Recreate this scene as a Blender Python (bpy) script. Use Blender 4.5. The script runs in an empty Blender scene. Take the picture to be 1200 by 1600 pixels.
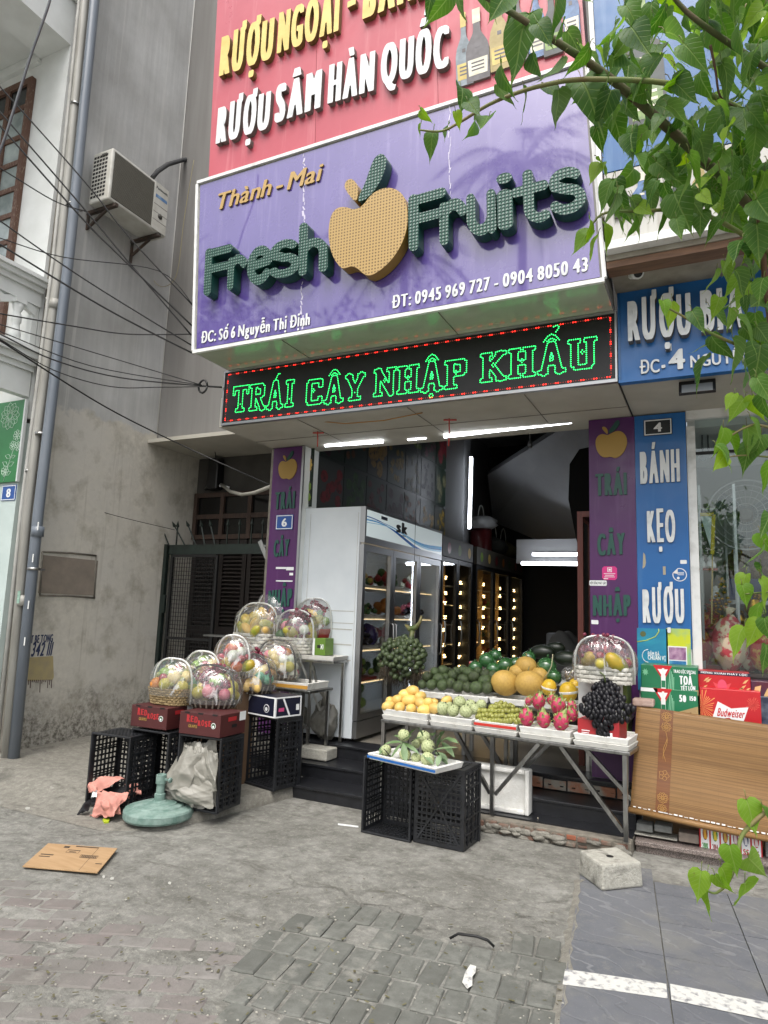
import bpy, math, random
import numpy as np
from mathutils import Vector, Matrix
from mathutils.geometry import tessellate_polygon
R_=random.Random(7)
rad=math.radians
SC=bpy.context.scene
COL=SC.collection
V=Vector
# ---------------- camera ----------------
YAW,PITCH,ROLL,FPX=-0.45874,0.14730,0.03595,1058.08
EYE=V((0,0,1.6))
_f=V((math.sin(YAW)*math.cos(PITCH),math.cos(YAW)*math.cos(PITCH),math.sin(PITCH)))
_r=V((math.cos(YAW),-math.sin(YAW),0)); _u=_r.cross(_f)
_r2=math.cos(ROLL)*_r+math.sin(ROLL)*_u; _u2=-math.sin(ROLL)*_r+math.cos(ROLL)*_u
cam=bpy.data.cameras.new('camera'); CAM=bpy.data.objects.new('camera',cam); COL.objects.link(CAM)
CAM.matrix_world=Matrix(((_r2.x,_u2.x,-_f.x,EYE.x),(_r2.y,_u2.y,-_f.y,EYE.y),(_r2.z,_u2.z,-_f.z,EYE.z),(0,0,0,1)))
cam.sensor_fit='VERTICAL'; cam.sensor_height=24; cam.lens=FPX/1600*24; cam.clip_start=0.05; cam.clip_end=500
SC.camera=CAM
# ---------------- light ----------------
W=bpy.data.worlds.new('World'); SC.world=W; W.use_nodes=True
nt=W.node_tree; bg=nt.nodes['Background']
sky=nt.nodes.new('ShaderNodeTexSky'); sky.sky_type='NISHITA'; sky.sun_disc=False
SUN_EL,SUN_AZ=60,175       # azimuth: compass style, 180 = from the street side (-Y)
sky.sun_elevation=rad(SUN_EL); sky.sun_rotation=rad(SUN_AZ); sky.air_density=1.2; sky.dust_density=6; sky.ozone_density=1
hs=nt.nodes.new('ShaderNodeHueSaturation'); hs.inputs['Saturation'].default_value=0.35
nt.links.new(sky.outputs[0],hs.inputs['Color']); nt.links.new(hs.outputs[0],bg.inputs[0]); bg.inputs[1].default_value=0.15
sl=bpy.data.lights.new('sun','SUN'); sl.energy=.6; sl.angle=rad(40); sl.color=(1,.97,.93)
so=bpy.data.objects.new('sun',sl); COL.objects.link(so)
_sd=V((math.sin(rad(SUN_AZ))*math.cos(rad(SUN_EL)),math.cos(rad(SUN_AZ))*math.cos(rad(SUN_EL)),math.sin(rad(SUN_EL))))
so.rotation_euler=_sd.to_track_quat('Z','Y').to_euler(); so.location=(0,-10,20)
SC.view_settings.view_transform='Standard'; SC.view_settings.look='None'; SC.view_settings.exposure=0.95
SC.cycles.max_bounces=8; SC.cycles.transparent_max_bounces=24
# ---------------- helpers ----------------
def ray(px,py): return (_r2*((px-600)/FPX)-_u2*((py-800)/FPX)+_f)
def PY(px,py,y): d=ray(px,py); return EYE+d*((y-EYE.y)/d.y)     # points on the facade plane of depth y
def PZ(px,py,z): d=ray(px,py); return EYE+d*((z-EYE.z)/d.z)     # points on the level z
def PX(px,py,x): d=ray(px,py); return EYE+d*((x-EYE.x)/d.x)
def PD(px,py,dist): return EYE+ray(px,py).normalized()*dist
def S(h):
    h=h.lstrip('#'); c=[int(h[i:i+2],16)/255 for i in (0,2,4)]
    return tuple(x/12.92 if x<=.04045 else ((x+.055)/1.055)**2.4 for x in c)
def c4(c): return ((S(c) if isinstance(c,str) else tuple(c))+(1,))[:4]
class NB:
    """small node builder"""
    def __init__(s,name):
        s.m=bpy.data.materials.new(name); s.m.use_nodes=True; s.t=s.m.node_tree; s.b=s.t.nodes['Principled BSDF']; s.o=s.t.nodes['Material Output']
    def n(s,k,**kw):
        x=s.t.nodes.new('ShaderNode'+k)
        for a,v in kw.items():
            if a.startswith('i_'):
                q=a[2:]; q=int(q) if q.isdigit() else q.replace('_',' '); s.set(x.inputs[q],v)
            else: setattr(x,a,v)
        return x
    def set(s,sock,v):
        if isinstance(v,bpy.types.NodeSocket): s.t.links.new(v,sock)
        elif hasattr(v,'outputs'): s.t.links.new(v.outputs[0],sock)
        else:
            try: sock.default_value=v
            except Exception: sock.default_value=c4(v)
    def co(s,kind='Object',scale=(1,1,1),rot=(0,0,0)):
        c=s.n('TexCoord').outputs[kind]
        if kind=='World': pass
        mp=s.n('Mapping'); s.set(mp.inputs['Vector'],c); mp.inputs['Scale'].default_value=scale; mp.inputs['Rotation'].default_value=rot; return mp
    def pos(s,scale=(1,1,1),rot=(0,0,0)):
        mp=s.n('Mapping'); s.set(mp.inputs['Vector'],s.n('NewGeometry').outputs['Position']); mp.inputs['Scale'].default_value=scale; mp.inputs['Rotation'].default_value=rot; return mp
    def noise(s,vec,scale,detail=4,rough=.55,dist=0):
        return s.n('TexNoise',i_Vector=vec,i_Scale=scale,i_Detail=detail,i_Roughness=rough,i_Distortion=dist).outputs[0]
    def ramp(s,f,a,b,ca=(0,0,0,1),cb=(1,1,1,1)):
        r=s.n('ValToRGB',i_0=f); e=r.color_ramp.elements; e[0].position=a; e[1].position=b; e[0].color=ca; e[1].color=cb; return r.outputs[0]
    def mix(s,f,a,b,mode='MIX'):
        x=s.n('Mix',data_type='RGBA',blend_type=mode); s.set(x.inputs[0],f)
        for k,v in ((6,a),(7,b)):
            if isinstance(v,str) or (isinstance(v,tuple) and len(v)==3): v=c4(v)
            s.set(x.inputs[k],v)
        return x.outputs[2]
    def math(s,op,a,b=0,clamp=False):
        x=s.n('Math',operation=op,use_clamp=clamp); s.set(x.inputs[0],a); s.set(x.inputs[1],b); return x.outputs[0]
    def bump(s,h,strength=.3,dist=.01):
        x=s.n('Bump',i_Height=h,i_Strength=strength,i_Distance=dist); s.t.links.new(x.outputs[0],s.b.inputs['Normal'])
    def col(s,c): s.set(s.b.inputs['Base Color'],c4(c) if isinstance(c,(str,tuple)) else c)
    def p(s,**kw):
        for k,v in kw.items(): s.set(s.b.inputs[k.replace('_',' ')],v)
        return s
def M(name,c,rough=.5,metal=0,c2=None,scale=8,bump=0,bscale=40,coat=0,rnd=0,lo=.35,hi=.7,spec=.5,stretch=(1,1,1),emit=None,es=0,alpha=1,detail=5):
    b=NB(name); b.p(Roughness=rough,Metallic=metal); b.b.inputs['Specular IOR Level'].default_value=spec
    cc=c4(c)
    vec=b.co('Object',stretch) if (c2 or bump) else None
    if c2: cc=b.mix(b.ramp(b.noise(vec,scale,detail),lo,hi),c4(c),c4(c2))
    if rnd:
        h=b.n('HueSaturation',i_Color=cc); rv=b.n('ObjectInfo').outputs['Random']
        b.set(h.inputs['Value'],b.math('ADD',b.math('MULTIPLY',rv,rnd*2),1-rnd)); b.set(h.inputs['Hue'],b.math('ADD',b.math('MULTIPLY',rv,rnd*.06),.5-rnd*.03)); cc=h.outputs[0]
    b.col(cc)
    if bump: b.bump(b.noise(vec,bscale,6),bump)
    if coat: b.b.inputs['Coat Weight'].default_value=coat; b.b.inputs['Coat Roughness'].default_value=.1
    if emit: b.p(Emission_Color=c4(emit),Emission_Strength=es)
    if alpha<1: b.p(Alpha=alpha)
    return b.m
class MB:
    def __init__(s): s.v=[];s.f=[];s.m=[];s.sm=[];s.at=[]
    def add(s,vs,fs,m=0,smooth=False):
        o=len(s.v); s.v+=[V(p) for p in vs]; s.f+=[tuple(i+o for i in q) for q in fs]; s.m+=[m]*len(fs); s.sm+=[smooth]*len(fs); return s
    def quad(s,a,b,c,d,m=0): return s.add([a,b,c,d],[(0,1,2,3)],m)
    def box(s,x0,x1,y0,y1,z0,z1,m=0):
        return s.add([(x,y,z) for z in (z0,z1) for y in (y0,y1) for x in (x0,x1)],[(0,2,3,1),(4,5,7,6),(0,1,5,4),(2,6,7,3),(0,4,6,2),(1,3,7,5)],m)
    def obox(s,c,a,b,d,m=0):   # centre and three half-axes
        c,a,b,d=V(c),V(a),V(b),V(d)
        return s.add([c+a*i+b*j+d*k for k in (-1,1) for j in (-1,1) for i in (-1,1)],[(0,2,3,1),(4,5,7,6),(0,1,5,4),(2,6,7,3),(0,4,6,2),(1,3,7,5)],m)
    def bar(s,p,q,w,h=None,up=(0,0,1),m=0):   # square bar from p to q
        p,q=V(p),V(q); d=(q-p); L=d.length; d/=L; up=V(up)
        if abs(d.dot(up))>.98: up=V((0,1,0))
        a=d.cross(up).normalized(); b=a.cross(d); h=h or w
        return s.obox((p+q)/2,d*(L/2),a*(w/2),b*(h/2),m)
    def tube(s,pts,r,n=8,m=0,cap=True,smooth=True):
        pts=[V(p) for p in pts]; k=len(pts); rs=r if isinstance(r,(list,tuple)) else [r]*k
        t0=(pts[1]-pts[0]).normalized(); a=t0.orthogonal().normalized(); vs=[];fs=[]
        for i in range(k):
            t=(pts[min(i+1,k-1)]-pts[max(i-1,0)]).normalized(); a=(a-t*a.dot(t)).normalized(); b=t.cross(a)
            vs+=[pts[i]+(a*math.cos(2*math.pi*j/n)+b*math.sin(2*math.pi*j/n))*rs[i] for j in range(n)]
        for i in range(k-1):
            for j in range(n): fs.append((i*n+j,i*n+(j+1)%n,(i+1)*n+(j+1)%n,(i+1)*n+j))
        s.add(vs,fs,m,smooth)
        if cap:
            o=len(s.v)-k*n
            s.f+=[tuple(o+j for j in range(n-1,-1,-1)),tuple(o+(k-1)*n+j for j in range(n))]; s.m+=[m,m]; s.sm+=[False,False]
        return s
    def lathe(s,prof,n=24,c=(0,0,0),m=0,smooth=True,mat=None,sx=1,sy=1):
        vs=[];fs=[];c=V(c);k=len(prof)
        for r,z in prof:
            for j in range(n):
                p=V((r*sx*math.cos(2*math.pi*j/n),r*sy*math.sin(2*math.pi*j/n),z)); vs.append(c+(mat@p if mat else p))
        for i in range(k-1):
            for j in range(n): fs.append((i*n+j,i*n+(j+1)%n,(i+1)*n+(j+1)%n,(i+1)*n+j))
        fs+=[tuple(range(n-1,-1,-1)),tuple((k-1)*n+j for j in range(n))]
        return s.add(vs,fs,m,smooth)
    def ell(s,c,r,nu=14,nv=9,rot=None,m=0,fn=None):
        c=V(c); r=r if isinstance(r,(tuple,list)) else (r,r,r); vs=[];fs=[]
        for i in range(nv+1):
            th=math.pi*i/nv
            for j in range(nu):
                ph=2*math.pi*j/nu; d=V((math.sin(th)*math.cos(ph),math.sin(th)*math.sin(ph),math.cos(th)))
                k=fn(d) if fn else 1
                p=V((d.x*r[0]*k,d.y*r[1]*k,d.z*r[2]*k)); vs.append(c+(rot@p if rot else p))
        for i in range(nv):
            for j in range(nu): fs.append((i*nu+j,(i+1)*nu+j,(i+1)*nu+(j+1)%nu,i*nu+(j+1)%nu))
        return s.add(vs,fs,m,True)
    def ext(s,contours,fr,d0,d1,m=0,ms=1,back=False):
        """2D contours (holes allowed) on frame fr=(o,u,v,n), from d0 to d1 along n"""
        o,u,v,n=fr
        pl=[[V((p[0],p[1],0)) for p in c] for c in contours if len(c)>2]
        if not pl: return s
        T=lambda p,d:o+u*p.x+v*p.y+n*d
        ar=lambda c:abs(sum(c[i-1].x*c[i].y-c[i].x*c[i-1].y for i in range(len(c))))/2
        order=sorted(pl,key=ar,reverse=True); groups=[]; 
        def ins(p,c):
            r=False
            for i in range(len(c)):
                a,b=c[i],c[i-1]
                if (a.y>p.y)!=(b.y>p.y) and p.x<(b.x-a.x)*(p.y-a.y)/(b.y-a.y)+a.x: r=not r
            return r
        for c in order:
            dep=[q for q in order if q is not c and ar(q)>ar(c) and ins(c[0],q)]
            if len(dep)%2==0: groups.append([c])
            else: next(g for g in reversed(groups) if g[0] in dep).append(c)
        for g in groups:
            tri=tessellate_polygon(g); flat=[p for c in g for p in c]
            s.add([T(p,d1) for p in flat],[t if _area(flat,t)>0 else t[::-1] for t in tri],m)
            if back: s.add([T(p,d0) for p in flat],[t if _area(flat,t)<0 else t[::-1] for t in tri],ms)
        for c in pl:
            k=len(c); s.add([T(p,d0) for p in c]+[T(p,d1) for p in c],[(i,(i+1)%k,k+(i+1)%k,k+i) for i in range(k)],ms)
        return s
    def build(s,name,mats,parent=None,smooth=None,bevel=0,local=False,kind=None,label=None):
        me=bpy.data.meshes.new(name); off=V((0,0,0))
        if parent and not local:
            q=parent
            while q.parent: q=q.parent
            off=q.location
        elif not parent:
            lo=[min(p[i] for p in s.v) for i in range(3)]; hi=[max(p[i] for p in s.v) for i in range(3)]
            off=V(((lo[0]+hi[0])/2,(lo[1]+hi[1])/2,lo[2]))
        me.from_pydata([p-off for p in s.v],[],s.f)
        if not isinstance(mats,(list,tuple)): mats=[mats]
        for q in mats: me.materials.append(q)
        k=len(mats)
        me.polygons.foreach_set('material_index',[min(i,k-1) for i in s.m])
        me.polygons.foreach_set('use_smooth',[(smooth if smooth is not None else q) for q in s.sm])
        if s.at and len(s.at)==len(s.v):
            q=me.attributes.new('leafpos','FLOAT_VECTOR','POINT'); q.data.foreach_set('vector',[x for p in s.at for x in p])
        me.update(); o=bpy.data.objects.new(name,me); COL.objects.link(o)
        if parent: o.parent=parent
        else: o.location=off
        if bevel:
            b=o.modifiers.new('bevel','BEVEL'); b.width=bevel; b.segments=2; b.limit_method='ANGLE'; b.angle_limit=rad(40); b.harden_normals=False
        if kind: o['kind']=kind
        if label: o['label']=label
        return o
def _area(f,t):
    a,b,c=(f[i] for i in t); return (b.x-a.x)*(c.y-a.y)-(b.y-a.y)*(c.x-a.x)
def tag(o,label,cat,group=None):
    o['label']=label; o['category']=cat
    if group: o['group']=group
    return o
def thing(name,label,cat,loc,rz=0,group=None):
    o=bpy.data.objects.new(name,None); COL.objects.link(o); o.location=loc; o.rotation_euler=(0,0,rz); o.empty_display_size=.1
    return tag(o,label,cat,group)
def dup(root,loc,rot=None,label=None,group=None,scale=None):
    def cp(o,par):
        c=o.copy(); COL.objects.link(c)
        if par: c.parent=par
        for ch in list(o.children): cp(ch,c)
        return c
    r=cp(root,None); r.location=loc
    if rot is not None: r.rotation_euler=rot
    if label: r['label']=label
    if group: r['group']=group
    if scale is not None: r.scale=scale if isinstance(scale,(tuple,list)) else (scale,)*3
    return r
def struct(o): o['kind']='structure'; return o
# ---- outlines: grid field -> contours ----
def contours(F,x0,y0,h,iso=.5,tol=.0):
    F=np.pad(F,1,constant_values=F.min()); x0-=h; y0-=h
    ny,nx=F.shape; seg={}
    B=F>iso
    act=np.argwhere(~((B[:-1,:-1]==B[1:,:-1])&(B[:-1,:-1]==B[:-1,1:])&(B[:-1,:-1]==B[1:,1:])))
    def ex(j,i,hor):
        a=F[j,i]; b=F[j,i+1] if hor else F[j+1,i]; t=(iso-a)/(b-a)
        return (x0+(i+t)*h,y0+j*h) if hor else (x0+i*h,y0+(j+t)*h)
    P={}
    for j,i in act:
        k=B[j,i]+2*B[j,i+1]+4*B[j+1,i+1]+8*B[j+1,i]
        b,r,t,l=(j,i,1),(j,i+1,0),(j+1,i,1),(j,i,0)
        T={1:[(b,l)],2:[(r,b)],3:[(r,l)],4:[(t,r)],5:[(b,l),(t,r)],6:[(t,b)],7:[(t,l)],8:[(l,t)],9:[(b,t)],10:[(r,b),(l,t)],11:[(r,t)],12:[(l,r)],13:[(b,r)],14:[(l,b)]}[int(k)]
        for p,q in T:
            seg[p]=q
            for e in (p,q):
                if e not in P: P[e]=ex(*e)
    out=[]
    while seg:
        s0=next(iter(seg)); c=[];k=s0
        while k in seg: c.append(P[k]); k=seg.pop(k)
        if len(c)>5:
            c=simp(c,tol or h*.12)
            if len(c)>2: out.append(c)
    return out
def simp(c,tol):
    c=np.array(c); n=len(c)
    def dp(a,b):
        if b<=a+1: return []
        p,q=c[a],c[b%n]; d=q-p; L=np.hypot(*d)+1e-12; w=c[a+1:b]-p
        e=np.abs(w[:,0]*d[1]-w[:,1]*d[0])/L; k=int(e.argmax())
        if e[k]<tol: return []
        k+=a+1; return dp(a,k)+[k]+dp(k,b)
    m=n//2; idx=[0]+dp(0,m)+[m]+dp(m,n)
    return [tuple(c[i]) for i in idx]
_gc={}
def glyph_edges(ch):
    if ch in _gc: return _gc[ch]
    cu=bpy.data.curves.new('t','FONT'); cu.body=ch; cu.fill_mode='NONE'; cu.resolution_u=6
    ob=bpy.data.objects.new('t',cu); COL.objects.link(ob); dg=bpy.context.evaluated_depsgraph_get()
    me=bpy.data.meshes.new_from_object(ob.evaluated_get(dg)); 
    vs=np.array([v.co[:2] for v in me.vertices]) if len(me.vertices) else np.zeros((0,2)); es=[tuple(e.vertices) for e in me.edges]
    bpy.data.objects.remove(ob); bpy.data.curves.remove(cu); bpy.data.meshes.remove(me)
    # order edges into loops
    nb={}
    for a,b in es: nb.setdefault(a,[]).append(b); nb.setdefault(b,[]).append(a)
    seen=set(); loops=[]
    for a in nb:
        if a in seen: continue
        lp=[a]; seen.add(a); p=None; c=a
        while True:
            nx=[q for q in nb[c] if q not in seen]
            if not nx: break
            c=nx[0]; seen.add(c); lp.append(c)
        loops.append(vs[lp])
    _gc[ch]=loops; return loops
CAPH=.7275
def glyph(ch,fx=0,fy=0,xs=1,res=44,rot=0):
    """contours of a glyph in cap-height units, squeezed by xs in x then fattened by fx,fy (cap units)"""
    key=('g',ch,fx,fy,xs,res)
    if key in _gc: return _gc[key]
    L=glyph_edges(ch)
    if not L: _gc[key]=([],.25*xs); return _gc[key]
    L=[l/CAPH*np.array([xs,1]) for l in L]
    al=np.vstack(L); x0,y0=al.min(0)-.12-fx; x1,y1=al.max(0)+.12+fx
    ss=3; h=1/res; hs_=h/ss
    nx=int((x1-x0)/h)+2; ny=int((y1-y0)/h)+2
    xs_=x0+(np.arange(nx*ss)+.5)*hs_-h/2; ys=y0+(np.arange(ny*ss)+.5)*hs_-h/2
    wn=np.zeros((ny*ss,nx*ss),int)
    for l in L:
        a=l; b=np.roll(l,-1,0)
        for (ax,ay),(bx,by) in zip(a,b):
            if ay==by: continue
            lo,hi=min(ay,by),max(ay,by)
            j=np.where((ys>=lo)&(ys<hi))[0]
            if len(j)==0: continue
            xc=ax+(ys[j]-ay)*(bx-ax)/(by-ay); s=1 if by>ay else -1
            for jj,x in zip(j,xc): wn[jj,xs_>x]+=s
    B=(wn!=0)
    kx,ky=int(round(fx/hs_)),int(round(fy/hs_))
    if kx or ky:
        O=B.copy()
        for dy in range(-ky,ky+1):
            ex=int(round(kx*math.sqrt(max(0,1-(dy/(ky+.5))**2))))if ky else kx
            Sx=np.roll(B,dy,0); A=Sx.copy(); 
            cs=np.cumsum(np.pad(Sx.astype(int),((0,0),(ex+1,ex))),1); A=(cs[:,2*ex+1:]-cs[:,:-(2*ex+1)])>0
            O|=A[:,:B.shape[1]]
        B=O
    F=B.astype(float).reshape(ny,ss,nx,ss).mean((1,3))
    P=np.pad(F,1,mode='edge'); F=(P[1:-1,1:-1]*8+P[:-2,1:-1]+P[2:,1:-1]+P[1:-1,:-2]+P[1:-1,2:])/12
    C=contours(F,x0,y0,h)
    a=np.vstack([np.array(c) for c in C]); w=a[:,0].max()
    C=[[(p[0]-a[:,0].min(),p[1]) for p in c] for c in C]
    _gc[key]=(C,w-a[:,0].min()); return _gc[key]
def frame(o,u,v,n): return (V(o),V(u).normalized(),V(v),V(n).normalized())
def text(parent,body,p0,p1,cap,n,d,mats,name='letter',fx=.03,fy=.01,xs=.7,gap=.07,space=.28,up=None,res=40,shear=0,one=False,d0=0,label=None,cap1=None):
    """raised lettering from baseline point p0 to p1 (world); each letter its own mesh unless one"""
    p0,p1=V(p0),V(p1); n=V(n).normalized(); u=(p1-p0); Wd=u.length; u/=Wd
    v=V(up) if up else (V((0,0,1)) if abs(n.z)<.3 else n.cross(u).normalized())
    gl=[]; x=0
    for ch in body:
        if ch==' ': x+=space; continue
        C,w=glyph(ch,fx,fy,xs,res)
        gl.append((C,x)); x+=w+gap
    tot=max(x-gap,.1); out=[]; mb=MB()
    for C,x in gl:
        t=x/tot; cp=cap if not cap1 else cap+(cap1-cap)*t
        sx=Wd/tot
        CC=[[((px+x)*sx+shear*py*cp,py*cp) for px,py in c] for c in C]
        if not one: mb=MB()
        mb.ext(CC,(p0,u,v,n),d0,d)
        if not one: out.append(mb.build(name,mats,parent))
    if one: out.append(mb.build(name,mats,parent))
    return out
def smoothpoly(pts,it=2):
    for _ in range(it):
        q=[]
        for i in range(len(pts)):
            a,b=pts[i],pts[(i+1)%len(pts)]
            q+=[(a[0]*.75+b[0]*.25,a[1]*.75+b[1]*.25),(a[0]*.25+b[0]*.75,a[1]*.25+b[1]*.75)]
        pts=q
    return pts
# ---------------- materials ----------------
def mk_sidewall():
    b=NB('weathered plaster'); P=b.pos()
    sep=b.n('SeparateXYZ'); b.set(sep.inputs[0],b.n('NewGeometry').outputs['Position']); z=sep.outputs[2]
    str_=b.noise(b.pos((6,6,.35)),3,5,.6); big=b.noise(P,1.1,5,.6); fine=b.noise(P,14,6,.7)
    grey=b.mix(b.ramp(str_,.3,.75),'#b0b1b0','#c4c5c3'); grey=b.mix(b.ramp(big,.35,.7),grey,b.mix(.7,grey,'#92918d'))
    grey=b.mix(b.ramp(b.noise(b.pos((9,9,.12)),2,3,.5),.62,.72,(0,0,0,1),(.35,.35,.35,1)),grey,'#d2d1cc')
    raw=b.mix(b.ramp(fine,.3,.75),'#b9b5aa','#cfcabd'); raw=b.mix(b.ramp(big,.3,.7),raw,'#bfbcb4'); raw=b.mix(b.ramp(b.noise(P,3.2,6,.65),.5,.68,(0,0,0,1),(.75,.75,.75,1)),raw,'#989386')
    raw=b.mix(b.ramp(b.noise(b.pos((7,7,.3)),2.3,4),.6,.75,(0,0,0,1),(.5,.5,.5,1)),raw,'#928d82')
    raw=b.mix(b.ramp(b.noise(b.pos((2,2,9)),3,6,.7,1.2),.62,.70,(0,0,0,1),(.35,.35,.35,1)),raw,'#d0cbbd')
    lim=b.math('ADD',z,b.math('MULTIPLY',b.math('SUBTRACT',b.noise(P,2.2,5,.65),.5),.5))
    up=b.ramp(b.math('MULTIPLY',lim,.25),.915,.925)
    c=b.mix(up,raw,grey)
    low=b.math('ADD',z,b.math('MULTIPLY',b.math('SUBTRACT',b.noise(P,4,6,.7),.5),1.1))
    damp=b.ramp(low,.28,.75,(1,1,1,1),(0,0,0,1)); sp=b.ramp(b.noise(P,22,6,.75),.42,.6)
    c=b.mix(b.math('MULTIPLY',damp,b.math('ADD',b.math('MULTIPLY',sp,.65),.25)),c,'#4e4a40')
    c=b.mix(b.math('MULTIPLY',damp,b.ramp(b.noise(P,31,4,.7),.62,.7,(0,0,0,1),(.7,.7,.7,1))),c,'#b5b1a6')
    b.col(c); b.p(Roughness=.9); b.bump(b.math('ADD',fine,b.math('MULTIPLY',sp,.4)),.35,.008); return b.m
def mk_concrete(name,c1,c2,c3,scale=1.3,crack=True,pave=False):
    b=NB(name); P=b.pos()
    n1=b.noise(P,scale,6,.62); n2=b.noise(P,scale*7,6,.7); n3=b.noise(P,70,4,.7)
    c=b.mix(b.ramp(n1,.36,.64),c1,c2); c=b.mix(b.ramp(n2,.4,.66),c,b.mix(.85,c,c3)); c=b.mix(b.ramp(b.noise(P,24,6,.75,.5),.50,.68,(0,0,0,1),(.8,.8,.8,1)),c,b.mix(.55,c,'#a5a399'))
    c=b.mix(b.ramp(b.noise(b.pos((1,1.8,1)),2.6,6,.7,.6),.55,.68,(0,0,0,1),(.8,.8,.8,1)),c,'#4f4d46')
    c=b.mix(b.ramp(b.noise(P,5.3,6,.75,.8),.62,.72,(0,0,0,1),(.55,.55,.55,1)),c,'#a9a8a0')
    c=b.mix(b.ramp(b.noise(P,150,3,.6),.66,.72,(0,0,0,1),(.6,.6,.6,1)),c,'#b7b5ab')
    c=b.mix(b.ramp(b.noise(P,110,3,.6),.68,.73,(0,0,0,1),(.7,.7,.7,1)),c,'#45433e')
    h=b.math('ADD',n2,b.math('MULTIPLY',n3,.35))
    if crack:
        w=b.n('Mix',data_type='VECTOR'); 
        wv=b.n('VectorMath',operation='ADD'); b.set(wv.inputs[0],P); nz=b.n('TexNoise',i_Vector=P,i_Scale=3,i_Detail=5); 
        sc=b.n('VectorMath',operation='SCALE'); b.set(sc.inputs[0],nz.outputs[1]); sc.inputs['Scale'].default_value=.5; b.set(wv.inputs[1],sc)
        vo=b.n('TexVoronoi',feature='DISTANCE_TO_EDGE',i_Scale=.62); b.set(vo.inputs['Vector'],wv)
        cr=b.math('MULTIPLY',b.ramp(vo.outputs[0],.004,.012,(1,1,1,1),(0,0,0,1)),b.ramp(b.noise(P,.9,2),.46,.56))
        c=b.mix(b.math('MULTIPLY',cr,.28),c,'#45433c'); h=b.math('SUBTRACT',h,b.math('MULTIPLY',cr,.35))
    b.col(c); b.p(Roughness=b.ramp(n2,.2,.8,(.65,)*3+(1,),(.95,)*3+(1,))); b.bump(h,.8,.015); return b.m
m_side=mk_sidewall()
m_ground=mk_concrete('ground concrete','#6a6963','#8b8a84','#5a5953')
m_slab=mk_concrete('slab concrete','#757269','#848178','#69665e',1.8,False)
m_block=mk_concrete('cast concrete','#a9a79d','#b8b6ac','#97958b',5,False)
def mk_paver(name,c1,c2,c3):
    b=NB(name); P=b.pos(); rv=b.n('NewGeometry').outputs['Random Per Island']
    c=b.mix(b.ramp(rv,.05,.95),c1,c2); c=b.mix(b.ramp(b.noise(P,1.6,4,.6),.48,.66,(0,0,0,1),(.55,.55,.55,1)),c,'#4d4c45'); n=b.noise(P,16,6,.7); c=b.mix(b.ramp(n,.35,.75),c,c3)
    c=b.mix(b.ramp(b.noise(P,3.5,6,.7),.55,.68,(0,0,0,1),(.7,.7,.7,1)),c,'#8c8a82')
    c=b.mix(b.ramp(b.noise(P,9,6,.8),.66,.72,(0,0,0,1),(.6,.6,.6,1)),c,'#b9b7b0'); c=b.mix(b.ramp(b.noise(P,6,5,.7),.60,.72,(0,0,0,1),(.6,.6,.6,1)),c,'#56544e')
    b.col(c); b.p(Roughness=.88); b.bump(b.math('ADD',n,b.math('MULTIPLY',b.noise(P,120,4),.5)),.5,.006); return b.m
m_paverg=mk_paver('grey pavers','#5f605b','#74756f','#52534d')
m_paverp=mk_paver('worn pink pavers','#736a67','#7d7a76','#6b6863')
def mk_tile():
    b=NB('slate tiles'); P=b.pos(); n=b.noise(P,9,6,.7)
    w=b.n('TexWave',wave_type='BANDS',bands_direction='DIAGONAL',i_Scale=2.2,i_Distortion=9,i_Detail=3); b.set(w.inputs['Vector'],b.pos((1.2,2.2,1))); w.inputs['Detail Scale'].default_value=1.3
    v=b.ramp(w.outputs[1],.90,.985); v2=b.math('MULTIPLY',v,b.ramp(b.noise(P,2.3,3),.42,.62))
    c=b.mix(b.ramp(n,.3,.75),'#53565b','#626469'); rv=b.n('NewGeometry').outputs['Random Per Island']; c=b.mix(b.math('MULTIPLY',rv,.35),c,'#6f7073'); c=b.mix(b.math('MULTIPLY',v2,.38),c,'#8b8c8d'); c=b.mix(b.ramp(b.noise(P,5,6,.8),.55,.7,(0,0,0,1),(.5,.5,.5,1)),c,'#85847d'); c=b.mix(b.ramp(b.noise(P,130,3,.6),.64,.72,(0,0,0,1),(.5,.5,.5,1)),c,'#96948c'); c=b.mix(b.ramp(b.noise(P,1.7,5,.7),.5,.72,(0,0,0,1),(.6,.6,.6,1)),c,'#77766f')
    b.col(c); b.p(Roughness=.72); b.bump(b.math('SUBTRACT',b.math('MULTIPLY',n,.7),v),.35,.006); return b.m
m_tile=mk_tile()
m_paintw=M('worn white road paint','#c4c3bd',.88,c2='#77777a',scale=26,lo=.50,hi=.68,bump=.4,detail=9)
m_white=M('white wall paint','#dfe2e0',.85,c2='#d2d5d2',scale=3,bump=.08,bscale=30)
m_mint=M('pale mint wall paint','#c0cdc9',.85,c2='#b4c2be',scale=3,bump=.06)
m_rawc=M('raw concrete edge','#77736a',.95,c2='#5e5a52',scale=9,bump=.5,bscale=60)
m_soffit=M('soffit panel','#b3b0a5',.75,c2='#a5a195',scale=2.5,bump=.05)
m_upper=M('grey upper plaster','#7d7c79',.9,c2='#716f6c',scale=2,stretch=(4,4,.3),bump=.15)
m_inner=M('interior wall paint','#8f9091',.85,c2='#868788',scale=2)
m_innerd=M('shaded interior paint','#2b2b2b',.85)  # darker copy of the interior paint, the dimness is in the colour
m_blackgr=M('black granite step','#17181b',.32,c2='#222327',scale=18,bump=.06,bscale=30)
m_granite=M('speckled granite','#8b7f79',.45,c2='#4a4340',scale=170,lo=.42,hi=.6,detail=2,bump=.08)
m_dark=M('dark timber','#1e1714',.6,c2='#15100d',scale=4,stretch=(8,8,1),bump=.2)
m_timber=M('weathered brown timber','#423127',.6,c2='#2f221b',scale=5,stretch=(9,9,1),bump=.3)
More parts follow.
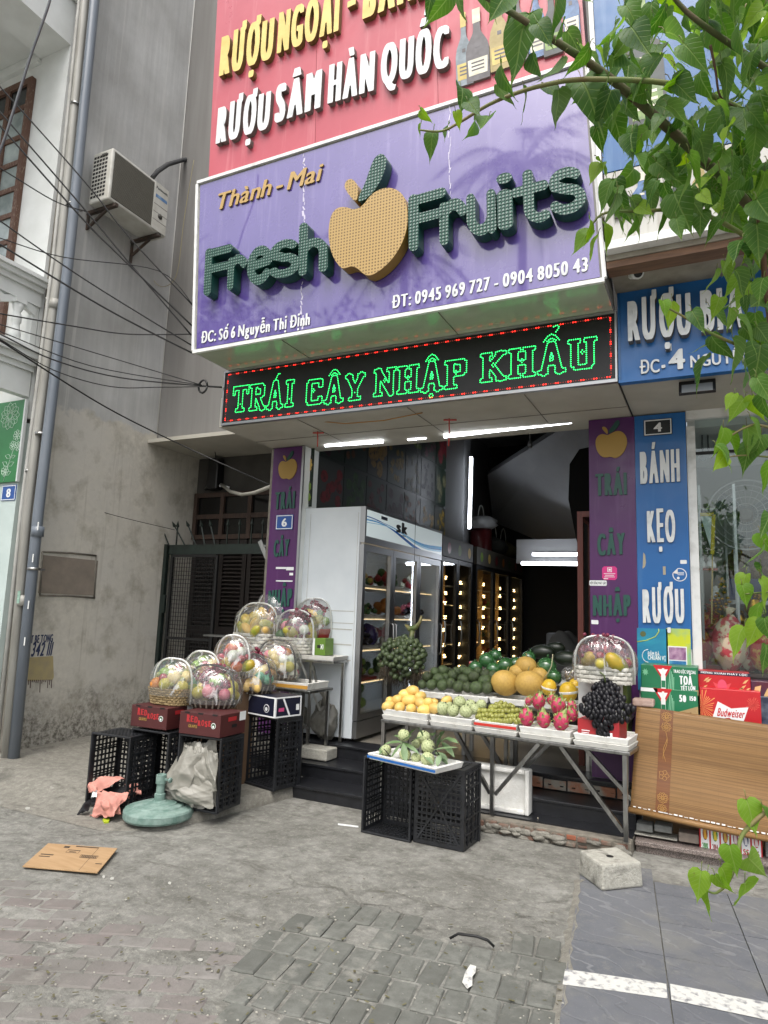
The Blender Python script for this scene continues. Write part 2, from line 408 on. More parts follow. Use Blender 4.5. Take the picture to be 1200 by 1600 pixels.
m_gateg=M('dark green gate paint','#1d2824',.45,c2='#121a17',scale=12,bump=.1)
m_steel=M('stainless steel','#b4b4b2',.28,1,c2='#8d8d8b',scale=30,stretch=(1,1,.2))
m_alu=M('aluminium','#a9aaab',.38,1)
m_blackpl=M('black plastic','#131415',.42,c2='#1d1e1f',scale=25,bump=.15)
m_rubber=M('black rubber','#0c0c0d',.6)
m_cable=M('black cable sheath','#141414',.55)
m_foam=M('white foam','#dededa',.75,c2='#d0cfc9',scale=20,bump=.35,bscale=120)
m_foamd=M('dirty white foam','#d2d1cb',.8,c2='#a8a59b',scale=9,lo=.55,hi=.75,bump=.4,bscale=110)
def mk_glass(name,tint=(1,1,1),refl=.12,rough=.02,tr=(1,1,1)):
    b=NB(name); t=b.n('BsdfTransparent'); t.inputs[0].default_value=tr+(1,); g=b.n('BsdfGlossy'); g.inputs[0].default_value=tint+(1,); g.inputs['Roughness'].default_value=rough
    lw=b.n('LayerWeight'); lw.inputs[0].default_value=.35
    f=b.math('ADD',b.math('MULTIPLY',lw.outputs[0],.5),refl,True)
    mx=b.n('MixShader'); b.set(mx.inputs[0],f); b.set(mx.inputs[1],t); b.set(mx.inputs[2],g); b.t.links.new(mx.outputs[0],b.o.inputs[0]); return b.m
m_glass=mk_glass('clear door glass',(1,1,1),.05)
m_shopglass=mk_glass('shop window glass',(.95,1,1),.03,.015,(.88,.92,.92))
def lamp(name,c,s): return M(name,c,.5,emit=c,es=s)
m_tube=lamp('lit tube','#f4f8ff',7); m_warm=lamp('warm led','#ffd890',9); m_coolled=lamp('cool led strip','#e8f2ff',6)
# ---------------- ground ----------------
mb=MB(); mb.quad((-60,-60,0),(60,-60,0),(60,60,0),(-60,60,0)); struct(mb.build('ground',m_ground))
# raised slab on the left where the crates stand
A=PZ(262,1278,.085); B=PZ(452,1226,.11); 
def slab_h(x,y):
    t=max(0,min(1,(y-3.85)/.5)); t=t*t*(3-2*t); return .085*t+.02*max(0,min(1,(y-4.5)/1.2))+.03*max(0,min(1,(-x-5.2)))*t
mb=MB(); nx,ny=34,40; vs=[];fs=[]
def ex(y): # right edge of the slab
    t=(y-A.y)/(B.y-A.y); return A.x+(B.x-A.x)*max(-.6,min(1,t))
y0,y1=3.7,7.0
ys=[y0+(y1-y0)*j/ny for j in range(ny+1)]
rr=random.Random(3)
for y in ys:
    xr=ex(y)+rr.uniform(-.012,.012)-(max(0,A.y-y)*1.3)
    for i in range(nx+1):
        x=-6.32+(xr+6.32)*i/nx; vs.append((x,y,slab_h(x,y)+.003+rr.uniform(-.002,.002)))
n=nx+1
for j in range(ny):
    for i in range(nx): fs.append((j*n+i,j*n+i+1,(j+1)*n+i+1,(j+1)*n+i))
o=len(vs)
for j in range(ny+1):
    p=vs[j*n+nx]; vs.append((p[0]+.012+rr.uniform(-.006,.01),p[1],-.02))
for j in range(ny): fs.append((j*n+nx,o+j,o+j+1,(j+1)*n+nx))
mb.add(vs,fs,0,True); struct(mb.build('raised_slab',m_slab))
# pavers: individually laid stones, one paving surface
def inpoly(x,y,P):
    c=False
    for i in range(len(P)):
        (x1,y1),(x2,y2)=P[i],P[i-1]
        if (y1>y)!=(y2>y) and x<(x2-x1)*(y-y1)/(y2-y1)+x1: c=not c
    return c
def pavers(name,poly,mat,ang,w,l,gap,zf,skip=0,seed=1):
    r=random.Random(seed); mb=MB(); ca,sa=math.cos(ang),math.sin(ang); cx=sum(p[0] for p in poly)/len(poly); cy=sum(p[1] for p in poly)/len(poly)
    for j in range(-16,17):
        for i in range(-30,31):
            u=(i+(.5 if j%2 else 0)*(.6 if seed==1 else 1))*w+r.uniform(-.004,.004)+.012*math.sin(j*1.7); v=j*l+r.uniform(-.006,.006)
            x=cx+u*ca-v*sa; y=cy+u*sa+v*ca
            if not inpoly(x,y,poly) or r.random()<skip: continue
            a=r.uniform(-.04,.04); c2,s2=math.cos(ang+a),math.sin(ang+a); hw,hl=(w-gap)/2+r.uniform(-.004,.002),(l-gap)/2+r.uniform(-.006,.002)
            z=zf(x,y,r); k=8; ring=[]
            def sq(hw,hl,z,jit):
                o=[]
                for sx,sy in ((-1,-1),(0,-1),(1,-1),(1,0),(1,1),(0,1),(-1,1),(-1,0)):
                    px,py=sx*hw+r.uniform(-jit,jit),sy*hl+r.uniform(-jit,jit)
                    if sx and sy: px*=.97;py*=.97
                    o.append((x+px*c2-py*s2,y+px*s2+py*c2,z+r.uniform(-.0012,.0012)))
                return o
            t=(r.uniform(-.012,.012),r.uniform(-.01,.01))
            A_=sq(hw,hl,z-.05,.001); B_=sq(hw,hl,z-.006,.003); C_=sq(hw-.008,hl-.008,z,.003)
            B_=[(p[0],p[1],p[2]+(p[0]-x)*t[0]+(p[1]-y)*t[1]) for p in B_]; C_=[(p[0],p[1],p[2]+(p[0]-x)*t[0]+(p[1]-y)*t[1]) for p in C_]
            f=[]
            for q in range(2):
                for s_ in range(8): f.append((q*8+s_,q*8+(s_+1)%8,(q+1)*8+(s_+1)%8,(q+1)*8+s_))
            f.append(tuple(range(16,24))); mb.add(A_+B_+C_,f,0,False)
    return struct(mb.build(name,mat))
pg=[tuple(PZ(*q,0)[:2]) for q in [(466,1418),(560,1428),(640,1442),(700,1462),(790,1474),(884,1484),(880,1600),(868,1660),(300,1660),(330,1590),(352,1530),(395,1468)]]
pavers('paving_stones',pg,m_paverg,rad(8),.118,.215,.007,lambda x,y,r:.011+r.uniform(-.003,.003)-.012*max(0,r.random()-.75)*4,.02,1)
pp=[tuple(PZ(*q,0)[:2]) for q in [(-200,1380),(40,1372),(190,1402),(300,1432),(440,1410),(455,1420),(390,1468),(345,1530),(322,1590),(290,1700),(-300,1700),(-700,1450)]]
pavers('worn_paving_stones',pp,m_paverp,rad(24),.205,.118,.008,lambda x,y,r:r.choice([-.002,.0015,.003,.004,.005])+r.uniform(-.001,.003)-.010*max(0,min(1,(y-2.75)/.3)),.05,5)
# old damp stains on the concrete apron
m_st=NB('damp stain'); _P=m_st.pos(); _n=m_st.noise(_P,7,6,.75,.8); m_st.col(m_st.mix(m_st.noise(_P,30,5,.7),'#3a3833','#57544c')); m_st.p(Roughness=.8)
_u=m_st.n('TexCoord').outputs['Generated']; _s=m_st.n('VectorMath',operation='SUBTRACT'); m_st.set(_s.inputs[0],_u); _s.inputs[1].default_value=(.5,.5,0); _l=m_st.n('VectorMath',operation='LENGTH'); m_st.set(_l.inputs[0],_s)
m_st.p(Alpha=m_st.ramp(m_st.math('ADD',_l.outputs[1],m_st.math('MULTIPLY',m_st.math('SUBTRACT',_n,.5),1.5)),.22,.46,(.85,.85,.85,1),(0,0,0,1))); m_st=m_st.m
for k,q in enumerate(([(470,1415),(560,1405),(700,1420),(760,1440),(740,1475),(640,1462),(560,1445),(470,1440)],[(780,1415),(850,1410),(892,1425),(888,1480),(820,1490),(780,1460)],[(565,1372),(610,1368),(650,1378),(690,1382),(690,1402),(620,1398),(570,1388)],[(150,1375),(210,1335),(280,1300),(300,1308),(240,1345),(180,1395)],[(0,1255),(70,1248),(90,1262),(50,1285),(0,1290)],[(20,1205),(110,1215),(135,1240),(60,1232),(0,1238)],[(640,1330),(760,1322),(900,1355),(890,1385),(760,1350)])):
    mb=MB(); w=[PZ(*p,.0042+.0012*k) for p in q]; mb.add(w,[tuple(range(len(w)-1,-1,-1))]); struct(mb.build('ground_stain',m_st))
# slate tiles
mb=MB(); u=V((.992,.125,0)); v=V((-.125,.992,0))
us=[-.245,.19,.597,1.01,1.43,1.85]; vsx=[1.8,2.2,2.6,3.0,3.405,3.806,4.208,4.61,5.02]
r=random.Random(5)
for i in range(len(us)-1):
    for j in range(len(vsx)-1):
        if i==0 and j==7: pass
        a,b_,c,d=us[i]+.003,us[i+1]-.003,vsx[j]+.0025,vsx[j+1]-.0025
        if i>=1 and j==7: d-=.22
        z=.012+r.uniform(0,.002); Z=lambda p,q,h:u*p+v*q+V((0,0,h))
        mb.add([Z(a,c,-.02),Z(b_,c,-.02),Z(b_,d,-.02),Z(a,d,-.02),Z(a,c,z),Z(b_,c,z),Z(b_,d,z),Z(a,d,z)],[(0,1,5,4),(1,2,6,5),(2,3,7,6),(3,0,4,7),(4,5,6,7)])
struct(mb.build('tile_paving',m_tile))
rr=random.Random(12); mb=MB(); vs=[]; n=40
for k in range(n+1):
    p=u*(-.245)+v*(1.9+2.75*k/n); vs+=[p+V((-.02-rr.random()*.03,0,.001)),p+V((-.004,0,.012)),p+V((.004+rr.random()**2*.035,0,.0152))]
mb.add(vs,[(k*3+j,k*3+j+1,k*3+j+4,k*3+j+3) for k in range(n) for j in range(2)],0,True); struct(mb.build('cement_edge',m_slab))
mb=MB(); q=[PZ(*p,.0155) for p in [(883,1514),(960,1525),(1041,1537),(1043,1560),(960,1548),(879,1538)]]; mb.add(q,[(0,5,4,1),(1,4,3,2)])
q=[PZ(*p,.0155) for p in [(1047,1537),(1120,1551),(1240,1574),(1240,1602),(1120,1577),(1049,1562)]]; mb.add(q,[(0,5,4,1),(1,4,3,2)])
struct(mb.build('road_marking',m_paintw))
# ---------------- fruit shop building ----------------
SHOP=thing('shop_building','grey narrow building with an open dark shop front under a boxed canopy','building',(-2.4,6.0,0))
mb=MB(); mb.box(-6.298,2.5,6.2,6.5,3.63,13); mb.build('upper_wall',m_upper,SHOP)
mb=MB(); mb.box(-4.3,-.604,5.02,6.195,3.325,3.62)
q=[(-4.3,5.02),(-4.3,6.195),(-5.9,6.195)]
mb.build('canopy',m_soffit,SHOP)
mb=MB(); mb.box(-6.298,-4.303,6.05,7.0,3.58,3.627); mb.build('recess_ceiling',m_soffit,SHOP)
mb=MB(); mb.bar((-4.29,5.6,3.318),(-.61,5.6,3.318),.003,.004); mb.bar((-2.3,5.03,3.319),(-2.3,5.88,3.319),.004,.004); mb.bar((-3.4,5.03,3.319),(-3.4,5.88,3.319),.004,.004); mb.bar((-1.3,5.03,3.319),(-1.3,5.88,3.319),.004,.004); mb.build('panel_joint',m_rawc,SHOP)
mb=MB(); mb.box(-4.1,-.95,6.101,13,.1,.343); mb.build('floor',M('shop floor tiles','#8c877c',.3,c2='#7d786e',scale=5),SHOP)
for k,(ya,yb,z0,z1,xr) in enumerate(((5.18,5.50,0,.108,-.58),(5.482,5.83,.0,.226,-.58),(5.822,6.1,.0,.345,-.6))):
    mb=MB(); mb.box(-4.2 if k else -3.42,-1.72 if k==0 else xr,ya,yb,z0,z1-.022); mb.box(-4.2 if k else -3.42,-1.72 if k==0 else xr,ya-.012,yb,z1-.022,z1); mb.build('step',m_blackgr,SHOP,bevel=.004)
# interior shell
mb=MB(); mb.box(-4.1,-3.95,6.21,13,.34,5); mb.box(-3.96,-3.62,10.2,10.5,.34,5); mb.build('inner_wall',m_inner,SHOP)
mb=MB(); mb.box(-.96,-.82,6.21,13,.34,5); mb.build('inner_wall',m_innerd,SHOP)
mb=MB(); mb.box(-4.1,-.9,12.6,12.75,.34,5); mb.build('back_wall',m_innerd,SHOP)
mb=MB(); mb.box(-4.1,-.8,6.21,13,4.9,5.05); mb.build('ceiling',m_inner,SHOP)
mb=MB(); a,b_,c,d=PY(762,742,11),PY(900,655,9),PY(960,640,8.2),PY(925,880,11.5); e=PY(770,815,12.3)
mb.add([a,b_,c,d,e,a+V((0,.2,.15)),b_+V((0,.2,.15)),c+V((0,.2,.15)),d+V((0,.2,.15)),e+V((0,.2,.15))],[(0,1,2,3,4),(9,8,7,6,5)]+[(i,(i+1)%5+0,(i+1)%5+5,i+5) for i in range(5)]); mb.build('stair_soffit',m_inner,SHOP)
mb=MB(); a,b_=PY(815,878,10.4),PY(912,878,10.4); mb.box(-2.8,-.97,10.4,10.55,a.z-.02,a.z+.35); mb.build('door_lintel',M('white lintel','#9c9c9c',.7),SHOP)
# pillars
zt=3.322
mb=MB(); mb.box(-4.262,-3.885,5.915,6.2,.2,zt); mb.build('pillar',m_white,SHOP)
mb=MB(); mb.box(-.958,-.585,5.915,6.15,.2,zt); mb.build('pillar',m_white,SHOP)
mb=MB(); mb.box(-4.3,-4.266,5.9,7.0,.0,3.32); mb.build('recess_side_wall',m_rawc,SHOP)
# ---------------- recess: back wall with window and louvred door ----------------
REC=thing('recess_wall','grey back wall of the dark gated recess with brown timber window and louvred shutters','wall',(-5.2,7.1,0))
mb=MB(); mb.box(-6.3,-4.27,7.0,7.2,0,3.63); mb.build('wall',M('shaded recess plaster','#4a4844',.9,c2='#3a3835',scale=3),REC)  # plaster colour darkened to put the shade of the recess into it
W0=PY(285,752,6.95); 
zt_,zb_=3.06,2.5
fr=MB(); x0,x1=-6.24,-4.45
w=mb=MB()
for z in (zt_,zb_+.27,zb_): fr.box(x0,x1,6.93,6.998,z-.03,z+.03)
for k in range(5): 
    x=x0+(x1-x0)*k/4; fr.box(x-.03,x+.03,6.925,6.997,zb_-.03,zt_+.031)
wf=fr.build('window',m_timber,REC)
mb=MB(); mb.box(x0,x1,6.96,6.975,zb_,zt_); mb.build('pane',M('dark pane','#0a0a0b',.15),wf)
for k in range(4):
    a=x0+(x1-x0)*k/4; b2=x0+(x1-x0)*(k+1)/4; mb=MB()
    mb.box(a+.01,a+.07,6.94,6.99,.15,zb_-.04); mb.box(b2-.07,b2-.01,6.94,6.99,.15,zb_-.04); mb.box(a+.071,b2-.071,6.94,6.99,.15,.25); mb.box(a+.071,b2-.071,6.94,6.99,1.25,1.35); mb.box(a+.071,b2-.071,6.94,6.99,zb_-.14,zb_-.04)
    z=.29
    while z<zb_-.16:
        if not 1.2<z<1.38: mb.obox(((a+b2)/2,6.965,z),((b2-a)/2-.072,0,0),(0,.02,.018),(0,-.003,.004))
        z+=.05
    mb.build('louvred_shutter',m_dark,REC)
# ---------------- grey boundary wall on the left ----------------
SW=thing('boundary_wall','tall weathered grey side wall, bare and stained below, behind the drainpipes','wall',(-6.45,5.8,0))
mb=MB(); mb.box(-6.6,-6.3,4.72,7.2,-.05,13); mb.build('wall',m_side,SW)
mb=MB(); mb.box(-6.6,-6.31,4.6,4.715,-.05,13); mb.build('raw_edge',m_rawc,SW)
mb=MB(); mb.tube([(-6.297,6.19,3.7),(-6.296,6.192,6.5),(-6.297,6.19,9),(-6.297,6.19,12.5)],.007,5); mb.build('pale_seam',M('pale filler','#c9c8c3',.9),SW)
a,b_=PX(66,864,-6.3),PX(148,928,-6.3)
mb=MB(); mb.box(-6.31,-6.297,a.y,b_.y,b_.z-.02,a.z-.02); mb.build('plaster_patch',M('brown render patch','#8a8074',.95,c2='#7b7268',scale=6,bump=.4),SW)
mb=MB()
for p,q in (((66,862),(150,868)),((150,868),(147,934)),((62,930),(148,934)),((66,862),(62,930))):
    mb.tube([PX(*p,-6.298),(PX(*p,-6.298)+PX(*q,-6.298))/2+V((0,0,.01)),PX(*q,-6.298)],.012,5)
mb.build('patch_rim',m_rawc,SW)
mb=MB(); q=[PX(*p,-6.2965) for p in [(38,1028),(83,1025),(84,1058),(82,1062),(37,1064)]]; mb.add(q,[(4,3,2,1,0)])
mb.build('painted_rectangle',M('faded yellow paint','#a89a70',.9,c2='#9a8f72',scale=12,lo=.4,hi=.7),SW)
m_navy=M('navy stencil paint','#24304f',.85,c2='#3c4560',scale=30)
text(SW,'CAT BE TONG',PX(37,1006,-6.3),PX(82,1003,-6.3),.085,(1,0,0),.003,m_navy,'stencil_text',.05,.02,.75,.1,one=True,res=20)
text(SW,'3 342 111',PX(38,1026,-6.3),PX(80,1024,-6.3),.145,(1,0,0),.003,m_navy,'stencil_text',.03,.01,.7,.1,one=True,res=20,shear=.1)
mb=MB(); rr=random.Random(9)
for k in range(13):
    x=45+k*3; L=rr.choice([3,5,4,8,13,6,20]); a=PX(x,1062,-6.296); b_=PX(x-.8,1062+L,-6.296); mb.bar(a,b_,.008,.002,(1,0,0))
mb.build('paint_drips',M('dark red drips','#55403a',.9),SW)
# ---------------- white house on the left ----------------
WH=thing('white_house','white house with a carved balcony, brown window and green panel at the left edge','building',(-8,4.6,0))
XW=-6.5; YW=4.56
mb=MB(); mb.box(-11,XW,YW,YW+.3,3.5,13); mb.build('wall',m_white,WH)
mb=MB(); mb.box(-11,XW,YW-.02,YW+.28,-.05,3.45); mb.build('lower_wall',m_mint,WH)
a=PX(108,68,XW); bz=a.z
mb=MB(); mb.box(XW-.5,XW,2.0,YW-.002,bz,bz+.55); mb.box(-11,XW-.502,2,YW-.002,bz+.12,bz+.5); mb.build('beam',m_white,WH)
mb=MB()
for k,(h,w) in enumerate(((.56,.03),(.63,.06),(.7,.10),(.79,.13))): mb.box(XW-.3,XW+w,2.0,YW+.1,bz+h-.008,bz+h+.055)
mb.build('cornice',m_white,WH)
mb=MB()
for h,w in ((.08,.02),(.02,.05)): mb.box(-11,XW-.5,YW-w,YW-.001,bz-.03+h-.06,bz+h-.04)
mb.build('wall_moulding',m_white,WH)
# balcony side: rails, posts, ledge
a=PX(77,437,XW+.12); rz=a.z; b_=PX(62,558,XW+.1); lz=b_.z
mb=MB()
for d,z0,z1 in ((.12,rz-.04,rz),(.09,rz-.09,rz-.042),(.05,rz-.15,rz-.092)): mb.box(XW-.1,XW+d,1.5,YW-.01,z0,z1)
mb.box(XW-.06,XW+.02,1.5,YW-.012,rz-.30,rz-.152); mb.build('balcony_rail',m_white,WH)
mb=MB()
for d,z0,z1 in ((.10,lz-.03,lz+.03),(.13,lz+.032,lz+.07),(.06,lz-.1,lz-.032),(.03,lz-.16,lz-.102)): mb.box(XW-.1,XW+d,1.5,YW-.01,z0,z1)
mb.box(XW-.1,XW+.005,1.5,YW-.015,PX(47,621,XW).z,lz-.162); mb.build('balcony_ledge',m_white,WH)
for y in (YW-.24,YW-.62,YW-1.0,YW-1.38,YW-1.76):
    mb=MB(); H=rz-.3-lz-.07; c=(XW-.02,y,lz+.07)
    mb.box(XW-.09,XW+.05,y-.07,y+.07,lz+.07,lz+.12); mb.lathe([(.03,.05),(.055,.08),(.06,.12),(.045,.18),(.035,H*.45),(.05,H*.5),(.05,H*.62),(.035,H*.72),(.055,H-.1),(.055,H-.05)],12,c); mb.box(XW-.08,XW+.04,y-.06,y+.06,lz+.07+H-.05,lz+.07+H)
    for s in (-1,1): mb.obox((XW-.02,y+s*.12,rz-.34),(.03,0,0),(0,.07,s*-.03),(0,.01,.04))
    mb.build('baluster',m_white,WH)
mb=MB(); mb.box(XW-.08,XW,YW-.08,YW-.013,lz+.07,rz-.3); mb.build('end_post',m_white,WH)
# window facing the street
a=PY(54,121,YW-.03); b_=PY(20,420,YW-.03); wx1=a.x; wz1=a.z; wz0=lz-.3
fr=MB(); wx0=wx1-1.3
fr.box(wx1-.07,wx1,YW-.06,YW-.003,wz0,wz1); fr.box(wx0,wx0+.07,YW-.06,YW-.003,wz0,wz1); fr.box(wx0+.071,wx1-.071,YW-.06,YW-.003,wz1-.08,wz1)
for x in (wx1-.42,wx1-.85): fr.box(x-.035,x+.035,YW-.055,YW-.003,wz0,wz1-.081)
for k in range(7):
    z=wz1-.42-k*.33 if k else wz1-.36
    fr.box(wx0+.072,wx1-.072,YW-.05,YW-.02,z-.03,z+.03)
fw=fr.build('window',M('peeling brown window paint','#5b3f31',.65,c2='#8d7c6c',scale=14,stretch=(6,6,1.5),lo=.58,hi=.68,bump=.4),WH)
mb=MB(); mb.box(wx0+.05,wx1-.05,YW-.032,YW-.025,wz0,wz1-.36); mb.build('pane',M('frosted pane','#a7b2b1',.2,c2='#6f7a79',scale=3),fw)
mb=MB(); mb.box(wx0+.05,wx1-.05,YW-.032,YW-.025,wz1-.355,wz1-.05); mb.build('pane',M('dark upper pane','#25292a',.2),fw)
# beige strip and green panel
GP=thing('flower_panel','dark green panel with white line drawn flowers on the white house above the number plate','panel',(-6.9,YW-.03,2.3))
a=PY(41,624,YW-.04); b_=PY(33,752,YW-.04)
gx1=a.x; mb=MB(); mb.box(gx1-1.2,gx1,YW-.05,YW-.022,b_.z,a.z); mb.build('panel',M('green panel','#1f6b35',.35,c2='#2b7a41',scale=1.5),GP,bevel=.003)
mb=MB(); mb.box(gx1+.001,gx1+.022,YW-.055,YW-.022,b_.z,a.z); mb.build('panel_edge',M('pale edge','#cfd3d2',.4),GP)
mb=MB(); rr=random.Random(2)
def fl(cx,cz,R,n):
    for k in range(n):
        t=2*math.pi*k/n; p=[]
        for s_ in range(7):
            q=s_/6; w=math.sin(q*math.pi)*R*.32; p.append((cx+math.cos(t)*R*(.25+.75*q)-math.sin(t)*w,cz+math.sin(t)*R*(.25+.75*q)+math.cos(t)*w))
        p2=[(2*cx+2*math.cos(t)*0-x,z) for x,z in p]
        mb.tube([(x,YW-.0515,z) for x,z in p],.0022,4); 
        for s_ in (1,):
            p=[]
            for i2 in range(7):
                q=i2/6; w=-math.sin(q*math.pi)*R*.32; p.append((cx+math.cos(t)*R*(.25+.75*q)-math.sin(t)*w,cz+math.sin(t)*R*(.25+.75*q)+math.cos(t)*w))
            mb.tube([(x,YW-.0515,z) for x,z in p],.0022,4)
    mb.tube([(cx+math.cos(t)*R*.22,YW-.0515,cz+math.sin(t)*R*.22) for t in [k*math.pi/6 for k in range(13)]],.0022,4)
for px,py,R,n in ((16,650,.15,11),(27,680,.06,8),(28,697,.055,8),(20,696,.05,7),(8,736,.06,7)): p=PY(px,py,YW-.05); fl(p.x,p.z,R,n)
st=[PY(*q,YW-.0515) for q in [(21,702),(17,715),(12,728),(8,742),(5,752)]]; mb.tube(st,.0022,4)
for k,(px,py) in enumerate([(24,712),(8,712),(22,722),(4,722),(17,737),(2,735)]):
    p=PY(px,py,YW-.0515); q=st[1+k//2]; mid=(p+q)/2; d=V((-(p-q).z,0,(p-q).x))*.25; mb.tube([q,mid+d,p],.002,4); mb.tube([q,mid-d,p],.002,4)
mb.build('flower_drawing',M('white line paint','#c9dccd',.5),GP)
def plate(label,px0,py0,px1,py1,y,digit,mc,md,rim=None,cat='number plate',n='number_plate',dz=0):
    a,b_=PY(px0,py1,y),PY(px1,py0,y); t=thing(n,label,cat,((a.x+b_.x)/2,y,a.z))
    mb=MB(); mb.box(a.x,b_.x,y-.008,y,a.z,b_.z); mb.build('plate',mc,t,bevel=.003)
    w,h=b_.x-a.x,b_.z-a.z
    mb=MB(); e=.008 if rim is None else rim
    for x0,x1,z0,z1 in ((a.x+.006,b_.x-.006,a.z+.006,a.z+.006+e),(a.x+.006,b_.x-.006,b_.z-.006-e,b_.z-.006),(a.x+.006,a.x+.006+e,a.z+.0065+e,b_.z-.0065-e),(b_.x-.006-e,b_.x-.006,a.z+.0065+e,b_.z-.0065-e)): mb.box(x0,x1,y-.0095,y-.0082,z0,z1)
    mb.build('rim',md,t)
    cx=(a.x+b_.x)/2; gw=w*.30; text(t,digit,(cx-gw/2,y-.008,a.z+h*.22),(cx+gw/2,y-.008,a.z+h*.22),h*.56,(0,-1,0),.0015,md,'digit',.05,.02,.8,one=True)
    return t
m_blue=M('blue enamel','#1f4d94',.3); m_wenamel=M('white enamel','#e4e6e6',.35)
plate('small blue number plate reading 8 on the white house',2,757,27,783,YW-.021,'8',m_blue,m_wenamel)
# ---------------- signs ----------------
FN=V((0,-1,0))
def mk_panel(name,c,c2,streak='#ffffff',sa=.25,rough=.28,coat=.3):
    b=NB(name); P=b.co('Object'); n=b.noise(P,1.6,5,.6)
    cc=b.mix(b.ramp(n,.35,.7),c,c2)
    cc=b.mix(b.ramp(b.noise(b.co('Object',(7,7,.5)),2.2,5,.6),.55,.78,(0,0,0,1),(sa,sa,sa,1)),cc,streak)
    cc=b.mix(b.ramp(b.noise(b.co('Object',(1,1,.6)),9,6,.8,1),.66,.74,(0,0,0,1),(sa*.8,)*3+(1,)),cc,streak)
    b.col(cc); b.p(Roughness=b.ramp(b.noise(P,3,5,.7),.3,.75,(rough*.6,)*3+(1,),(rough*1.6,)*3+(1,))); b.b.inputs['Coat Weight'].default_value=coat; b.b.inputs['Coat Roughness'].default_value=.04; b.b.inputs['Coat IOR'].default_value=1.5+coat*.45
    b.bump(b.noise(P,1.3,3,.5),.12,.02); return b.m
m_purple=mk_panel('faded purple sign sheet','#4f4085','#5c4d92','#b3a8d2',.22,.25,.85)
m_red=mk_panel('faded red sign sheet','#b04a57','#ba5662','#eab4b6',.2,.4,.1)
m_bluesh=mk_panel('blue sign sheet','#0d4f86','#125a92','#a9cbe0',.15,.4,.15)
m_bluef=mk_panel('blue fascia sheet','#175d9e','#1d65a5','#8fb6da',.08,.4,.1)
m_purpil=mk_panel('purple pillar sheet','#4d1b58','#4a1a55','#b98fc4',.12,.4,.1)
m_wframe=M('white sign frame','#dfe0dd',.45,c2='#b9bab5',scale=7,lo=.5,hi=.75)
m_goldl=M('pale yellow letter face','#dfc878',.45,c2='#cdb25e',scale=6)
m_goldside=M('dark brass letter edge','#6f5d34',.5)
m_wlet=M('white letter face','#d9dcdc',.4,c2='#b9bdbf',scale=9,lo=.5,hi=.75)
m_wside=M('grey letter edge','#6a6661',.6)
m_greenl=M('dark green letter face','#1f5046',.4); m_greens=M('dark green letter edge','#15382f',.4)
m_goldflat=M('ochre lettering','#b3945a',.5)
def mk_bulb(name,c,cb,pitch,hole,shape=1):
    b=NB(name); P=b.co('Object',(1/pitch,1/pitch,1/pitch))
    s=b.n('SeparateXYZ'); b.set(s.inputs[0],P)
    row=b.math('FLOOR',s.outputs[2]); off=b.math('MULTIPLY',b.math('MODULO',row,2),.0)
    fx=b.math('SUBTRACT',b.math('FRACT',b.math('ADD',s.outputs[0],off)),.5); fz=b.math('SUBTRACT',b.math('FRACT',s.outputs[2]),.5)
    r=b.math('SQRT',b.math('ADD',b.math('MULTIPLY',fx,fx),b.math('MULTIPLY',fz,fz)))
    k=b.ramp(r,hole-.06,hole+.06,(1,1,1,1),(0,0,0,1))
    b.col(b.mix(k,c,cb)); b.p(Roughness=.4); b.bump(b.ramp(r,.1,.5),.5*shape,.01); return b.m
m_bgreen=mk_bulb('green bulb covered face','#143f35','#5f8474',.027,.20); m_bgreen_s=M('green return','#15433a',.45)
m_bgold=mk_bulb('gold perforated face','#b0925a','#5f4a26',.0265,.27,-1); m_bgold_s=M('gold return','#8f7230',.45)
def ux(px,py,y): p=PY(px,py,y); return p
# --- purple main sign: sheared box ---
YS=4.5
BL,BR=PY(303,552,YS),PY(945,437,YS); TL,TR=PY(310,285,YS),PY(917,98,YS)
PS=thing('purple_sign','large purple light box sign with the apple emblem and raised green bulb letters','sign',((BL.x+BR.x)/2,YS+.25,BL.z))
zb=(BL.z+BR.z)/2; ztp=(TL.z+TR.z)/2
c=[V((BL.x,YS,zb)),V((BR.x,YS,zb)),V((TR.x,YS,ztp)),V((TL.x,YS,ztp))]
bk=[p+V((0,.5,0)) for p in c]
mb=MB(); ins=[V((c[0].x+.03,YS-.004,zb+.03)),V((c[1].x-.03,YS-.004,zb+.03)),V((c[2].x-.03,YS-.004,ztp-.03)),V((c[3].x+.03,YS-.004,ztp-.03))]
mb.add(ins,[(0,1,2,3)]); mb.build('face_panel',m_purple,PS)
mb=MB(); mb.add(c+bk,[(0,1,2,3),(3,2,6,7),(0,3,7,4),(1,5,6,2)]); mb.build('casing',M('grey sign casing','#8d8c86',.6,c2='#77756e',scale=5),PS)
fr=MB()
for p,q,up in ((c[0],c[1],(0,0,1)),(c[3],c[2],(0,0,1))): fr.bar(p+V((-.0,-.008,0)),q+V((0,-.008,0)),.03,.03,(0,0,1))
for p,q in ((c[0],c[3]),(c[1],c[2])): fr.bar(p+V((0,-.006,.016)),q+V((0,-.006,-.016)),.028,.028,(0,-1,0))
fr.build('frame',m_wframe,PS)
mb=MB(); mb.add([c[0]+V((.01,.01,-.004)),c[1]+V((-.01,.01,-.004)),bk[1]+V((-.01,0,-.004)),bk[0]+V((.01,0,-.004)),c[0]+V((.01,.01,.02)),c[1]+V((-.01,.01,.02)),bk[1]+V((-.01,0,.02)),bk[0]+V((.01,0,.02))],[(3,2,1,0),(0,1,5,4),(2,3,7,6)])
mb.build('underside',M('glossy pale underside','#b9bdae',.22,c2='#adb1a2',scale=3,coat=.4),PS)
mb=MB()
for t in (.26,.66): p=c[0].lerp(c[1],t); mb.bar(p+V((0,.01,-.006)),p+V((.0,.5,-.006)),.006,.004,(1,0,0))
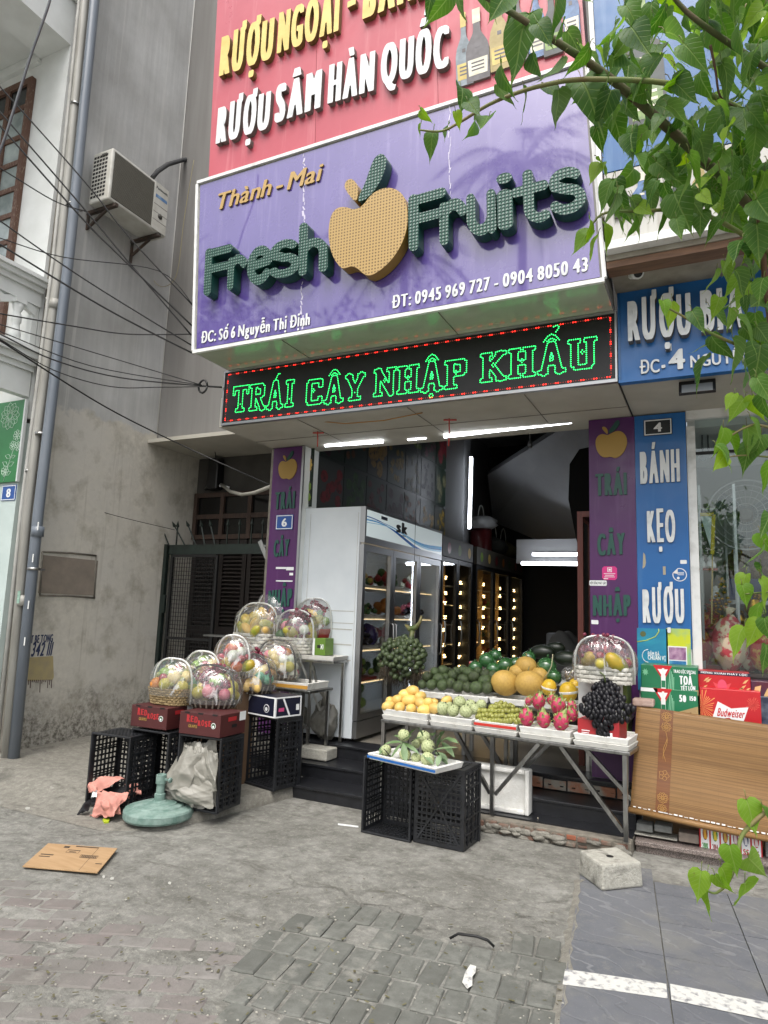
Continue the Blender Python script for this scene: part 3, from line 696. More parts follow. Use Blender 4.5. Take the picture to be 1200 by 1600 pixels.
mb.build('underside_joint',m_rawc,PS)
# white dried streaks on the sheet
mb=MB(); rr=random.Random(4)
for px,pa,pb,n in ((475,240,350,16),(472,440,515,10),(703,165,310,12)):
    for k in range(n):
        y=pa+(pb-pa)*k/n; y2=pa+(pb-pa)*(k+rr.uniform(.7,1.3))/n; w=rr.uniform(.006,.02)*(1 if px<600 else .5)
        a=PY(px+rr.uniform(-2,2),y,YS-.0055); b_=PY(px+rr.uniform(-2,2),y2,YS-.0055); mb.add([a+V((-w/2,0,0)),b_+V((-w/2*rr.uniform(.3,1.5),0,0)),b_+V((w/2*rr.uniform(.3,1.5),0,0)),a+V((w/2,0,0))],[(0,1,2,3)])
mb.build('sealant_streaks',M('white sealant','#c9c4d6',.6),PS)
sk=[V((1,0,0)),V((-.055,0,1))]
def L(parent,body,l,r,cap,y,d,mats,**k):
    p0,p1=PY(*l,y),PY(*r,y); z0=p0.z; 
    return text(parent,body,p0,p1,cap,FN,d,mats,**k)
def capw(px,py,py2,y): return abs(PY(px,py,y).z-PY(px,py2,y).z)
L(PS,'Thành - Mai',(337,331),(501,284),capw(340,331,305,YS),YS,.02,[m_goldflat,m_goldside],fx=.028,fy=.0,xs=.74,gap=.06,space=.17,shear=.22)
L(PS,'ĐC: Số 6 Nguyễn Thị Định',(315,537),(485,508),capw(315,537,519,YS),YS,.012,[m_wlet,m_wside],fx=.045,fy=0,xs=.62,gap=.07,space=.22,res=30)
L(PS,'ĐT: 0945 969 727 - 0904 8050 43',(613,483),(919,424),capw(613,483,463,YS),YS,.012,[m_wlet,m_wside],fx=.045,fy=0,xs=.62,gap=.07,space=.24,res=30)
# rounded bulb letters drawn as thick strokes (units: cap height 1)
def arc(cx,cy,rx,ry,a0,a1,n=14): return [(cx+rx*math.cos(rad(a0+(a1-a0)*i/n)),cy+ry*math.sin(rad(a0+(a1-a0)*i/n))) for i in range(n+1)]
ST={'F':[[(.14,.0),(.14,.98)],[(.14,.95),(.72,.98)],[(.14,.55),(.66,.57)]],
 'r':[[(.12,0),(.12,.55)],[(.12,.30)]+arc(.34,.36,.22,.22,165,25)],
 'e':[[(.12,.33),(.62,.40)]+arc(.37,.33,.27,.32,15,320,20)],
 's':[arc(.36,.50,.24,.18,40,200,10)+arc(.36,.16,.27,.19,90,-150,12)],
 'h':[[(.12,0),(.12,1.0)],[(.12,.30)]+arc(.36,.36,.24,.24,165,0)+[(.60,0)]],
 'u':[[(.12,.62)]+arc(.36,.26,.24,.26,180,360)+[(.60,.62)],[(.60,.62),(.60,0)]],
 'i':[[(.12,0),(.12,.58)],[(.12,.90),(.125,.905)]],
 't':[[(.25,.95),(.25,.30)]+arc(.46,.24,.21,.24,180,300),[(.0,.62),(.55,.66)]]}
def stroke_field(strokes,rad_,res=48,ext=.2):
    pts=np.array([p for s in strokes for p in s]); x0,y0=pts.min(0)-rad_-.08; x1,y1=pts.max(0)+rad_+.08; h=1/res
    X,Y=np.meshgrid(np.arange(x0,x1,h),np.arange(y0,y1,h)); D=np.full(X.shape,9.)
    for s in strokes:
        for (ax,ay),(bx,by) in zip(s[:-1],s[1:]):
            dx,dy=bx-ax,by-ay; t=np.clip(((X-ax)*dx+(Y-ay)*dy)/(dx*dx+dy*dy+1e-12),0,1); D=np.minimum(D,np.hypot(X-ax-t*dx,Y-ay-t*dy))
    return contours(rad_-D,x0,y0,h,0.0,.004)
_bk=[0]
def bulb(parent,ch,l,r_,top,rs=.115):
    """letter fitted to photo anchors: l,r_ baseline ends in pixels, top pixel of the letter"""
    C=stroke_field(ST[ch],rs); a=np.vstack([np.array(c) for c in C]); mn,mx=a.min(0),a.max(0)
    p0,p1=PY(*l,YS-.11),PY(*r_,YS-.11); u=p1-p0; w=u.length; h=abs(PY(l[0],top,YS-.11).z-p0.z)
    CC=[[((x-mn[0])/(mx[0]-mn[0])*w,(y-mn[1])/(mx[1]-mn[1])*h) for x,y in c] for c in C]
    mb=MB(); mb.ext(CC,(V((p0.x,YS,p0.z)),u.normalized(),V((-.04,0,1)),FN),.012,.113+.003*(_bk[0]%2)); _bk[0]+=1; return mb.build('letter',[m_bgreen,m_bgreen_s],parent)
for ch,l,r_,top in (('F',(318,463),(361,456),390),('r',(355,455),(385,449),402),('e',(385,449),(425,441),389),('s',(421,439),(469,430),380),('h',(466,432),(512,424),350)): bulb(PS,ch,l,r_,top,.105 if ch!='s' else .10)
for ch,l,r_,top in (('F',(639,394),(699,382),306),('r',(687,385),(731,377),315),('u',(730,373),(776,364),304),('i',(778,361),(803,357),272),('t',(800,356),(861,345),271),('s',(860,340),(917,330),266)): bulb(PS,ch,l,r_,top,.105 if ch!='s' else .10)
# apple emblem
def emblem(parent,box,y,d,mats_a,mats_l,name='apple_emblem',d0=0,shear=0):
    """apple, stalk and leaf inside pixel box (x0,ytop,x1,ybot) measured at the corners"""
    x0,yt,x1,yb=box; a=PY(x0,yb,y-d); b_=PY(x1,yt,y-d); w=b_.x-a.x; h=b_.z-a.z; o=V((a.x,y,a.z)); fr=(o,V((1,0,0)),V((shear,0,1)),FN)
    ap=smoothpoly([(.36,.005),(.20,.02),(.05,.17),(-.01,.38),(.0,.52),(.08,.63),(.22,.67),(.34,.63),(.40,.62),(.50,.66),(.66,.72),(.84,.70),(.98,.56),(1.01,.38),(.96,.22),(.86,.08),(.72,-.01),(.60,-.03),(.50,.01),(.44,.02)],2)
    mb=MB(); mb.ext([[(x*w,z*h) for x,z in ap]],fr,d0,d); e=mb.build(name,mats_a,parent)
    st=smoothpoly([(.38,.64),(.32,.70),(.21,.81),(.22,.86),(.28,.87),(.36,.82),(.40,.72)],2)
    mb=MB(); mb.ext([[(x*w,z*h) for x,z in st]],fr,d0,d*.97); mb.build('stalk',mats_a,e)
    lf=smoothpoly([(.41,.67),(.46,.78),(.58,.90),(.66,1.0),(.76,1.02),(.78,.93),(.72,.83),(.62,.74),(.50,.68)],2)
    mb=MB(); mb.ext([[(x*w,z*h) for x,z in lf]],fr,d0,d*.99); mb.build('leaf',mats_l,e); return e
# the big emblem is measured on its face
def big_emblem():
    y=YS; d=.115; fr=(V((0,y,0)),V((1,0,0)),V((0,0,1)),FN)
    def P(px,py): p=PY(px,py,y-d); return (p.x,p.z)
    ap=[(540,391),(532,418),(519,397),(513,371),(514,350),(517,334),(525,325),(536,322),(547,326),(556,328),(569,321),(582,302),(601,292),(618,294),(631,307),(637,327),(637,352),(630,378),(616,402),(598,421),(580,431),(570,430),(562,424),(556,417),(545,415),(536,420)]
    ap=[(532,419),(519,400),(513,373),(514,350),(518,334),(527,324),(541,323),(552,328),(566,323),(580,303),(599,293),(617,294),(631,305),(637,327),(637,352),(629,380),(613,405),(595,422),(579,431),(569,429),(560,420),(550,415),(540,419)]
    mb=MB(); mb.ext([smoothpoly([P(*q) for q in ap[::-1]],2)],fr,.012,d); e=mb.build('apple_emblem',[m_bgold,m_bgold_s],PS)
    mb=MB(); mb.ext([smoothpoly([P(*q) for q in [(556,316),(560,300),(557,286),(549,278),(540,282),(537,292),(546,306)][::-1]],2)],fr,.012,d*.97); mb.build('stalk',[m_bgold,m_bgold_s],e)
    mb=MB(); mb.ext([smoothpoly([P(*q) for q in [(558,316),(572,311),(585,298),(597,278),(604,256),(603,243),(594,239),(584,247),(577,266),(570,287),(562,303)][::-1]],2)],fr,.012,d*.99); mb.build('leaf',[m_bgreen,m_bgreen_s],e)
big_emblem()
# --- red sign above ---
YR=4.53
RL,RR=PY(326,279,YR),PY(917,95,YR); zt_=8.1
RS=thing('red_sign','red sign board with yellow and white raised lettering and printed bottles above the purple sign','sign',((RL.x+RR.x)/2,YR+.1,ztp+.02))
zr0=ztp+.012
mb=MB(); o=[V((RL.x,YR,zr0)),V((RR.x,YR,zr0)),V((RR.x-.14,YR,zt_)),V((RL.x-.09,YR,zt_))]; mb.add(o+[p+V((0,.2,0)) for p in o],[(0,1,2,3),(7,6,5,4),(0,3,7,4),(1,5,6,2),(0,4,5,1),(3,2,6,7)]); mb.build('board',m_red,RS)
mb=MB()
for t in (.34,.67): p=o[0].lerp(o[1],t); q=o[3].lerp(o[2],t); mb.bar(p+V((0,-.001,.01)),q+V((0,-.001,0)),.006,.003,(0,-1,0))
mb.build('sheet_joint',M('dark red joint','#9c4650',.6),RS)
c1=capw(349,124,61,YR-.05); c2=capw(344,230,172,YR-.05)
for body,l,r_,cp in (('RƯỢU',(347,125),(430,96),c1),('NGOẠI',(437,90),(533,54),c1),('-',(546,36),(559,30),c1),('BÁNH',(570,37),(680,-6),c1)): L(RS,body,l,r_,cp,YR,.05,[m_goldl,m_goldside],fx=.075,fy=0,xs=.50,gap=.075,res=56)
for body,l,r_,cp in (('RƯỢU',(342,230),(425,205),c2),('SÂM',(433,198),(505,173),c2),('HÀN',(516,168),(588,147),c2),('QUỐC',(598,140),(704,110),c2)): L(RS,body,l,r_,cp,YR,.05,[m_wlet,m_wside],fx=.075,fy=0,xs=.50,gap=.075,res=56)
# printed bottle cut-outs on the red sign and the boards on the right
def bottle_print(parent,px,py0,py1,wpx,y,body,label,cap,d=.02,square=False,k=[0]):
    k[0]+=1; a=PY(px,py0,y); b_=PY(px,py1,y); h=b_.z-a.z; w=wpx*(PY(px+1,py0,y).x-a.x)/2; fr=(V((a.x,y,a.z)),V((1,0,0)),V((-.05,0,1)),FN); dd=d+.0015*(k[0]%5)
    pr=[(1,.0),(1,.42),(.85,.52),(.36,.66),(.30,.72),(.30,.99)] if not square else [(.9,0),(1,.04),(1,.5),(.9,.58),(.32,.64),(.28,.70),(.28,.99)]
    pl=[(x*w,z*h) for x,z in pr]+[(-x*w,z*h) for x,z in pr[::-1]]
    mb=MB(); mb.ext([pl],fr,0,dd); o=mb.build('bottle_print',[body,m_wside],parent)
    mb=MB(); mb.ext([[(.8*w,.08*h),(.86*w,.30*h),(-.86*w,.30*h),(-.8*w,.08*h)]],fr,dd+.0004,dd+.001); mb.ext([[(.34*w,.80*h),(.34*w,1.0*h),(-.34*w,1.0*h),(-.34*w,.80*h)]],fr,dd+.0004,dd+.001); 
    mb.build('label_print',label,o)
    mb=MB(); 
    for z in (.14,.19,.24): mb.ext([[(.55*w,z*h),(.55*w,(z+.02)*h),(-.55*w,(z+.02)*h),(-.55*w,z*h)]],fr,dd+.0011,dd+.0018)
    mb.ext([[(.2*w,.45*h),(.2*w,.5*h),(-.2*w,.5*h),(-.2*w,.45*h)]],fr,dd+.0004,dd+.001); mb.build('label_lines',cap,o)
mk_=lambda n,c,c2=None:M(n,c,.4,c2=c2,scale=12)
pb1,pb2,pb3,pb4,pb5=mk_('bottle grey','#5d6a72','#87939a'),mk_('bottle dark','#3f3a3c','#5d5a5e'),mk_('bottle amber','#8c7a3e','#a8975c'),mk_('bottle blue','#27436e','#5d86b4'),mk_('bottle black','#191a1c','#2c3d3c')
lb1,lb2,lb3=mk_('label gold','#c9b45e','#a8924a'),mk_('label cream','#d8d4c2','#b9b39a'),mk_('label green','#58703c','#8fae52')
for px,y0,y1,w,b_,l_ in ((728,136,22,26,pb1,lb1),(749,128,15,36,pb2,lb2),(784,112,-10,32,pb3,lb1),(812,100,-25,30,pb2,lb2),(842,92,-30,28,pb4,lb2),(866,88,-20,30,pb5,lb3),(896,70,-60,26,pb4,lb2)): bottle_print(RS,px,y0,y1,w,YR,b_,l_,pb2)
# --- LED sign ---
YL=4.98
LBL,LBR=PY(345,665,YL),PY(965,597,YL); LT=PY(347,580,YL).z; LTr=PY(962,487,YL).z
z0=(LBL.z+LBR.z)/2; z1=zb-.008
LS=thing('led_sign','long black running light sign with green dotted letters and red dotted border','led sign',((LBL.x+LBR.x)/2,YL+.02,z0))
mb=MB(); mb.box(LBL.x+.012,LBR.x-.012,YL+.004,5.017,z0+.012,z1-.012); mb.build('panel',M('black led panel','#08090a',.45,c2='#111213',scale=9),LS)
mb=MB()
for b_ in ((LBL.x,LBR.x,z0,z0+.024),(LBL.x,LBR.x,z1-.02,z1)): mb.box(b_[0],b_[1],YL-.006,5.018,b_[2],b_[3])
for x in (LBL.x,LBR.x-.014): mb.box(x,x+.014,YL-.006,5.018,z0+.0245,z1-.0205)
mb.build('frame',m_alu,LS)
m_ledg=lamp('green led','#25dc62',2.9); m_ledr=lamp('red led','#ff2a1f',2.2); m_ledw=lamp('dim red led','#a8322a',.5)
SER={'T':[(.37,0,.63,1),(.0,.84,1,1),(.22,0,.78,.14),(0,.66,.13,.9),(.87,.66,1,.9)],
 'R':[(.12,0,.38,1),(0,0,.5,.13),(0,.87,.6,1),(.5,.80,.82,1),(.66,.52,.92,.92),(.3,.46,.82,.6),('l',.5,.5,.82,.06,.11),(.66,0,1,.13)],
 'A':[('l',.22,.05,.45,.95,.11),('l',.78,.05,.55,.95,.11),(.26,.26,.74,.42),(0,0,.38,.13),(.62,0,1,.13)],
 'I':[(.3,0,.7,1),(.1,0,.9,.14),(.1,.86,.9,1)],
 'C':[(.12,.12,.4,.88),(.2,0,.92,.16),(.2,.84,.92,1),(.76,.66,.98,.95),(.76,.05,.98,.30)],
 'Y':[('l',.18,.95,.5,.42,.12),('l',.82,.95,.5,.42,.12),(.36,0,.64,.48),(.2,0,.8,.13),(0,.87,.38,1),(.62,.87,1,1)],
 'N':[(.1,0,.3,1),(.7,0,.9,1),('l',.2,.92,.8,.08,.12),(0,0,.4,.13),(0,.87,.34,1),(.58,.87,1,1)],
 'H':[(.1,0,.36,1),(.64,0,.9,1),(.3,.42,.7,.58),(0,0,.46,.13),(0,.87,.46,1),(.54,0,1,.13),(.54,.87,1,1)],
 'P':[(.12,0,.4,1),(0,0,.55,.13),(0,.86,.6,1),(.5,.82,.85,1),(.68,.5,.95,.94),(.3,.42,.85,.57)],
 'K':[(.1,0,.36,1),('l',.3,.48,.78,.92,.11),('l',.42,.55,.8,.08,.11),(0,0,.46,.13),(0,.87,.46,1),(.6,0,1,.13),(.58,.87,1,1)],
 'U':[(.1,.1,.36,1),(.64,.1,.9,1),(.2,0,.82,.15),(0,.87,.44,1),(.56,.87,1,1)]}
def led_letter(ch,x0,w,zb_,cap,marks=''):
    res=40; h=1/res; X,Y=np.meshgrid(np.arange(-.2,1.2,h),np.arange(-.2,1.2,h)); F=np.full(X.shape,-1.)
    for s in SER[ch]:
        if s[0]=='l':
            _,ax,ay,bx,by,t=s; dx,dy=bx-ax,by-ay; q=np.clip(((X-ax)*dx+(Y-ay)*dy)/(dx*dx+dy*dy),0,1); F=np.maximum(F,t-np.hypot(X-ax-q*dx,Y-ay-q*dy))
        else:
            a,b_,c_,d=s; F=np.maximum(F,np.minimum(np.minimum(X-a,c_-X),np.minimum(Y-b_,d-Y)))
    Cs=[[(x0+x*w,zb_+z*cap) for x,z in c] for c in contours(F,-.2,-.2,h,0.0,.006)]
    def dia(pts): Cs.append([(x0+x*w,zb_+z*cap) for x,z in pts])
    op=[]
    if 'a' in marks: op.append([(.5,1.10),(.62,1.28),(.72,1.28)])
    if 'c' in marks: op+= [[(.22,1.08),(.36,1.24),(.5,1.30),(.64,1.24),(.78,1.08)],[(.34,1.08),(.5,1.17),(.66,1.08)]]
    if 'd' in marks: op.append([(.5+.08*math.cos(t),-.17+.07*math.sin(t)) for t in [k*math.pi/3 for k in range(7)]])
    if 'h' in marks: op.append([(.66,1.36),(.72,1.42),(.78,1.50),(.70,1.58),(.58,1.54)])
    mb=MB(); pit=.0165; r=.0050
    def dot(x,z):
        o=V((x,YL+.003,z)); mb.add([o+V((r*math.cos(k*math.pi/3),0,r*math.sin(k*math.pi/3))) for k in range(6)]+[o+V((0,-.005,0))],[(k,(k+1)%6,6) for k in range(6)])
    def walk(c,closed):
        c=list(c)+([c[0]] if closed else []); L_=sum(math.dist(a,b_) for a,b_ in zip(c,c[1:])); n=max(2,round(L_/pit)); st=L_/n; acc=0;nx=0.0
        for a,b_ in zip(c,c[1:]):
            d=math.dist(a,b_)
            while nx<=acc+d+1e-9 and d>0: t=(nx-acc)/d; dot(a[0]+(b_[0]-a[0])*t,a[1]+(b_[1]-a[1])*t); nx+=st
            acc+=d
    for c in Cs: walk(c,True)
    for c in op: walk([(x0+x*w,zb_+z*cap) for x,z in c],False)
    # ornament dots inside
    for x,z in ((.5,.5),(.45,.56),(.56,.56),(.5,.62)) if ch in 'ANHKCPU' else ((.5,.3),): dot(x0+x*w,zb_+z*cap)
    return mb.build('letter',m_ledg,LS)
for word,l,r_,capp,marks in (('TRAI',(362,645),(459,635),(605,),{2:'a'}),('CAY',(474,634),(569,624),(595,),{1:'c'}),('NHAP',(583,620),(730,605),(578,),{2:'cd'}),('KHAU',(750,598),(933,573),(553,),{2:'ch'})):
    p0,p1=PY(*l,YL),PY(*r_,YL); cap=abs(PY(l[0],capp[0],YL).z-p0.z); ws={'I':.6,'N':1.05}; tot=sum(ws.get(c_,1) for c_ in word); g=.08; un=(p1.x-p0.x)/(tot+g*(len(word)-1)); x=p0.x
    for i,ch in enumerate(word): w=ws.get(ch,1)*un; t=(x-p0.x)/(p1.x-p0.x); led_letter(ch,x,w,p0.z+(p1.z-p0.z)*t,cap,marks.get(i,'')); x+=w+g*un
mb=MB(); m2=MB()
def rdots(a,b_,n):
    for k in range(n):
        for j,(M_,r) in enumerate(((mb,.0062),(mb,.0062),(m2,.004),(m2,.004),(m2,.004))):
            t=(k+j*.2+.1)/n; o=a.lerp(b_,t); M_.add([o+V((r*math.cos(q*math.pi/3),0,r*math.sin(q*math.pi/3))) for q in range(6)]+[o+V((0,-.005,0))],[(q,(q+1)%6,6) for q in range(6)])
e=.045; xa,xb,za,zc=LBL.x+e,LBR.x-e,z0+.024+.02,z1-.04
rdots(V((xa,YL+.003,zc)),V((xb,YL+.003,zc)),38); rdots(V((xb,YL+.003,za)),V((xa,YL+.003,za)),38); rdots(V((xa,YL+.003,za)),V((xa,YL+.003,zc)),5); rdots(V((xb,YL+.003,zc)),V((xb,YL+.003,za)),5)
mb.build('border_lights',m_ledr,LS); m2.build('border_lights',m_ledw,LS)
# --- pillar signs ---
def rect(px0,py0,px1,py1,y): a,b_=PY(px0,py1,y),PY(px1,py0,y); return a.x,b_.x,a.z,b_.z
YP=5.9
def pillar(label,x0,x1,zb_,zt_,m,edge):
    t=thing('pillar_sign',label,'sign',((x0+x1)/2,YP+.005,zb_))
    mb=MB(); mb.box(x0,x1,YP-.002,YP+.012,zb_,zt_); mb.build('panel',m,t)
    return t
m_flatgold=M('flat gold emblem','#a3823c',.5); m_flatgreen=M('flat dark green emblem','#1c4a41',.5)
PL=pillar('narrow purple pillar sign with apple emblem beside the number 6 plate',-4.27,-3.90,.35,3.318,m_purpil,None)
mb=MB(); mb.box(-3.899,-3.875,YP-.012,YP+.012,.35,3.318); mb.build('edge_strip',m_alu,PL)
emblem(PL,(434,704,465,749),YP,.012,[m_flatgold]*2,[m_flatgreen]*2)
for body,l,r_,top in (('TRÁI',(430,796),(461,794),768),('CÂY',(428,870),(452,868),843),('NHẬP',(419,950),(456,947),921)): L(PL,body,l,r_,capw(l[0],l[1],top,YP),YP,.014,[m_greenl,m_greens],fx=.065,fy=0,xs=.45,gap=.07,res=48)
mb=MB()
for x0,y0,x1,y1 in ((431,886,447,889),(447,886,459,891),(452,895,458,899),(431,907,457,908.5)): a,b2,c_,d=rect(x0,y0,x1,y1,YP-.004); mb.box(a,b2,YP-.0045,YP-.003,c_,d)
mb.build('torn_sticker',m_wenamel,PL)
plate('small blue number plate reading 6 on the left purple pillar',431,804,459,828,YP-.004,'6',m_blue,m_wenamel)
PR=pillar('tall purple pillar sign with apple emblem beside the blue pillar sign',-.957,-.583,.35,3.318,m_purpil,None)
emblem(PR,(931,656,979,716),YP,.012,[m_flatgold]*2,[m_flatgreen]*2)
for body,l,r_,top in (('TRÁI',(931,775),(980,773),739),('CÂY',(934,868),(977,866),833),('NHẬP',(927,962),(986,962),928)): L(PR,body,l,r_,capw(l[0],l[1],top,YP),YP,.016,[m_greenl,m_greens],fx=.065,fy=0,xs=.48,gap=.07,res=48)
def sticker(name,label,x0,y0,x1,y1,y,m,lines=None,ml=None,rim=None):
    a,b2,c_,d=rect(x0,y0,x1,y1,y); t=thing(name,label,'sticker',((a+b2)/2,y,c_))
    mb=MB(); w,h=(b2-a),(d-c_); r=min(w,h)*.14; pl=[(a+r,c_),(b2-r,c_),(b2,c_+r),(b2,d-r),(b2-r,d),(a+r,d),(a,d-r),(a,c_+r)]; mb.ext([pl],(V((0,y,0)),V((1,0,0)),V((0,0,1)),FN),0,.002); mb.build('sheet',m,t)
    if lines:
        mb=MB()
        for lx0,lx1,lz0,lz1 in lines: mb.box(a+w*lx0,a+w*lx1,y-.003,y-.0021,c_+h*lz0,c_+h*lz1)
        mb.build('print',ml,t)
    return t
sticker('payment_sticker','square pink sticker on the right purple pillar sign',941,885,964,906,YP-.0025,M('pink sticker','#cf2f7e',.4),[(.36,.66,.88,.92),(.36,.40,.62,.88),(.62,.66,.62,.88),(.36,.66,.58,.62),(.44,.58,.68,.82),(.12,.88,.44,.48),(.2,.8,.32,.36),(.15,.85,.2,.24),(.1,.4,.06,.12)],m_wenamel)
s_=sticker('notice_sticker','thin white notice strip stuck low on the right purple pillar sign',921,907,948,915,YP-.0025,m_wenamel)
a,b2,c_,d=rect(922,909,947,913,YP-.0045); text(s_,'HỢP ĐỒNG PHÁT GIẤY',(a,YP-.0045,c_),(b2,YP-.0045,c_),d-c_,FN,.0008,M('dark print','#33413c',.6),'print',.03,.0,.6,.08,one=True,res=14)
sticker('torn_label','tiny torn white label under the lowest word of the right purple pillar sign',924,969,935,975,YP-.0025,m_wenamel)
# blue pillar sign
PB=pillar('tall blue pillar sign with white raised words and the number 4 plate',-.581,-.188,1.40,3.318,m_bluef,None)
for body,l,r_,top in (('BÁNH',(1001,757),(1063,753),704),('KẸO',(1012,848),(1056,847),796),('RƯỢU',(1005,973),(1070,973),918)): L(PB,body,l,r_,capw(l[0],l[1],top,YP),YP,.022,[m_wlet,m_wside],fx=.06,fy=0,xs=.44,gap=.09,res=52)
plate('dark number plate reading 4 at the top of the blue pillar sign',1006,653,1050,682,YP-.004,'4',M('black plate','#22272a',.4),m_wenamel)
mb=MB(); a,b2,c_,d=rect(1004,863,1009,889,YP-.003); mb.ext([[(a,c_),(a+.02,c_+.02),(b2,c_+.05),(b2-.005,d-.02),(a+.008,d)]],(V((0,YP,0)),V((1,0,0)),V((0,0,1)),FN),.001,.003); a,b2,c_,d=rect(1036,885,1040,898,YP-.003); mb.box(a,b2,YP-.005,YP-.003,c_,d); mb.build('peeled_patch',M('bare board','#a9a08a',.8),PB)
a,b2,c_,d=rect(1051,887,1073,909,YP-.003); t=thing('round_sticker','round blue sticker with white rim and curled corner on the blue pillar sign','sticker',((a+b2)/2,YP-.003,c_))
R=(b2-a)/2; O=V(((a+b2)/2,YP-.0025,(c_+d)/2)); circ=lambda r,a0=0,a1=360,n=28:[(r*math.cos(rad(a0+(a1-a0)*k/n)),r*math.sin(rad(a0+(a1-a0)*k/n))) for k in range(n+(0 if a1-a0==360 else 1))]
fr=(O,V((1,0,0)),V((0,0,1)),FN)
mb=MB(); mb.ext([circ(R,-195,105)],fr,0,.0015); mb.build('rim',m_wenamel,t); mb=MB(); mb.ext([circ(R*.88,-195,105)],fr,.0016,.0022); mb.build('face',m_bluef,t)
mb=MB(); p=circ(R,-195,105); mb.ext([[p[0],p[-1],(-R*.25,R*.1)]],fr,.004,.006); mb.build('curled_corner',m_wframe,t)
mb=MB(); mb.ext([circ(R*.2)],(O+V((-R*.2,0,-R*.5)),)+fr[1:],.0023,.003); 
for z in (-.05,.12,.3): mb.box(O.x-R*.3,O.x+R*.6,O.y-.0031,O.y-.0024,O.z+z*R,O.z+z*R+R*.08)
mb.build('print',m_wenamel,t)
sticker('torn_label','tiny torn white label beside the curled round sticker on the blue pillar',1063,875,1073,881,YP-.0025,m_wenamel)
# posters at the foot of the blue pillar
def poster(name,label,x0,y0,x1,y1,y,m): 
    a,b2,c_,d=rect(x0,y0,x1,y1,y); t=thing(name,label,'poster',((a+b2)/2,y,c_)); mb=MB(); mb.box(a,b2,y-.002,y,c_,d); mb.build('sheet',m,t); return t,a,b2,c_,d
m_teal=M('teal poster print','#1c6f9c',.35,c2='#2a93a8',scale=3,stretch=(1,1,3)); m_yel=M('yellow poster print','#c3cc2c',.35,c2='#6fae9a',scale=4,lo=.42,hi=.62)
YQ=5.893
t,a,b2,c_,d=poster('ad_poster','teal advertising poster with white words low on the blue pillar',997,983,1043,1078,YQ,m_teal)
mb=MB(); w=b2-a; fr=(V((a,YQ,d)),V((1,0,0)),V((0,0,-1)),FN)
mb.tube([(a+w*x,YQ-.003,d-w*z) for x,z in ((0,.48),(.3,.42),(.6,.28),(.72,.1),(.72,0))],.004,5); mb.build('curve_line',M('lime line','#b6c955',.4),t)
mb=MB(); mb.ext([circ(.022)],(V((a+w*.2,YQ-.002,d-w*.2)),V((1,0,0)),V((0,0,1)),FN),0,.001); mb.build('logo_ring',M('dark gold','#57603a',.4),t)
mb=MB(); mb.tube([(a+w*(.36+.2*math.cos(q)),YQ-.003,d-w*(.95-.22*math.sin(q))) for q in [rad(k) for k in range(90,271,20)]],.003,5); mb.build('slogan_ring',m_wenamel,t)
text(t,'ĐẬM ĐÀ',(a+w*.34,YQ-.002,d-w*.93),(a+w*.72,YQ-.002,d-w*.93),.03,FN,.001,m_wenamel,'slogan',.04,.01,.7,one=True,res=18)
text(t,'CHUẨN VỊ',(a+w*.34,YQ-.002,d-w*1.07),(a+w*.92,YQ-.002,d-w*1.07),.035,FN,.001,m_wenamel,'slogan',.04,.01,.7,one=True,res=18)
mb=MB(); mb.box(a+w*.16,a+w*.84,YQ-.005,YQ-.0025,d-w*1.75,d-w*1.25); mb.build('photo_frame',m_wenamel,t); mb=MB(); mb.box(a+w*.19,a+w*.81,YQ-.006,YQ-.0052,d-w*1.75,d-w*1.28); mb.build('photo_print',M('blue grey print','#6f97b5',.3,c2='#b9cdd8',scale=14),t)
t,a,b2,c_,d=poster('ad_poster','yellow and green advertising poster with a purple photo low on the blue pillar',1043,983,1078.5,1078,YQ,m_yel)
w=b2-a
mb=MB(); mb.box(a+w*.06,a+w*.84,YQ-.005,YQ-.0025,d-w*1.9,d-w*.78); mb.build('photo_frame',m_wenamel,t); mb=MB(); mb.box(a+w*.1,a+w*.8,YQ-.006,YQ-.0052,d-w*1.38,d-w*.83); mb.build('photo_print',M('purple print','#7d4a78',.3,c2='#c9a6bd',scale=16),t)
mb=MB(); mb.box(a+w*.1,a+w*.8,YQ-.006,YQ-.0052,d-w*1.88,d-w*1.42); mb.build('photo_print',M('blue print','#1d5a9a',.3,c2='#6fc3dd',scale=7),t)
# --- blue fascia sign of the drinks shop ---
YF=4.98
a,b_=PY(962,608,YF),PY(1300,570,YF); t0=PY(962,440,YF)
FS=thing('blue_fascia_sign','blue sign board with white raised words over the right hand shop','sign',((a.x+2.4)/2,YF+.05,a.z))
mb=MB(); mb.box(-.594,2.4,YF,YF+.1,z0-.0,t0.z+.06); mb.build('board',m_bluef,FS)
mb=MB(); mb.box(-.594,2.4,YF-.004,YF-.0005,z0-.012,z0+.01); mb.build('bottom_trim',m_bluef,FS)
mb=MB(); mb.box(-.5935,-.575,YF-.005,YF-.0006,z0+.012,t0.z+.05); mb.build('edge_trim',m_bluesh,FS)
c1=capw(983,540,474,YF-.06)
for body,l,r_ in (('RƯỢU',(983,539),(1081,527)),('BIA',(1096,525),(1163,517))): L(FS,body,l,r_,c1,YF,.07,[m_wlet,m_wside],fx=.06,fy=0,xs=.5,gap=.09,res=52)
L(FS,'ĐC',(1000,585),(1031,582),capw(1000,585,564,YF),YF,.015,[m_wlet,m_wside],fx=.03,xs=1,gap=.12); L(FS,'-',(1034,583),(1040,582),.14,YF,.015,[m_wlet,m_wside],fx=.04,fy=.02,xs=1)
L(FS,'4',(1045,579),(1071,576),capw(1045,579,547,YF),YF,.015,[m_wlet,m_wside],fx=.06,fy=.02,xs=1); L(FS,'NGUYỄN THỊ ĐỊNH',(1079,575),(1300,551),capw(1080,575,556,YF),YF,.015,[m_wlet,m_wside],fx=.03,xs=.9,gap=.12)
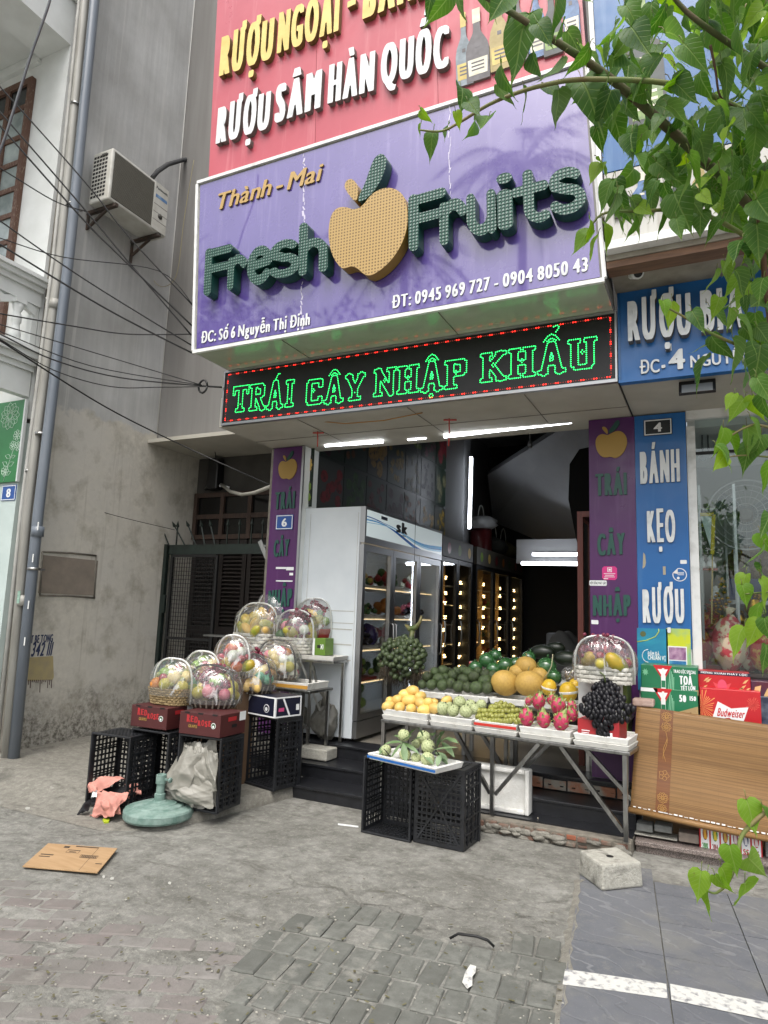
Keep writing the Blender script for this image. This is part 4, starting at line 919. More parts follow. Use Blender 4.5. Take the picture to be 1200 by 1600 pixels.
mb=MB(); p=PY(1044.5,543,YF); mb.box(p.x-.02,p.x+.02,YF-.006,YF-.0005,p.z-.025,p.z+.025); mb.build('switch_plate',m_wframe,FS); mb=MB(); mb.box(p.x-.011,p.x+.011,YF-.008,YF-.0062,p.z-.015,p.z+.015); mb.build('switch_hole',m_rawc,FS)
# soffit over the fascia and the drinks shop structure
NS=thing('drinks_shop','neighbouring drinks shop with glass front and granite plinth at the right edge','building',(1.0,6.0,0))
mb=MB(); mb.box(-.594,2.5,5.082,6.195,3.33,3.62); mb.build('canopy',m_soffit,NS)
mb=MB(); mb.box(-.598,-.592,5.02,5.9,3.318,3.3295); mb.build('panel_gap',m_rubber,NS)
# upper sign box of that shop
YU=4.42
ub=PY(1003,392,YU); ul=PY(925,245,YU)
US=thing('blue_upper_sign','upper blue sign with large white letters and a printed bottle behind the leaves','sign',(.8,YU+.2,4.3))
mb=MB(); xL=-.69; mb.add([V((xL+.085,YU,4.62)),V((2.4,YU,4.62)),V((2.4,YU,8)),V((xL-.05,YU,8)),V((xL+.085,YU+.4,4.62)),V((2.4,YU+.4,4.62)),V((2.4,YU+.4,8)),V((xL-.05,YU+.4,8))],[(0,1,2,3),(0,3,7,4),(4,5,1,0),(1,5,6,2)]); mb.build('board',m_bluesh,US)
mb=MB(); mb.bar((xL+.075,YU-.006,4.3),(xL-.06,YU-.006,8),.03,.03,(0,-1,0)); mb.build('edge_strip',m_wframe,US)
L(US,'TIN',(1085,112),(1330,60),capw(1097,112,30,YU),YU,.012,[m_wlet,m_wside],fx=.08,fy=.03,xs=.8,gap=.12)
bottle_print(US,1015,205,-25,62,YU,pb5,lb3,lb2,.012,True)
WB=thing('white_bottle_board','white board with printed bottles below the upper blue sign','sign',(.8,YU+.2,4.1))
zl=PY(1000,370,YU).z
mb=MB(); mb.box(xL+.09,2.4,YU+.002,YU+.4,zl,4.612); mb.build('board',M('stained white board','#b9b8b2',.65,c2='#989489',scale=5,stretch=(5,5,.5),lo=.5,hi=.75),WB)
mb=MB(); mb.box(xL+.09,2.4,YU-.03,YU+.4,zl-.06,zl-.002); mb.build('ledge',m_wframe,WB)
for px,y0,y1,w,b_,l_ in ((974,340,282,28,pb5,lb2),(1006,335,270,36,pb4,lb2),(1050,325,262,34,pb5,lb3),(1100,318,250,34,pb3,lb1),(1140,312,235,30,pb4,lb1)): bottle_print(WB,px,y0,y1,w,YU,b_,l_,lb2,.012)
mb=MB(); y1_=PY(1000,392,4.6); mb.box(-.60,2.4,YU+.05,6.19,zl-.10,zl-.062); mb.build('upper_eave',M('stained eave','#9c978a',.85,c2='#7d766a',scale=5),NS)
mb=MB(); mb.box(-.60,2.4,YU+.06,YU+.2,zl-.15,zl-.102); mb.build('eave_trim',M('brown eave board','#7a5b45',.7,c2='#5c4637',scale=6,stretch=(1,6,6)),NS)
mb=MB(); mb.box(-.604,2.4,4.66,YF+.5,t0.z+.062,max(t0.z+.09,zl-.102)); 
mb.build('eave_soffit',m_soffit,NS)
# ---------------- fittings on the left ----------------
m_acw=M('aged white casing','#c9c9c2',.5,c2='#b3b1a7',scale=6); m_grille=M('dark fan grille','#4b4a44',.5,c2='#3c3b37',scale=20)
XA=-5.87
a=PX(177,232,XA); b_=PX(265,297,XA); c_=PX(172,312,XA); y0,y1=a.y,b_.y; z1=(a.z+b_.z)/2; z0=c_.z
AC=thing('air_conditioner','white outdoor air conditioner unit on wall brackets on the grey side wall','air conditioner',(-6.05,(y0+y1)/2,z0))
mb=MB(); mb.box(-6.18,XA,y0,y1,z0,z1); mb.build('casing',m_acw,AC,bevel=.018)
ys=y0+(y1-y0)*.72
mb=MB(); mb.box(XA+.0005,XA+.002,y0+.03,ys,z0+.035,z1-.035); g=mb.build('fan_grille',m_grille,AC)
mb=MB(); k=0
for i in range(34): z=z0+.05+(z1-z0-.1)*i/33; mb.box(XA+.0025,XA+.006,y0+.035,ys-.005,z-.0022,z+.0022)
mb.build('grille_bars',M('grey grille bars','#8d8b80',.5),g)
mb=MB(); mb.box(XA+.001,XA+.008,ys+.008,y1-.012,z0+.012,z1-.012); p=mb.build('front_panel',m_acw,AC,bevel=.003)
mb=MB()
for t in (.22,.38,.54): mb.box(XA+.0082,XA+.009,ys+.01,y1-.014,z0+(z1-z0)*t-.003,z0+(z1-z0)*t+.003)
mb.build('panel_groove',m_rawc,p)
mb=MB(); mb.box(XA+.0085,XA+.0095,ys+.03,y1-.03,z0+.80*(z1-z0)-.075,z0+.80*(z1-z0)-.035); mb.build('blue_label',M('blue label','#2f5f9a',.4,c2='#8fb0cc',scale=9),p)
text(p,'Panasonic',(XA+.0085,ys+.03,z1-.09),(XA+.0085,y1-.03,z1-.09),.035,(1,0,0),.001,M('grey print','#3a3d42',.5),'brand_mark',.03,.01,.8,one=True,res=18)
mb=MB(); mb.lathe([(.035,0),(.035,.004)],16,(XA+.0085,(ys+y1)/2,z0+.34*(z1-z0)),mat=Matrix.Rotation(rad(90),3,'Y')); mb.build('round_badge',m_grille,p)
mb=MB()
for i in range(5):
    for j in range(11):
        x=-6.155+i*.045; z=z0+.06+j*(z1-z0-.14)/10; mb.box(x,x+.034,y0-.002,y0-.0005,z,z+(z1-z0-.14)/10*.62)
mb.build('side_vent',m_rubber,AC)
mb=MB(); mb.box(-6.03,-5.95,y0-.012,y0-.003,z1-.075,z1-.045); mb.build('carry_grip',m_grille,AC,bevel=.004)
for y in (y0+.1,y1-.12):
    mb=MB(); mb.bar((-6.298,y,z0-.025),(XA+.03,y,z0-.025),.04); mb.bar((-6.285,y,z0-.30 if y>5.5 else z0-.22),(-6.285,y,z0-.046),.035,.02,(0,1,0)); mb.bar((-6.27,y,z0-.2),(-6.0,y,z0-.05),.025,.025); mb.build('bracket',M('rusty dark steel','#33302c',.7,c2='#4d3b30',scale=12),AC)
hp=[PX(238,278,-6.0),PX(246,268,-6.05),PX(262,257,-6.12),PX(285,250,-6.2),PX(302,248,-6.27),PX(304,247,-6.31)]
mb=MB(); mb.tube(hp,.028,10); mb.build('insulated_hose',M('dark foam hose','#3a3b3c',.85),AC)
# pipes
def pipe(label,px,r,m,y=4.5,clips=(),seams=()):
    pts=[PY(q[0],q[1],y) for q in px]; t=thing('drainpipe',label,'pipe',pts[0],group=None)
    mb=MB(); mb.tube(pts,r,14); mb.build('tube',m,t)
    for s in seams:
        p=pts[0].lerp(pts[-1],s); d=(pts[-1]-pts[0]).normalized(); mb=MB(); mb.tube([p-d*.05,p+d*.05],r*1.14,14); mb.build('coupling',m,t)
    for s in clips:
        p=pts[0].lerp(pts[-1],s); mb=MB(); d=(pts[-1]-pts[0]).normalized(); mb.tube([p-d*.012,p+d*.012],r*1.2,14); mb.bar(p+V((0,r,0)),p+V((0,.12,0)),.02,.02); mb.build('clip',m_steel,t)
    return t
pipe('thick blue grey drainpipe beside the weathered grey wall',[(20,1196),(60,800),(108,400),(148,0),(160,-120)],.052,M('blue grey pvc','#666e78',.35,c2='#757c84',scale=4,stretch=(3,3,.4)),4.5,(.2,.62),(.24,))
pipe('off white middle drainpipe between the thin pipe and the blue grey one',[(8,1203),(42,800),(94,400),(133,0),(148,-120)],.044,M('aged white pvc','#a5a49d',.5,c2='#8c8a83',scale=5,stretch=(3,3,.3)),4.47,(.35,.75),(.17,.5))
pipe('thin white pipe leftmost of the three drainpipes',[(-6,1180),(33,800),(84,400),(124,0),(139,-120)],.021,M('thin white pvc','#bdbdb8',.5,c2='#a3a29c',scale=5),4.50,(.3,.5))
mb=MB()
for px,py in ((59,822),(51,872),(44,945),(38,1002)): p=PY(px,py,4.447); mb.box(p.x-.004,p.x+.012,p.y-.001,p.y,p.z-.04,p.z+.04)
t=tag(mb.build('paper_label',M('torn paper label','#d6d8d4',.7)),'row of small torn paper labels stuck up the blue grey drainpipe','label')
mb=MB(); p=PY(29,933,4.42); mb.box(p.x-.02,p.x+.02,p.y-.001,p.y,p.z-.06,p.z+.06); tag(mb.build('green_label',M('pale green sticker','#9fb8ab',.6,c2='#5d8a74',scale=30)),'small green sticker on the off white drainpipe','label')
# overhead cables
CABS=[('black cable running from the top left edge to the left edge of the purple sign',[(-60,70),(43,183),(140,293),(203,372),(302,478)],.008),
('black cable crossing under the air conditioner toward the purple sign',[(-60,110),(0,175),(133,328),(193,400),(300,525)],.009),
('thin black cable just below the one passing under the air conditioner',[(-60,132),(0,197),(130,343),(187,400),(303,512)],.010),
('thin cable sagging from the left edge to the air conditioner bracket',[(-60,235),(0,263),(83,313),(133,330)],.007),
('long straight black cable from mid left to the lower left part of the purple sign',[(-60,300),(0,345),(133,437),(300,540)],.008),
('thin black cable curving from the left balcony past the pipes to the purple sign edge',[(-60,352),(0,372),(100,402),(247,423),(302,477)],.006),
('thick black cable ending at the lower left corner of the purple sign',[(-60,345),(0,382),(167,483),(303,553)],.010),
('nearly level black cable from the balusters to the purple sign edge',[(-60,478),(0,490),(117,510),(200,522),(302,522)],.008),
('uppermost of the cables bundled into the ring left of the led sign',[(-60,490),(0,507),(167,557),(316,602)],.006),
('second cable from the top bundled into the ring left of the led sign',[(-60,497),(0,518),(143,572),(316,602)],.006),
('third cable down bundled into the ring left of the led sign',[(-60,496),(0,522),(83,562),(187,590),(316,603)],.008),
('lowest sagging cable bundled into the ring left of the led sign',[(-60,497),(0,530),(83,578),(173,604),(250,605),(318,604)],.006)]
def cab(label,px,r,ya=3.2,yb=4.56,m=m_cable):
    P=[PY(x,y,ya+(yb-ya)*max(-.2,min(1,x/302))) for x,y in px]; S_=[]
    for i in range(len(P)-1):   # catmull-rom
        p0,p1,p2,p3=P[max(i-1,0)],P[i],P[i+1],P[min(i+2,len(P)-1)]
        for k in range(6):
            t=k/6; S_.append(.5*((2*p1)+(p2-p0)*t+(2*p0-5*p1+4*p2-p3)*t*t+(3*p1-p0-3*p2+p3)*t**3))
    S_.append(P[-1]); mb=MB(); mb.tube(S_,r*.78,6); return tag(mb.build('overhead_cable',m),label,'cable','cables strung across the left of the street front')
for c in CABS: cab(*c)
cab('black cable slanting down across the grey wall into the dark recess',[(-60,492),(0,532),(167,637),(300,703),(420,757)],.009,3.2,5.2)
cab('thin wire drooping from the white house number plate to the gate',[(13,750),(67,765),(160,800),(273,828)],.005,4.45,6.4)
cab('thick grey cable hanging in front of the white house window',[(84,-40),(78,0),(62,48),(47,90),(23,167),(7,217),(-10,262)],.014,3.1,3.1,M('grey cable sheath','#5b5e62',.45))
cab('thin black drop wire from the purple sign corner down to the wall lamp box',[(308,554),(320,607),(330,668),(339,726)],.006,4.6,6.7)
cab('bundled black lead from the cable ring to the led sign',[(317,603),(330,604),(346,605)],.012,4.6,4.95)
cab('black cable hanging down the grey wall behind the air conditioner',[(281,-30),(279,0),(267,100),(265,167),(257,207),(249,285)],.009,6.1,6.1)
cab('thin yellowish wire looping below the air conditioner',[(303,250),(288,340),(277,425),(260,447),(243,442),(233,415),(232,384)],.005,6.0,5.9,M('yellowed wire','#8a815c',.6))
mb=MB(); c0=PY(317,604,4.56); mb.tube([c0+V((.05*math.cos(k*math.pi/6),0,.06*math.sin(k*math.pi/6))) for k in range(13)],.010,6); tag(mb.build('cable_ring',m_cable),'small coiled black cable ring where the wires meet left of the led sign','cable')
# gate in the recess
YG=6.5
g0=PY(262,858,YG); zr=PY(330,856,YG).z
GT=thing('iron_gate','dark green spiked iron gate across the recess beside the purple pillar','gate',(-5.3,YG,.12))
mb=MB(); mb.bar((-6.27,YG,.1),(-6.27,YG,zr+.05),.05); mb.bar((-6.17,YG+.01,.1),(-6.17,YG+.01,zr-.02),.035); mb.build('post',m_gateg,GT)
mb=MB(); mb.bar((-6.2,YG-.01,zr-.02),(-4.32,YG-.01,zr-.02),.04,.12); mb.build('top_rail',m_gateg,GT)
for k,(x,l) in enumerate(((-6.24,-.1),(-6.12,.0),(-5.98,-.13),(-5.8,-.1),(-5.66,-.05),(-5.5,-.06),(-5.32,0),(-5.14,0),(-4.96,0),(-4.8,0),(-4.46,.0))):
    mb=MB(); p=V((x,YG,zr+.04)); q=V((x+l,YG-abs(l)*.4,zr+.26)); mb.bar(p,q,.014,.014); d=(q-p).normalized(); mb.tube([q,q+d*.02,q+d*.09],[.008,.022,.001],4,smooth=False); mb.build('spike',m_gateg,GT)
mb=MB()
for x0,x1 in ((-6.13,-5.42),):
    mb.bar((x0,YG-.03,.15),(x0,YG-.03,zr-.1),.03); mb.bar((x1,YG-.03,.15),(x1,YG-.03,zr-.1),.03)
    for z in (.17,1.2,zr-.1): mb.bar((x0+.016,YG-.03,z),(x1-.016,YG-.03,z),.03)
    for i in range(17): x=x0+.04+i*(x1-x0-.08)/16; mb.bar((x,YG-.028,.19),(x,YG-.028,zr-.12),.006)
    for i in range(40): z=.2+i*(zr-.34)/39; mb.bar((x0+.016,YG-.035,z),(x1-.016,YG-.035,z),.006)
mb.build('mesh_leaf',m_blackpl,GT)
mb=MB(); mb.bar((-6.2,YG-.04,1.5),(-6.2,YG-.04,1.72),.03); mb.build('hinge',m_gateg,GT)
t=thing('wall_lamp_box','black lamp box with brackets high on the recess wall above the gate','lamp',PY(335,760,6.95))
p0=PY(335,742,6.9); mb=MB(); mb.box(p0.x-.09,p0.x+.09,6.85,6.985,p0.z-.2,p0.z+.22); mb.build('body',m_blackpl,t,bevel=.02)
for s in (-1,1): mb=MB(); mb.bar((p0.x+s*.1,6.9,p0.z-.15),(p0.x+s*.2,6.98,p0.z-.17),.03); mb.build('bracket',m_steel,t)
tag(MB().tube([PY(346,757,6.9),PY(360,768,6.7),PY(378,773,6.4),PY(398,770,6.2),PY(424,760,5.95)],.022,8).build('conduit',M('pale conduit','#9d9b92',.6)),'pale plastic conduit drooping from the wall lamp box to the purple pillar','conduit')
t=thing('pillar_bracket','small grey steel bracket on the left side of the left purple pillar','bracket',PY(415,880,5.95)); a,b_=PY(406,845,5.93),PY(419,876,5.93)
mb=MB(); mb.bar(a,b_,.05,.012,(0,1,0)); mb.build('plate',m_steel,t); mb=MB(); a,b_=PY(420,842,5.92),PY(419,881,5.92); mb.bar(a,b_,.04,.02,(0,1,0)); mb.bar(PY(411,853,5.93),PY(420,853,5.92),.02); mb.build('plate',m_steel,t)
# camera, flood lamp, bulb, strings
p=PY(993,424,4.72); t=thing('security_camera','white security camera under the eave above the blue fascia sign','camera',p)
mb=MB(); mb.lathe([(.05,0),(.05,.02),(.03,.03)],14,(p.x-.03,4.80,p.z+.10)); mb.tube([(p.x-.03,4.80,p.z+.10),(p.x-.03,4.79,p.z+.06),(p.x-.01,4.77,p.z+.03)],.016,8); mb.build('mount',m_wframe,t)
mb=MB(); mb.tube([(p.x-.05,4.83,p.z+.05),(p.x-.04,4.81,p.z+.04),(p.x+.02,4.66,p.z-.045),(p.x+.021,4.658,p.z-.047)],[.03,.043,.043,.036],14); mb.build('body',m_wframe,t)
mb=MB(); mb.tube([(p.x+.0211,4.6575,p.z-.0472),(p.x+.024,4.652,p.z-.051)],[.03,.03],14); mb.build('lens',m_rubber,t)
a,b_=PY(1066,603,5.1),PY(1113,612,5.1); t=thing('flood_lamp','small black flood lamp under the blue fascia sign','lamp',((a.x+b_.x)/2,5.1,3.23))
mb=MB(); mb.obox(((a.x+b_.x)/2,5.12,3.265),(.12,0,0),(0,.02,.05),(0,.015,-.006)); mb.build('housing',m_blackpl,t,bevel=.005); mb=MB(); mb.obox(((a.x+b_.x)/2,5.098,3.255),(.10,0,0),(0,.012,.032),(0,.002,-.001)); mb.build('glass',M('lamp glass','#8d9192',.15),t)
mb=MB(); mb.bar(((a.x+b_.x)/2,5.13,3.29),((a.x+b_.x)/2,5.13,3.328),.03); mb.build('hook',m_steel,t)
for lab,px,py0,py1 in (('left of two red strings knotted under the canopy, near the left pillar',497,656,698),('right of two red strings knotted under the canopy, near its middle',702,640,697)):
    a,b_=PY(px,py0,5.45),PY(px-1,py1,5.45); a.z=3.32; mb=MB(); mb.tube([a,a.lerp(b_,.5)+V((.004,0,0)),b_],.006,5); mb.tube([a+V((-.05,0,-.01)),a+V((0,0,-.015)),a+V((.07,0,-.02))],.008,5); tag(mb.build('red_string',M('red string','#b8433a',.7)),lab,'string')
tag(MB().tube([PY(497,658,5.2),PY(540,662,5.2),PY(600,657,5.2),PY(660,645,5.2)],.005,5).build('orange_wire',M('orange wire','#a5783a',.6)),'thin orange wire drooping under the canopy between the red strings','wire')
for k,(lab,q,yy) in enumerate((('left end of the lit tube lights under the canopy edge',((508,696),(598,690)),5.96),('short middle lit tube light under the canopy edge',((638,686),(665,683.5)),6.02),('long lit tube light under the canopy edge on the right',((694,682),(893,659)),5.96))):
    a,b_=PY(*q[0],yy),PY(*q[1],yy); t=thing('tube_light',lab,'tube light',a); mb=MB(); mb.tube([a,b_],.016,10); mb.build('tube',m_tube,t); mb=MB(); mb.bar(a+V((-.03,.02,.035)),b_+V((.03,.02,.035)),.05,.03); mb.build('batten',m_wframe,t)
p=PY(828,694,6.3); t=thing('hanging_socket','small black bulb socket hanging on a cord inside the shop front','lamp',p); mb=MB(); mb.tube([p+V((0,0,.3)),p],.006,6); mb.build('cord',m_cable,t); mb=MB(); mb.lathe([(.012,.03),(.022,.02),(.026,-.02),(.02,-.035)],12,p); mb.build('socket',m_rubber,t)
# ---------------- drinks shop front ----------------
ZG=PY(1000,1314,5.325).z; YW2=5.95; zs=PY(1100,1047,YW2).z
mb=MB(); mb.box(-.583,-.19,5.916,6.2,.1,3.318); mb.build('pillar',m_white,NS)
mb=MB(); mb.box(-.185,-.12,YW2-.03,YW2+.03,zs,3.2); fz=PY(1100,655,YW2).z; mb.box(-.185,2.4,YW2-.04,YW2+.04,fz,3.329); mb.build('window_frame',m_wframe,NS)
mb=MB(); mb.box(-.12,2.4,YW2-.004,YW2+.004,zs,fz); mb.build('glass_front',m_shopglass,NS)
mb=MB(); zt2=PY(1100,708,YW2).z; mb.bar((-.12,YW2-.01,zt2),(2.4,YW2-.01,zt2),.02); mb.build('glass_rail',m_rubber,NS)
mb=MB(); mb.box(-.185,2.4,YW2-.05,7.2,.1,zs-.03); mb.box(-.185,2.4,YW2-.06,7.2,zs-.028,zs-.002); mb.build('display_plinth',M('dark plinth','#3b3734',.5),NS)
mb=MB(); mb.box(-.185,2.6,7.6,7.7,zs,3.4); mb.box(-.18,-.15,YW2+.05,7.6,zs,3.4); mb.build('inner_wall',M('shop inner wall','#8a8f8d',.8),NS)
mb=MB(); mb.box(-.18,2.6,5.99,7.6,3.2,3.3); mb.build('inner_ceiling',M('shop ceiling','#cfd2d0',.8),NS)
mb=MB(); mb.box(-.575,2.6,5.36,5.90,-.05,ZG-.035); mb.box(-.578,2.6,5.325,5.90,ZG-.033,ZG); mb.build('granite_step',m_granite,NS,bevel=.006)
# window contents
t=thing('window_tube_light','lit tube on the ceiling of the drinks shop window','tube light',PY(1192,672,7.0)); a=PY(1183,674,7.0); mb=MB(); mb.tube([a,a+V((1.0,0,0))],.03,10); mb.build('tube',m_tube,t)
mb=MB(); 
for z in (zs+.5,zs+.95,zs+1.3): mb.box(-.1,.05,6.2,6.6,z,z+.012)
SH=thing('display_shelf','narrow glass display shelf with red boards at the left of the shop window','shelf',(0,6.4,zs)); mb.build('glass_board',mk_glass('shelf glass',(1,1,1),.1,.05,(.7,.8,.8)),SH)
mb=MB(); mb.box(-.11,.14,6.15,6.6,zs+.32,zs+.345); mb.box(-.11,.14,6.15,6.6,zs-.0,zs+.03); mb.build('red_board',M('red lacquer board','#8c2420',.4),SH)
mb=MB()
for x in (-.11,.15):
    for y in (6.15,6.6): mb.bar((x,y,zs),(x,y,zs+1.5),.02)
mb.build('upright',m_alu,SH)
def cloth_ell(mb,c,r,seed,k=.25,n=5,nu=18,nv=12,m=0):
    rr=random.Random(seed); W_=[(V((rr.uniform(-1,1),rr.uniform(-1,1),rr.uniform(-1,1)))*n,rr.uniform(0,6)) for _ in range(4)]
    return mb.ell(c,r,nu,nv,fn=lambda d:1+k*sum(abs(math.sin(d.dot(w)+p)) for w,p in W_)/4-k/2,m=m)
p=PY(1096,832,6.3); t=thing('dark_gift_box','tall dark gift box with a small yellow label in the shop window','box',p); mb=MB(); a,b_=PY(1081,868,6.25),PY(1108,798,6.25); mb.box(a.x,b_.x,6.25,6.45,a.z,b_.z); mb.build('box',M('dark box','#16191a',.4,c2='#20281f',scale=5),t,bevel=.02)
mb=MB(); a,b_=PY(1085,823,6.24),PY(1099,818,6.24); mb.box(a.x,b_.x,6.243,6.249,a.z,b_.z); mb.build('label',M('yellow label','#c9c13f',.5),t)
text(t,'LẠC HỒNG',(a.x+.004,6.242,a.z+.004),(b_.x-.004,6.242,a.z+.004),.016,FN,.001,m_rubber,'print',.04,.01,.7,one=True,res=14)
t=thing('pennant','small white pennant with yellow fringe hanging in the shop window','pennant',PY(1108,870,6.1)); q=[PY(*k,6.12) for k in ((1094,804),(1115,804),(1113,866))]; mb=MB(); mb.add(q+[k+V((0,.004,0)) for k in q],[(0,2,1),(3,4,5),(0,1,4,3),(1,2,5,4),(2,0,3,5)]); mb.build('cloth',M('pennant cloth','#b9c9c6',.8),t)
mb=MB(); 
for a,b_ in ((q[0],q[1]),(q[1],q[2])): mb.bar(a+V((0,-.004,0)),b_+V((0,-.004,0)),.028,.004,(0,1,0))
mb.build('fringe',M('yellow fringe','#b9a93a',.8),t); mb=MB(); mb.bar(PY(1114,800,6.13),PY(1112,975,6.13),.012,.012,(0,1,0)); mb.build('stick',M('bamboo stick','#a08a4e',.6),t)
# standing fan seen through the glass
p=PY(1165,805,6.5); t=thing('standing_fan','standing fan with wire guard behind the shop window glass','fan',(p.x,6.5,zs))
mb=MB(); R0=.30
for R in (R0,R0*.85,R0*.7,R0*.5,R0*.3): mb.tube([p+V((R*math.cos(k*math.pi/14),-.06*(1-R/R0)-.03,R*math.sin(k*math.pi/14))) for k in range(29)],.005 if R<R0 else .011,5)
for k in range(24): a=k*math.pi/12; mb.tube([p+V((.07*math.cos(a),-.09,.07*math.sin(a))),p+V((R0*math.cos(a),-.03,R0*math.sin(a)))],.0022,4)
mb.build('guard',m_alu,t); mb=MB(); mb.tube([p+V((0,-.1,0)),p+V((0,.12,0))],[.05,.075],14); mb.build('motor',m_grille,t)
for k in range(3): a=k*2.09+.4; mb=MB(); mb.obox(p+V((math.cos(a)*.15,0,math.sin(a)*.15)),(math.cos(a)*.11,0,math.sin(a)*.11),(-math.sin(a)*.06,.02,math.cos(a)*.06),(0,.003,0)); mb.build('blade',M('fan blade','#5d6870',.3),t)
mb=MB(); mb.tube([p+V((0,.08,-.06)),V((p.x,6.58,zs+.05))],.02,8); mb.lathe([(.2,0),(.19,.03),(.03,.06)],20,(p.x,6.58,zs)); mb.build('stand',m_grille,t)
for lab,px,py,r in (('round grey ceiling speaker lamp in the shop window',1125,699,.055),('bright spot lamp on the window rail of the drinks shop',1107,711,.035),('small dark spot lamp left of the bright one on the window rail',1098,715,.032)):
    p=PY(px,py,6.2); mb=MB(); mb.tube([p,p+V((0,.06,.02))],[r,r*.8],14); mb.tube([p+V((0,.05,.02)),p+V((0,.06,.3))],.008,6); tag(mb.build('spot_lamp',M('spot lamp metal','#77797a',.3,1)),lab,'lamp')
m_gold=M('gilded metal','#b08a32',.28,.9,c2='#8f6a20',scale=18); m_redl=M('red lacquer','#8d1f1c',.3); m_redg=M('red gold foil','#a02823',.3,c2='#b08a3a',scale=22,lo=.5,hi=.6,bump=.3); m_flor=M('floral wrapping','#b9ab92',.4,c2='#a8424a',scale=14,lo=.5,hi=.56,bump=.2,bscale=20)
def vase(lab,px,py,y,h,m,prof,cat='vase'):
    p=PY(px,py,y); t=thing('ornamental_vase',lab,cat,p); mb=MB(); mb.lathe([(r*h,z*h) for r,z in prof],20,p); mb.build('body',m,t); mb=MB(); rr=random.Random(int(px))
    for k in range(16): mb.ell(p+V((rr.uniform(-.3,.3)*h,rr.uniform(-.2,.2)*h,h*(.95+rr.uniform(0,.3)))),h*.09,6,4)
    mb.build('gold_flowers',m_gold,t)
pot=[(.15,0),(.3,.1),(.45,.35),(.44,.6),(.3,.8),(.34,.92)]
vase('gold pot with gilded flowers on the right of the shop window',1178,964,6.5,.16,m_gold,pot); vase('round red vase with gilded flowers at the left of the shop window',1108,995,6.35,.17,m_redl,pot); vase('small gold pot behind the red arrow board in the shop window',1158,978,6.6,.10,m_gold,pot)
t=thing('gilded_tree','gilded money tree ornament in the shop window','ornament',PY(1130,985,6.2)); p=PY(1130,985,6.2); rr=random.Random(8); mb=MB()
for k in range(60): z=rr.random(); mb.ell(p+V((rr.uniform(-1,1)*.10*(1.1-z),rr.uniform(-1,1)*.06,z*.42)),(.018,.018,.012),6,4)
mb.build('gold_leaves',m_gold,t); mb=MB(); mb.tube([p,p+V((0,0,.4))],.012,6); mb.build('stem',m_dark,t)
for k,(lab,px,py,y,r,m) in enumerate((('large floral wrapped gift bundle in the shop window',1142,1050,6.02,(.12,.08,.21),m_flor),('second floral wrapped gift bundle, at the right of the large one',1170,1050,6.12,(.12,.09,.15),m_flor),('red and gold wrapped gift behind the floral bundle on the left',1112,1046,6.3,(.15,.1,.22),m_redg),('red foil gift with knotted top at the left end of the shop window',1093,1046,6.2,(.1,.08,.16),m_redg),('red wrapped gift at the right edge of the shop window',1198,1050,6.05,(.12,.09,.17),m_redg))):
    p=PY(px,py,y); p.z=zs; t=thing('wrapped_gift',lab,'gift',p); mb=MB(); cloth_ell(mb,p+V((0,0,r[2])),r,k,.3); mb.build('wrapping',m,t); mb=MB(); mb.tube([p+V((0,0,r[2]*1.8)),p+V((0,0,r[2]*2.1)),p+V((.01,0,r[2]*2.35))],[.03,.018,.05],8); mb.build('tied_top',m,t)
for k,(lab,px,py) in enumerate((('left dark red gift basket on the blue case at the back of the window',1153,905),('middle dark red gift basket on the blue case at the back of the window',1178,903),('right dark red gift basket on the blue case at the back of the window',1198,903))):
    p=PY(px,py,7.1); t=thing('gift_bundle',lab,'gift',p); mb=MB(); cloth_ell(mb,p+V((0,0,.12)),(.11,.08,.13),k+20,.35); mb.build('wrapping',M('dark red wrap','#4a2420',.35,c2='#7d6a4a',scale=20,lo=.5,hi=.6),t); mb=MB(); mb.tube([p+V((.05*math.cos(a),0,.2+.09*math.sin(a))) for a in [j*math.pi/8 for j in range(9)]],.007,5); mb.build('gold_handle',m_gold,t)
t=thing('blue_case','blue case holding gift bundles at the back of the shop window','case',PY(1175,935,7.05)); a,b_=PY(1140,937,7.0),PY(1260,905,7.0); mb=MB(); mb.box(a.x,b_.x,7.0,7.3,a.z,b_.z); mb.build('front',M('blue case','#1d3f78',.4),t,bevel=.006); mb=MB(); mb.box(a.x,b_.x,6.98,7.3,a.z-.04,a.z-.002); mb.build('shelf_edge',m_alu,t); mb=MB(); 
for x in (a.x,): mb.box(x-.02,x-.001,7.0,7.3,zs,b_.z+.6)
mb.build('upright',m_alu,t)
t=thing('arrow_board','red arrow shaped board lying above the wrapped gifts in the shop window','board',PY(1170,990,6.1)); mb=MB(); q=[PY(*k,6.25) for k in ((1138,985),(1158,974),(1162,980),(1240,986),(1240,998),(1160,992))]; mb.add(q+[k+V((0,.02,0)) for k in q],[tuple(range(5,-1,-1)),tuple(range(6,12))]+[(i,(i+1)%6,(i+1)%6+6,i+6) for i in range(6)]); mb.build('board',M('red board','#b93a30',.5),t)
for k,(lab,px,py) in enumerate((('white figurine in a clear box on the upper glass shelf',1096,888),('small white figurine right of the first on the upper glass shelf',1111,888),('white figurine on a red stand in front of the gilded tree',1119,936))):
    p=PY(px,py,6.3); t=thing('figurine',lab,'figurine',p); mb=MB(); mb.lathe([(.035,0),(.04,.02),(.03,.05),(.02,.065)],12,p); mb.ell(p+V((0,0,.085)),.026,10,7); mb.build('figure',m_wenamel,t); mb=MB(); mb.box(p.x-.05,p.x+.05,p.y-.04,p.y+.04,p.z-.02,p.z-.001); mb.build('base',m_redl,t)
